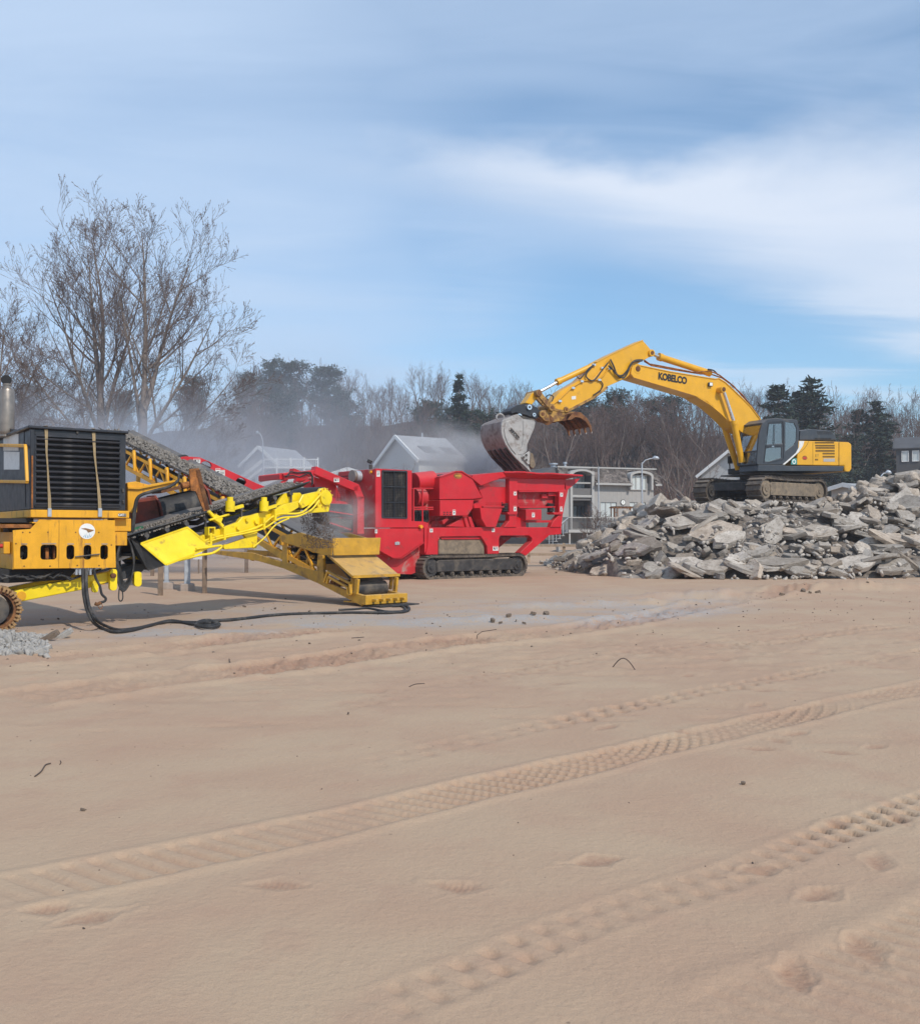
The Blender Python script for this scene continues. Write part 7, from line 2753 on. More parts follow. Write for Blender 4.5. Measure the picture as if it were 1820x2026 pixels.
def ghose(pts, v, r=.022, name='hydraulic_hose', m='rubber', parent=plant):
    w = [gP(x, y, v if not isinstance(v, list) else v[i]) for i, (x, y) in enumerate(pts)]
    out = []
    for i in range(len(w) - 1):
        p0, p1, p2, p3 = w[max(i - 1, 0)], w[i], w[i + 1], w[min(i + 2, len(w) - 1)]
        for k in range(6):
            t = k / 6
            out.append(0.5 * (2 * p1 + (p2 - p0) * t + (2 * p0 - 5 * p1 + 4 * p2 - p3) * t * t + (3 * p1 - p0 - 3 * p2 + p3) * t ** 3))
    out.append(w[-1])
    return MB().tube(out, r, 8).build(name, m, parent, smooth=60)
ghose([(1310, 828), (1250, 870), (1120, 905), (1020, 945), (992, 1020), (978, 1120), (966, 1250), (930, 1300)], AVv - .25, .028)
ghose([(1325, 760), (1315, 790), (1300, 840), (1180, 895), (1040, 935), (1004, 1000), (985, 1150), (975, 1260)], AVv - .2, .022)
for k in range(9):
    dx = rr.uniform(-14, 14)
    ghose([(900 + dx, 1250), (862 + dx * .6 + k * 2, 1380), (868 + k * 4, 1560), (905 + dx, 1640 - k * 9), (958 - k * 3, 1570), (985 + dx * .5, 1420), (950 + dx, 1270), (905 + dx, 1235)], .15 + k * .03, .016)
ghose([(878, 1620), (874, 1690), (888, 1712), (904, 1690), (900, 1615)], .15, .012)
ghose([(690, 1470), (705, 1540), (735, 1600), (750, 1660), (778, 1690), (772, 1712), (742, 1722)], -.05, .022)
ghose([(742, 1722), (720, 1735), (700, 1730)], -.05, .03, 'hose_fitting', 'rust')
ghose([(742, 1722), (755, 1750), (740, 1770), (722, 1750)], -.05, .006, 'pull_ring', 'rust_orange')
MB().prism(gq([(905, 1205), (1055, 1160), (1058, 1185), (915, 1235)], AVv), AVv, AVv + .3).build('green_bracket', 'green_paint', plant, bevel=.01)

# magnet drum slung over the belt
m0, m1 = at(*S1(1150, 1068), 19.3), at(*S1(1492, 985), 19.9)
mg = thing('overband_magnet', 'black drum magnet with rusty red end plates slung over the yellow conveyor', 'magnet', m0, 0)
ax = (m1 - m0)
ra = 0.30
t_ = ax.normalized()
up = Vector((0, 0, 1)); sd = t_.cross(up).normalized(); up = sd.cross(t_)
def mring(c, k=1.0, n=24): return [c + (sd * math.cos(2 * math.pi * i / n) * 1.05 + up * math.sin(2 * math.pi * i / n)) * ra * k for i in range(n)]
def loft(ringsv, name, m, sm=40):
    n = len(ringsv[0]); b_ = MB(); vs = [p for r_ in ringsv for p in r_]; fs = [tuple(reversed(range(n))), tuple(range((len(ringsv) - 1) * n, len(ringsv) * n))]
    for i in range(len(ringsv) - 1):
        for k in range(n): fs.append((i * n + k, i * n + (k + 1) % n, (i + 1) * n + (k + 1) % n, (i + 1) * n + k))
    return b_.add(vs, fs).build(name, m, mg, smooth=sm)
z0 = Vector((0, 0, 0))
loft([mring(z0, .97), mring(ax * .5, 1.0), mring(ax, .97)], 'drum', 'rubber')
for c in (z0 - t_ * .03, ax):
    o8 = [c + (sd * x + up * y) * ra for x, y in ((-1.15, -.9), (-1.0, -1.3), (.9, -1.3), (1.1, -.6), (1.1, .7), (.6, 1.2), (-.7, 1.2), (-1.15, .6))]
    loft([o8, [p + t_ * .035 for p in o8]], 'end_plate', 'rust_red', 20)
loft([mring(z0 - t_ * .10, .22, 12), mring(z0 - t_ * .03, .22, 12)], 'bearing_hub', 'dark_steel')
b = MB()
b.beam(ax * .1 + up * ra * 1.35, ax * .95 + up * ra * 1.35, .5, .06)
b.build('carrier_frame', 'rust', mg)
b = MB()
b.tube([ax * .15 + up * ra * 1.4, ax * .15 + up * (ra * 1.4 + .3)], .02, 6)
b.tube([ax * .9 + up * ra * 1.4, ax * .9 + up * (ra * 1.4 + .3)], .02, 6)
b.build('hanger_chain', 'dark_steel', mg)
bx = [z0 - t_ * .55 + (sd * x + up * y) * ra for x, y in ((-.9, -1.3), (.9, -1.3), (.9, 1.15), (-.9, 1.15))]
loft([bx, [p + t_ * .5 for p in bx]], 'drive_box', 'rust_red', 20)

# ------------------------------------------------------------------ lemon-yellow discharge conveyor
A_ = Fr(-5.60, 17.6, 50)
con = thing('belt_conveyor', 'bright lemon yellow conveyor carrying crushed stone out of the plant', 'conveyor', A_.o, A_.th, 'stone conveyors')
LP = 'lemon_paint'


def aq(pts, v=0.0, sheet=S2): return A_.trace(sheet, pts, v)
def aP(x, y, v=0.0, sheet=S2): return A_.P(sheet(x, y), v)


BW = 0.95
t0, t1 = aP(60, 628), aP(1185, 300)
slope = (t1 - t0).normalized()


def trough(b, p, q, w, d=.10, th=.025, sgn=1):
    """three-strip trough belt from p to q, across +v"""
    c = [(0, d), (w * .28, 0), (w * .72, 0), (w, d)]
    for (va, wa), (vb, wb) in zip(c[:-1], c[1:]):
        lo = [p + Vector((0, va * sgn, wa)), q + Vector((0, va * sgn, wa)), q + Vector((0, vb * sgn, wb)), p + Vector((0, vb * sgn, wb))]
        b.hexa([x - Vector((0, 0, th)) for x in lo], lo)
    return b


trough(MB(), t0, t1 - Vector((0.1, 0, 0)), BW).build('belt', 'belt', con)
b = MB()
b.hexa([t0 + Vector((0, .05, -.33)), t1 + Vector((-.1, .05, -.30)), t1 + Vector((-.1, BW - .05, -.30)), t0 + Vector((0, BW - .05, -.33))],
       [t0 + Vector((0, .05, -.31)), t1 + Vector((-.1, .05, -.28)), t1 + Vector((-.1, BW - .05, -.28)), t0 + Vector((0, BW - .05, -.31))])
b.build('return_belt', 'belt', con)
hp_ = aP(1243, 372)
MB().cyl((hp_.x, 0.06, hp_.z), (hp_.x, BW - .06, hp_.z), .24, 22).build('head_pulley', 'rubber', con, smooth=40)
fr1 = [(505, 604), (640, 548), (745, 512), (770, 480), (830, 470), (905, 446), (965, 436), (1015, 408), (1096, 388), (1100, 425), (1060, 450), (968, 486), (905, 538), (860, 552), (770, 578), (660, 618), (580, 645)]
MB().prism(aq(fr1, -.02), -.02, .08).build('side_frame', LP, con, bevel=.01)
MB().prism(aq(fr1, 0), BW - .08, BW + .02).build('side_frame', LP, con)
head = [(1098, 398), (1122, 352), (1185, 338), (1216, 332), (1226, 316), (1252, 311), (1274, 330), (1286, 368), (1282, 402), (1272, 452), (1150, 460), (1172, 438), (1212, 428), (1200, 400), (1160, 412), (1118, 432)]
MB().prism(aq(head, -.05), -.05, .03).build('head_plate', LP, con, bevel=.008)
MB().prism(aq(head, 0), BW - .03, BW + .05).build('head_plate', LP, con)
MB().prism(ring(hp_.x, hp_.z, .16, 20), -.09, -.05).build('pulley_bearing', LP, con, smooth=40, bevel=.01)
b = MB()
for k in range(11):
    a = R(k * 28 + 20)
    b.prism(ring(hp_.x + .2 * math.cos(a), hp_.z + .2 * math.sin(a), .022, 6), -.062, -.05)
b.build('bearing_bolts', 'ochre_paint', con)
gus = [(770, 572), (858, 548), (856, 640), (846, 660), (826, 652)]
MB().prism(aq(gus, -.03), -.03, .05).build('gusset', LP, con, bevel=.008)
MB().prism(aq([(655, 652), (790, 604), (838, 642), (848, 660), (672, 670), (658, 664)], -.04), -.04, .04).build('support_arm', LP, con, bevel=.008)
for (x, y, r_) in ((668, 655, .045), (840, 650, .05), (852, 508, .05), (745, 545, .04), (798, 498, .04)):
    p = aP(x, y, -.05)
    MB().cyl((p.x, -.07, p.z), (p.x, -.02, p.z), r_, 12).build('pivot_pin', LP, con, smooth=40)
# tail skirt plates and boot
bp = [aP(178, 636, -.10), aP(448, 542, -.02), aP(588, 652, -.22), aP(478, 702, -.30), aP(325, 760, -.34)]
pk = Vector((0, .02, 0))
b = MB()
b.add([p for p in bp] + [p + pk for p in bp], [(0, 1, 2, 3, 4), (9, 8, 7, 6, 5)] + [(i, (i + 1) % 5, (i + 1) % 5 + 5, i + 5) for i in range(5)])
b.build('skirt_plate', LP, con)
b = MB()
for i, j in ((0, 1), (3, 4), (4, 0), (2, 3), (1, 2)):
    b.beam(bp[i] - pk * .3, bp[j] - pk * .3, .03, .03)
b.build('skirt_rim', LP, con)
b = MB()
bt_ = [aP(120, 598, -.05), aP(180, 640, -.11), aP(325, 762, -.35), aP(226, 794, -.12), aP(118, 662, .1)]
b.add([p for p in bt_] + [p + Vector((0, .03, 0)) for p in bt_], [(0, 1, 2, 3, 4), (9, 8, 7, 6, 5)] + [(i, (i + 1) % 5, (i + 1) % 5 + 5, i + 5) for i in range(5)])
b.build('boot_flap', 'rubber', con)
MB().prism(aq([(118, 600), (440, 520), (470, 640), (330, 740), (226, 790), (118, 680)], .25), .25, .85).build('boot', 'black_matt', con)
# idlers, brackets, struts, pipes
b = MB()
b.beam(aP(572, 448, -.08), aP(655, 538, -.06), .06, .06)
b.beam(aP(575, 500, -.09), aP(692, 466, -.09), .05, .035)
b.beam(aP(600, 480, -.05), aP(640, 505, -.05), .12, .12)
b.build('scraper_strut', LP, con, bevel=.006)
for (x, y) in ((895, 388), (698, 388)):
    p = aP(x, y + 20, -.1)
    b = MB()
    b.cyl((p.x, -.1, p.z - .14), (p.x, -.1, p.z + .06), .09, 14)
    b.cyl((p.x, -.1, p.z + .06), (p.x, -.1, p.z + .14), .06, 12)
    b.beam((p.x, -.1, p.z - .10), (p.x + .3, -.1, p.z - .02), .06, .06)
    b.build('guide_roller', LP, con, smooth=40)
for i in range(9):
    f = .12 + .84 * i / 9
    p = t0.lerp(t1, f)
    b = MB()
    b.cyl((p.x, .02, p.z - .02), (p.x, .3, p.z - .11), .05, 10)
    b.cyl((p.x, .3, p.z - .11), (p.x, BW - .3, p.z - .11), .05, 10)
    b.cyl((p.x, BW - .3, p.z - .11), (p.x, BW - .02, p.z - .02), .05, 10)
    b.beam((p.x, .03, p.z - .05), (p.x, .03, p.z - .35), .04, .03)
    b.build('idler_roller', 'dark_steel', con, smooth=40)
p = aP(585, 564, -.1)
b = MB()
b.prism([(p.x - .08, p.z - .08), (p.x + .08, p.z - .08), (p.x + .08, p.z + .08), (p.x - .08, p.z + .08)], -.14, -.02, [[(p.x - .055, p.z - .055), (p.x + .055, p.z - .055), (p.x + .055, p.z + .055), (p.x - .055, p.z + .055)]])
b.build('tube_bracket', LP, con)
def ahose(pts, v, r, m=LP, nm='hydraulic_pipe'):
    w = [aP(x, y, v) for x, y in pts]
    out = []
    for i in range(len(w) - 1):
        p0, p1, p2, p3 = w[max(i - 1, 0)], w[i], w[i + 1], w[min(i + 2, len(w) - 1)]
        for k in range(6):
            t = k / 6
            out.append(0.5 * (2 * p1 + (p2 - p0) * t + (2 * p0 - 5 * p1 + 4 * p2 - p3) * t * t + (3 * p1 - p0 - 3 * p2 + p3) * t ** 3))
    out.append(w[-1])
    return MB().tube(out, r, 7).build(nm, m, con, smooth=60)
ahose([(520, 632), (620, 598), (780, 566), (880, 530), (970, 468), (1100, 460), (1160, 420), (1225, 350)], -.10, .022)
ahose([(530, 640), (640, 606), (800, 574), (900, 545), (990, 490), (1090, 478), (1170, 440), (1215, 385)], -.12, .020)
ahose([(500, 668), (560, 660), (650, 650), (600, 690), (520, 705), (400, 735)], -.3, .024)
ahose([(830, 660), (900, 600), (960, 530), (1040, 490)], -.14, .016)
for (x, y) in ((580, 612), (660, 580), (890, 520), (955, 470)):
    p = aP(x, y, -.1)
    MB().box((p.x - .025, p.x + .025), (-.15, -.02), (p.z - .12, p.z + .12)).build('pipe_clamp', LP, con, bevel=.005)
p, q = aP(1110, 425, -.02), aP(1200, 345, -.02)
MB().prism(aq([(1010, 345), (1105, 340), (1120, 360), (1090, 392), (1010, 405), (960, 420)], .1), .1, .16).build('side_board', LP, con)
b = MB()
for k in range(8):
    f = .1 + .85 * k / 8
    p = t0.lerp(t1, f)
    b.beam((p.x, .04, p.z - .40), (p.x, BW - .04, p.z - .40), .05, .06)
b.build('cross_member', LP, con)


# ------------------------------------------------------------------ ochre return conveyor standing on the sand
B_ = Fr(-2.23, 21.4, 135)
och = thing('feed_conveyor', 'dusty ochre inclined conveyor with a sheet metal feed box at its foot', 'conveyor', B_.o, B_.th, 'stone conveyors')
OC = 'ochre_paint'
W2 = 1.12


def bq(pts, v=0.0, sheet=S2): return B_.trace(sheet, pts, v)
def bP(x, y, v=0.0, sheet=S2): return B_.P(sheet(x, y), v)


side1 = [(1463, 1000), (1466, 936), (1400, 918), (1242, 856), (1236, 704), (1206, 700), (1200, 796), (1030, 748), (1030, 632), (1000, 620), (1000, 778), (1204, 866)]
for v in (0, -W2 + .08):
    MB().prism(bq(side1, 0), v - .08, v).build('side_frame', OC, och, bevel=.008)
    MB().prism(bq([(1003, 780), (1003, 745), (830, 690), (600, 676), (588, 694), (860, 738)], 0), v - .08, v).build('lower_chord', OC, och, bevel=.008)
    b = MB()
    b.beam(bP(1003, 715) + Vector((0, v - .04, 0)), bP(858, 622) + Vector((0, v - .04, 0)), .07, .14)
    b.beam(bP(822, 690) + Vector((0, v - .04, 0)), bP(818, 735) + Vector((0, v - .04, 0)), .06, .1)
    b.build('diagonal', OC, och)
# long upper truss running back behind the engine box
top_pts = [(1230, 560, S2), (785, 400, S2), (470, 262, S2), (100, 88, S2)]
e0, e1 = bP(1180, 640), bP(480, 275)
dirv = (e1 - e0).normalized()
far_end = e0 + dirv * 11.5
near_end = e0 - dirv * .25
trough(MB(), near_end + Vector((0, -.02, -.05)), far_end, W2, .16, .03, -1).build('belt', 'belt', och)
wing = [(100, -40), (330, 0), (450, 12), (700, 100), (790, 165), (1200, 400), (1640, 655), (1700, 700)]
wt_top = [B_.P(H3(x, y), -W2) for x, y in wing]
b = MB()
for i, (p, q) in enumerate(zip(wt_top[:-1], wt_top[1:])):
    def onb(pt):
        f = (pt.x - e0.x) / (far_end.x - e0.x)
        return Vector((pt.x, -W2 + .02, e0.lerp(far_end, f).z + .10))
    lo_p, lo_q = onb(p), onb(q)
    th_ = Vector((0, -.03, 0))
    b.hexa([lo_p, lo_q, lo_q + th_, lo_p + th_], [p, q, q + th_, p + th_])
b.build('belt_wing', 'belt', och)
tp_ = bP(1400, 905, 0)
b = MB()
b.beam(Vector((near_end.x, -W2 / 2, near_end.z - .05)), Vector((tp_.x + .1, -W2 / 2, tp_.z + .18)), W2 * .8, .025)
b.build('tail_belt', 'belt', och)
for v in (-.05, -W2 + .05):
    b = MB()
    b.beam(e0 + Vector((0, v, -.16)), far_end + Vector((0, v, -.16)), .06, .08)
    b.beam(e0 + Vector((0, v, -.62)), far_end + Vector((0, v, -.62)), .07, .12)
    n = 13
    for i in range(n):
        a, c = e0.lerp(far_end, i / n), e0.lerp(far_end, (i + .5) / n)
        d = e0.lerp(far_end, (i + 1) / n)
        b.beam(a + Vector((0, v, -.62)), c + Vector((0, v, -.16)), .05, .05)
        b.beam(c + Vector((0, v, -.16)), d + Vector((0, v, -.62)), .05, .05)
    b.build('truss', 'cat_yellow', och)
b = MB()
b.beam(e0 + Vector((0, -W2 / 2, -.45)), far_end + Vector((0, -W2 / 2, -.45)), W2 * .85, .02)
b.build('return_belt', 'belt', och)
for i in range(8):
    c = e0.lerp(far_end, .25 + .7 * i / 8)
    b = MB()
    b.tube([c + Vector((0, .04, -.55)), c + Vector((0, .06, -.1)), c + Vector((.05, .04, .02)), c + Vector((.16, .0, .02)), c + Vector((.22, -.03, -.08))], .05, 8)
    b.build('idler_bracket', 'cat_yellow', och, smooth=60)
for (x, y) in ((1062, 660), (1110, 690), (1165, 735), (1080, 720)):
    c = bP(x, y, -.1)
    b = MB()
    b.tube([c + Vector((.1, 0, -.3)), c + Vector((.1, 0, 0)), c + Vector((0, 0, .1)), c + Vector((-.12, 0, .08))], .045, 8)
    b.build('idler_bracket', OC, och, smooth=60)
    MB().cyl(c + Vector((0, -.05, .0)), c + Vector((0, -W2 + .2, .0)), .06, 10).build('idler_roller', 'dark_steel', och, smooth=40)
# feed box
nf = bq([(985, 592), (1108, 572), (1245, 612), (1296, 622), (1288, 706), (1240, 704), (1000, 626)], .12)
MB().prism(nf, .10, .13).build('feed_box_side', OC, och, bevel=.006)
MB().prism(nf, -W2 - .13, -W2 - .10).build('feed_box_side', OC, och)
pe = B_.uw(S2(1292, 650), .12)
ue = pe[0]
wt2, wb2 = B_.uw(S2(1294, 604), .12)[1], B_.uw(S2(1288, 706), .12)[1]
MB().prism([(.13, wt2), (-W2 - .14, wt2 + .0), (-W2 - .10, wb2), (.10, wb2)], ue - .03, ue, ax='u').build('feed_box_end', OC, och, bevel=.006)
pu = B_.uw(S2(985, 592), .12)
MB().prism([(.10, pu[1] - .02), (-W2 - .1, pu[1] - .02), (-W2 - .1, pu[1] - .22), (.10, pu[1] - .22)], pu[0], pu[0] + .03, ax='u').build('feed_box_back', OC, och)
# sloping lid over the tail
a0, a1 = bP(1268, 712, .10), bP(1412, 838, .10)
ac = Vector((0, -W2 - .22, 0))
tk = Vector((0, 0, .03))
MB().hexa([a0, a0 + ac, a1 + ac, a1], [a0 + tk, a0 + ac + tk, a1 + ac + tk, a1 + tk]).build('tail_lid', OC, och, bevel=.005)
b = MB()
b.beam(a0 + tk, a1 + tk, .04, .05)
b.beam(a1 + tk, a1 + ac + tk, .04, .06)
b.build('lid_rim', OC, och)
for y in (0, -W2):
    b = MB()
    c0, c1 = bP(1438, 842), bP(1430, 924)
    b.beam(c0 + Vector((0, y, 0)), c1 + Vector((0, y, -.02)), .06, .10)
    b.beam(c0 + Vector((.16, y, .0)), c1 + Vector((.16, y, .03)), .05, .07)
    b.build('lid_post', OC, och)
b = MB()
pts = [bP(x, y, .05) for x, y in ((1245, 862), (1268, 800), (1395, 868), (1400, 930), (1385, 935), (1382, 890), (1272, 830), (1262, 868))]
b.path(pts, .07, .05)
b.build('adjuster_bracket', OC, och, bevel=.005)
b = MB()
for x in (1290, 1320, 1350):
    c = bP(x, 868, -.05)
    b.cyl(c, c + Vector((0, -.2, 0)), .08, 10)
b.build('adjuster_screw', 'rust', och, smooth=40)
# foot: end beam, tail pulley
f0, f1 = bP(1464, 936), bP(1462, 1000)
MB().box((f0.x - .16, f0.x), (.02, -W2 - .06), (0.04, f0.z)).build('foot_beam', OC, och, bevel=.01)
MB().box((f0.x, f0.x + .7), (-.05, -W2 + .05), (.06, .09)).build('foot_plate', OC, och)
c = bP(1400, 905, 0)
MB().cyl((c.x + .1, -.10, c.z), (c.x + .1, -W2 + .1, c.z), .17, 18).build('tail_pulley', 'dark_steel', och, smooth=40)
b = MB()
for k in range(5):
    v = -.15 - k * .2
    b.box((f0.x - .30, f0.x - .16), (v, v - .06), (.10, .16))
b.build('foot_lugs', OC, och, bevel=.005)
MB().box((f0.x - .5, f0.x + .1), (-.1, -W2 - .1), (-.02, .03)).build('rubber_mat', 'rubber', och)
# legs under the far end
for f in (.95,):
    c = e0.lerp(far_end, f)
    b = MB()
    for v in (-.05, -W2 + .05):
        b.beam((c.x, v, c.z - .6), (c.x + .3, v, -.1), .1, .1, up=(1, 0, 0))
    b.beam((c.x + .25, -.05, .4), (c.x + .25, -W2 + .05, .4), .08, .08)
    b.build('leg', OC, och)


# stone riding on the belts, falling stone
def belt_stone(name, label, F, p, q, v0, v1, n, seed, sm=.03, sM=.11, hump=.10):
    def f(g):
        t, s = g.random(), g.random()
        v = v0 + (v1 - v0) * s
        l_ = p.lerp(q, t)
        l_ = F.o + F.u * l_.x + F.v * v + Vector((0, 0, l_.z + .05 + hump * math.sin(math.pi * s) * g.random()))
        return tuple(l_)
    return rubble_mass(name, label, n, f, sm, sM, seed, 'crushed', (.6, 1.0))


belt_stone('belt_gravel', 'crushed grey stone riding on the lemon conveyor belt', A_, t0 + Vector((.2, 0, .0)), t1 - Vector((.25, 0, .0)), .03, BW - .1, 2400, 51, .015, .05, .05)
belt_stone('return_gravel', 'crushed grey stone riding on the ochre conveyor belt', B_, bP(760, 408), far_end, -.03, -W2 + .15, 2600, 52, .03, .10, .10)
hw = B_.o + B_.u * (ue + .8) + B_.v * -.55
hz_ = wt2 - .12


def fall(g):
    t = g.random()
    top = A_.o + A_.u * (hp_.x + .05 + .15 * t) + A_.v * g.uniform(.05, BW - .1)
    z = hp_.z - .1 - (hp_.z - .1 - hz_ + .1) * t
    return (top.x + g.normal(0, .03 + .06 * t) + .12 * t, top.y + g.normal(0, .05), z)


rubble_mass('falling_stone', 'brown crushed stone pouring off the conveyor head', 3600, fall, .006, .024, 53, 'spoil', (.6, 1))


def heap_in_box(g):
    u, v = ue + g.uniform(.1, 1.9), g.uniform(-W2, 0)
    p = B_.o + B_.u * u + B_.v * v
    return (p.x, p.y, hz_ - .10 + .22 * math.exp(-((u - ue - .7) / .5) ** 2) * g.random())


rubble_mass('feed_heap', 'brown stone heaped in the ochre feed box', 1100, heap_in_box, .02, .06, 54, 'spoil', (.6, 1))
# ------------------------------------------------------------------ posts between the machines
def plain_post(label, px, py, top, m, w=.1, block=False, round_=False):
    g = gp(px, py)
    o = thing('wooden_post' if not round_ else 'metal_post', label, 'post', (g.x, g.y, 0), .3)
    zt = at(px, top, g.y).z
    b = MB()
    if round_: b.box((-w * .5, w * .5), (-w * .35, w * .35), (.1, zt))
    else: b.box((-w * .5, w * .5), (-w * .5, w * .5), (-.2, zt))
    b.build('shaft', m, o, bevel=.01)
    if block:
        MB().box((-.19, .19), (-.19, .19), (-.05, .2)).build('concrete_foot', 'block_concrete', o, bevel=.02)
        q = MB()
        q.box((-.09, .09), (-.08, .08), (.2, .215))
        q.build('base_plate', 'galvanised', o)
    return o


plain_post('brown wooden post standing under the yellow skirt plate', 318, 1178, 1085, 'old_wood', .13)
plain_post('brown wooden post standing under the lemon conveyor gusset', 405, 1173, 1080, 'old_wood', .12)
plain_post('galvanised post on a concrete block between the two brown posts', 371, 1169, 1070, 'galvanised', .16, True, True)
plain_post('galvanised post on a small concrete block behind the first brown post', 330, 1166, 1085, 'galvanised', .12, True, True)
plain_post('short dark post behind the ochre conveyor chord', 488, 1133, 1085, 'old_wood', .14)
plain_post('short dark post in the shade left of the brown posts', 302, 1140, 1100, 'old_wood', .14)
g = gp(393, 1135)
o = thing('sign_board', 'small white board on a stake behind the lemon conveyor', 'sign', (g.x, g.y, 0), 0)
MB().box((-.2, .2), (-.01, .01), (.55, .95)).build('board', 'white_paint', o)
MB().box((-.025, .025), (.011, .05), (-.1, .9)).build('stake', 'old_wood', o)


# ------------------------------------------------------------------ hose line on the sand
def ground_hose(name, label, pts, r, m='rubber', cat='hose', lift=0.0):
    w = []
    for (px, py, *z) in pts:
        if z:
            p = at(px, py, z[0])
        else:
            p = gp(px, py)
            p = gp(px, py, gz(p.x, p.y) + r + lift)
        w.append(p)
    out = []
    for i in range(len(w) - 1):
        p0, p1, p2, p3 = w[max(i - 1, 0)], w[i], w[i + 1], w[min(i + 2, len(w) - 1)]
        for k in range(8):
            t = k / 8
            out.append(0.5 * (2 * p1 + (p2 - p0) * t + (2 * p0 - 5 * p1 + 4 * p2 - p3) * t * t + (3 * p1 - p0 - 3 * p2 + p3) * t ** 3))
    out.append(w[-1])
    o = MB().tube(out, r, 8).build(name, m, None, smooth=60)
    return props(o, label, cat)


def s1(x, y, *z): return (*S1(x, y), *z)
def s2(x, y, *z): return (*S2(x, y), *z)


ground_hose('hydraulic_hose', 'long black twin hose sweeping from the plant across the sand to the ochre foot', [s1(612, 1478, 16.6), s1(612, 1560, 16.5), s1(618, 1660, 16.3), s1(640, 1770, 16.1), s1(680, 1855, 15.9), s1(740, 1905), s1(830, 1935), s1(960, 1928), s1(1090, 1895), s1(1220, 1865), s1(1400, 1868), s1(1560, 1872),
     s2(560, 1090), s2(760, 1074), s2(980, 1050), s2(1280, 1040), s2(1560, 1038), s2(1690, 1036), s2(1738, 1020), s2(1720, 1000), s2(1640, 1000)], .028)
ground_hose('hydraulic_hose', 'second black hose lying alongside the long one', [s1(638, 1478, 16.55), s1(636, 1560, 16.45), s1(642, 1660, 16.25), s1(664, 1770, 16.05), s1(706, 1845, 15.9), s1(770, 1890), s1(870, 1922), s1(1010, 1910), s1(1120, 1885), s1(1260, 1855), s1(1420, 1880), s1(1500, 1862)], .026)
ground_hose('hose_coil', 'loose coil of black hose lying on the sand along the long hose', [s2(500, 1108), s2(520, 1090), s2(565, 1082), s2(610, 1092), s2(636, 1108), s2(600, 1122), s2(540, 1122), s2(500, 1108, ), s2(530, 1094), s2(590, 1090), s2(620, 1104), s2(580, 1114), s2(520, 1112)], .028, lift=.02)
ground_hose('hydraulic_hose', 'thin black hose curled beside the ochre conveyor foot', [s2(1660, 990), s2(1700, 1002), s2(1716, 1018), s2(1690, 1030), s2(1600, 1030), s2(1500, 1012), s2(1420, 1018), s2(1330, 1022)], .022)
ground_hose('bent_wire', 'short stick of wire poking up by the hose coil', [s2(400, 1100), s2(410, 1085), s2(422, 1074, 19.5)], .008, 'dry_stick', 'wire')

# ------------------------------------------------------------------ debris on the sand
ST = 'dry sticks lying on the sand'
sticks = [('thin crooked stick lying alone on the west side sand', [G1(140, 815), G1(165, 795), G1(182, 770), G1(202, 764)], .010), ('tiny curved twig beside the crooked stick', [G1(238, 768), G1(243, 760), G1(240, 753)], .006),
          ('thin grey twig on the rut below the ochre foot', [G1(1620, 460), G1(1645, 450), G1(1680, 448)], .010), ('short bent twig near the churned rut', [G1(908, 350), G1(912, 365), G1(928, 378)], .010),
          ('straight bit of bark beside the wet rut', [G1(1392, 268), G1(1440, 264)], .012)]
for lab, pts, r_ in sticks:
    ground_hose('stick', lab, [(*p,) for p in pts], r_ * .5, 'dry_stick', 'stick')
q0, q1 = gp(*G2(602, 386)), gp(*G2(692, 394))
ar_ = [q0.lerp(q1, t / 8) + Vector((0, 0, .125 * math.sin(math.pi * t / 8))) for t in range(9)]
props(MB().tube(ar_, .006, 6).build('arched_twig', 'dry_stick', None, smooth=60), 'arched twig sticking out of the sand like a hoop', 'twig')
q0 = gp(*G2(66, 272))
props(MB().tube([q0, q0 + Vector((.01, 0, .06)), q0 + Vector((.08, .02, .11)), q0 + Vector((.30, .05, .14))], .006, 6).build('bent_twig', 'dry_stick', None, smooth=60), 'bent twig standing up by the sand bank', 'twig')

CLODS = 'dark clods along the edge of the drive'
clods = [(G2(1272, 104), .26), (G2(1355, 94), .34), (G2(1384, 98), .16), (G2(1414, 93), .24), (G2(1362, 77), .12), (G2(1585, 68), .14), (G2(1612, 76), .13), (G2(1638, 72), .18),
         (G2(130, 207), .22), (G2(160, 210), .12), (G2(192, 198), .2), (G2(222, 205), .13), (G2(254, 212), .13), (G2(290, 196), .2), (G2(340, 186), .28), (G2(380, 12), .18), (G2(560, 17), .26),
         (G1(232, 192), .10), (G1(172, 196), .09), (G1(968, 146), .12), (G1(1090, 152), .12), (G1(1130, 115), .11), (G1(1225, 162), .1), (G1(800, 155), .08), (G1(1378, 573), .07), (G1(330, 952), .05), (G2(1120, 847), .06)]
for i, (p, L) in enumerate(clods):
    g = gp(*p)
    o = bpy.data.objects.new('stone_clod', SLABS[i % 8].copy())
    o.data.materials.clear()
    o.data.materials.append(M['clod'] if i != 16 else M['concrete'])
    COL.objects.link(o)
    o.location = (g.x, g.y, gz(g.x, g.y) + L * .18)
    L *= .6
    o.scale = (L, L * (.7 + .3 * math.sin(i)), L * .42)
    o.rotation_euler = (.3 * math.sin(i), .3 * math.cos(i * 2), i)
    props(o, 'dark stone clod lying on the sand edge of the drive' if i < 15 else 'small clod lying loose on the flat sand', 'stone', CLODS, 'thing')


def crumbs(g):
    # bits scattered over the drive and the churned strip
    y = g.uniform(11, 33)
    x = g.uniform(-.46, .46) * y
    d = y - (17.4 + .42 * x)
    if g.random() > math.exp(-((d - 1.0) / 4.5) ** 2): return None
    return (x, y, gz(x, y) + .004)


rubble_mass('gravel_crumbs', 'scattered stone crumbs over the drive', 1000, crumbs,   .010, .045, 61, 'clod', (.5, .9))


def specks(g):
    y = g.uniform(4, 17)
    x = g.uniform(-.46, .46) * y
    return (x, y, gz(x, y) + .001)


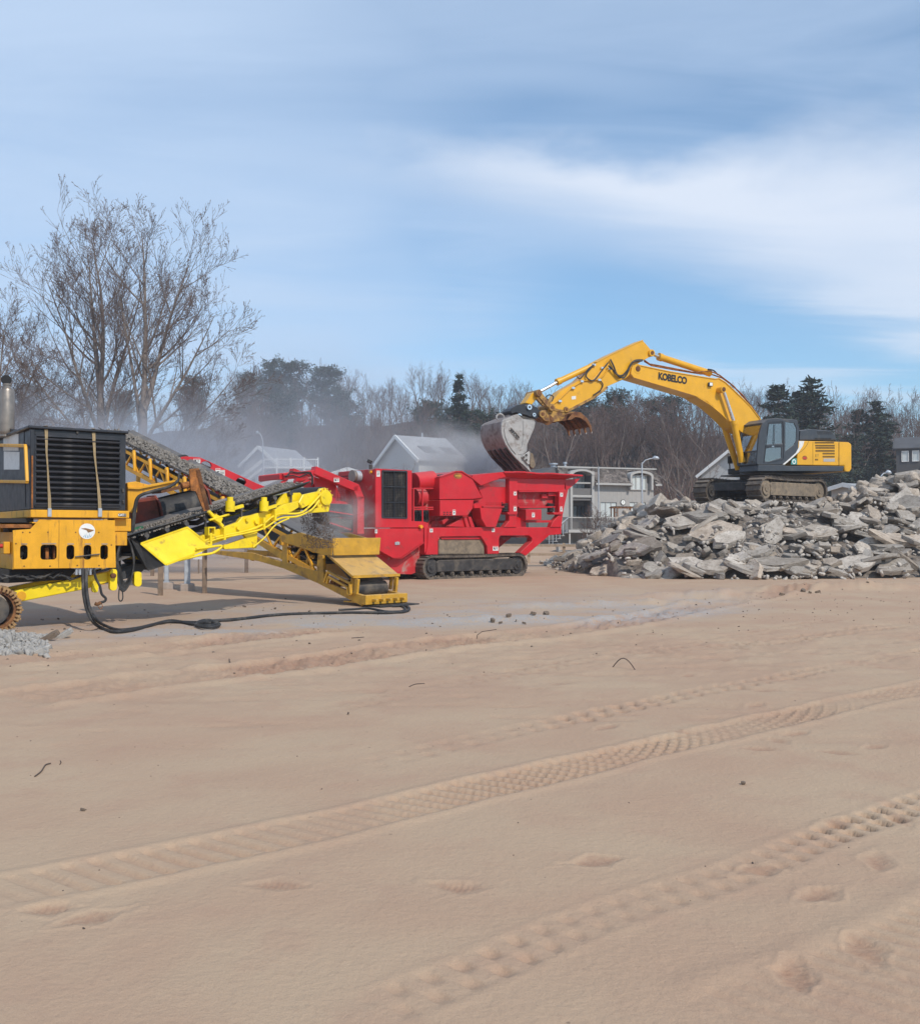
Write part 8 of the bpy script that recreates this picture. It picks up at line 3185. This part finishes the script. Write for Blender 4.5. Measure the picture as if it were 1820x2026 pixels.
rubble_mass('bark_crumbs', 'tiny bark bits strewn over the beach sand', 150, specks, .004, .014, 62, 'dry_stick', (.3, .6))


def white_heap(g):
    px, py = g.uniform(-60, 95), g.uniform(1256, 1300)
    p = gp(px, py)
    e = max(0, 1 - ((px + 5) / 95) ** 2)
    return (p.x, p.y, gz(p.x, p.y) + .16 * e * g.random() * max(0, 1 - abs(py - 1276) / 26))


rubble_mass('white_gravel', 'low pile of pale crushed stone before the crawler of the plant', 900, white_heap, .03, .13, 63, 'white_gravel', (.6, 1))
for (px, py, L, lab) in ((125, 1262, .30, 'pale flat stone at the end of the gravel pile'), (95, 1268, .34, 'dark flat piece beside the pale gravel pile')):
    g = gp(px, py)
    o = bpy.data.objects.new('flat_stone', SLABS[3].copy())
    o.data.materials.clear(); o.data.materials.append(M['white_gravel' if px > 100 else 'clod'])
    COL.objects.link(o)
    o.location = (g.x, g.y, gz(g.x, g.y) + .05); o.scale = (L, L * .6, .08); o.rotation_euler = (.1, -.5, .4)
    props(o, lab, 'stone', None, 'thing')

# ------------------------------------------------------------------ dust in the air


def volume_mat(name, col, dens, aniso, noise_scale=None, thr=(0.35, 0.75), fall=True, seedv=(0, 0, 0)):
    m = bpy.data.materials.new(name)
    m.use_nodes = True
    t = NT(m.node_tree)
    t.n.clear()
    pv = t.node('ShaderNodeVolumePrincipled')
    pv.inputs['Color'].default_value = (*col, 1)
    pv.inputs['Anisotropy'].default_value = aniso
    if noise_scale is None:
        pv.inputs['Density'].default_value = dens
    else:
        tc = t.node('ShaderNodeTexCoord').outputs['Object']
        n = t.noise(tc, noise_scale, 3, 0.55, 0.3)
        f = t.ramp(n, *thr)
        ln = t.node('ShaderNodeVectorMath', operation='LENGTH')
        t.put(ln.inputs[0], tc)
        r_ = t.math('ADD', ln.outputs['Value'], t.math('MULTIPLY', t.math('SUBTRACT', n, .5), .55))
        f = t.math('MULTIPLY', f, t.ramp(r_, 0.98, 0.25))
        t.put(pv.inputs['Density'], t.math('MULTIPLY', f, dens))
    t.node('ShaderNodeOutputMaterial', ins={'Volume': pv.outputs[0]})
    M[name] = m
    return m


def dust_cloud(label, centre, size, dens, ns, thr=(.3, .7), col=(.80, .82, .88), an=.35, rot=0.0):
    """lumpy closed hull filled with drifting dust, thinning to nothing at its skin"""
    k = 'dust_%d' % len(M)
    volume_mat(k, col, dens, an, ns, thr)
    bm = bmesh.new()
    bmesh.ops.create_icosphere(bm, subdivisions=3, radius=1.0)
    me = bpy.data.meshes.new('dust_cloud')
    bm.to_mesh(me); bm.free()
    me.materials.append(M[k])
    o = bpy.data.objects.new('dust_cloud', me)
    o.location = centre
    o.scale = size
    o.rotation_euler = (0, rot, 0)
    COL.objects.link(o)
    return props(o, label, kind='stuff')


dust_cloud('thick grey dust drifting low behind the conveyors', (at(250, 900, 39).x, 39, 3.2), (10.0, 4.6, 4.8), .80, 1.9, (.30, .70))
dust_cloud('thin blue dust rising before the hill', (at(590, 880, 66).x, 66, 6.5), (14, 8, 10.0), .12, 1.6, (.25, .75))
dust_cloud('thin dust behind the bare trees', (at(40, 820, 62).x, 62, 6.5), (14, 6, 8.0), .15, 1.7, (.25, .75))
dust_cloud('dust puff blowing out of the feed hopper', (at(925, 905, 38.8).x, 39.0, 4.2), (3.0, 1.6, 1.9), 3.0, 1.7, (.32, .68), (.86, .85, .86), .2, R(22))
dust_cloud('small dust puff over the ochre feed box', (at(690, 1030, 23.4).x, 23.4, 1.95), (1.0, .8, .8), 1.7, 1.8, (.35, .75), (.86, .82, .78), .2)
# even haze through the whole valley
volume_mat('haze', (.80, .86, .96), .0006, .2)
hz = MB().box((-640, 640), (-110, 660), (-2.5, 62)).build('haze', 'haze')
props(hz, 'faint even haze over the beach and hill', kind='stuff')
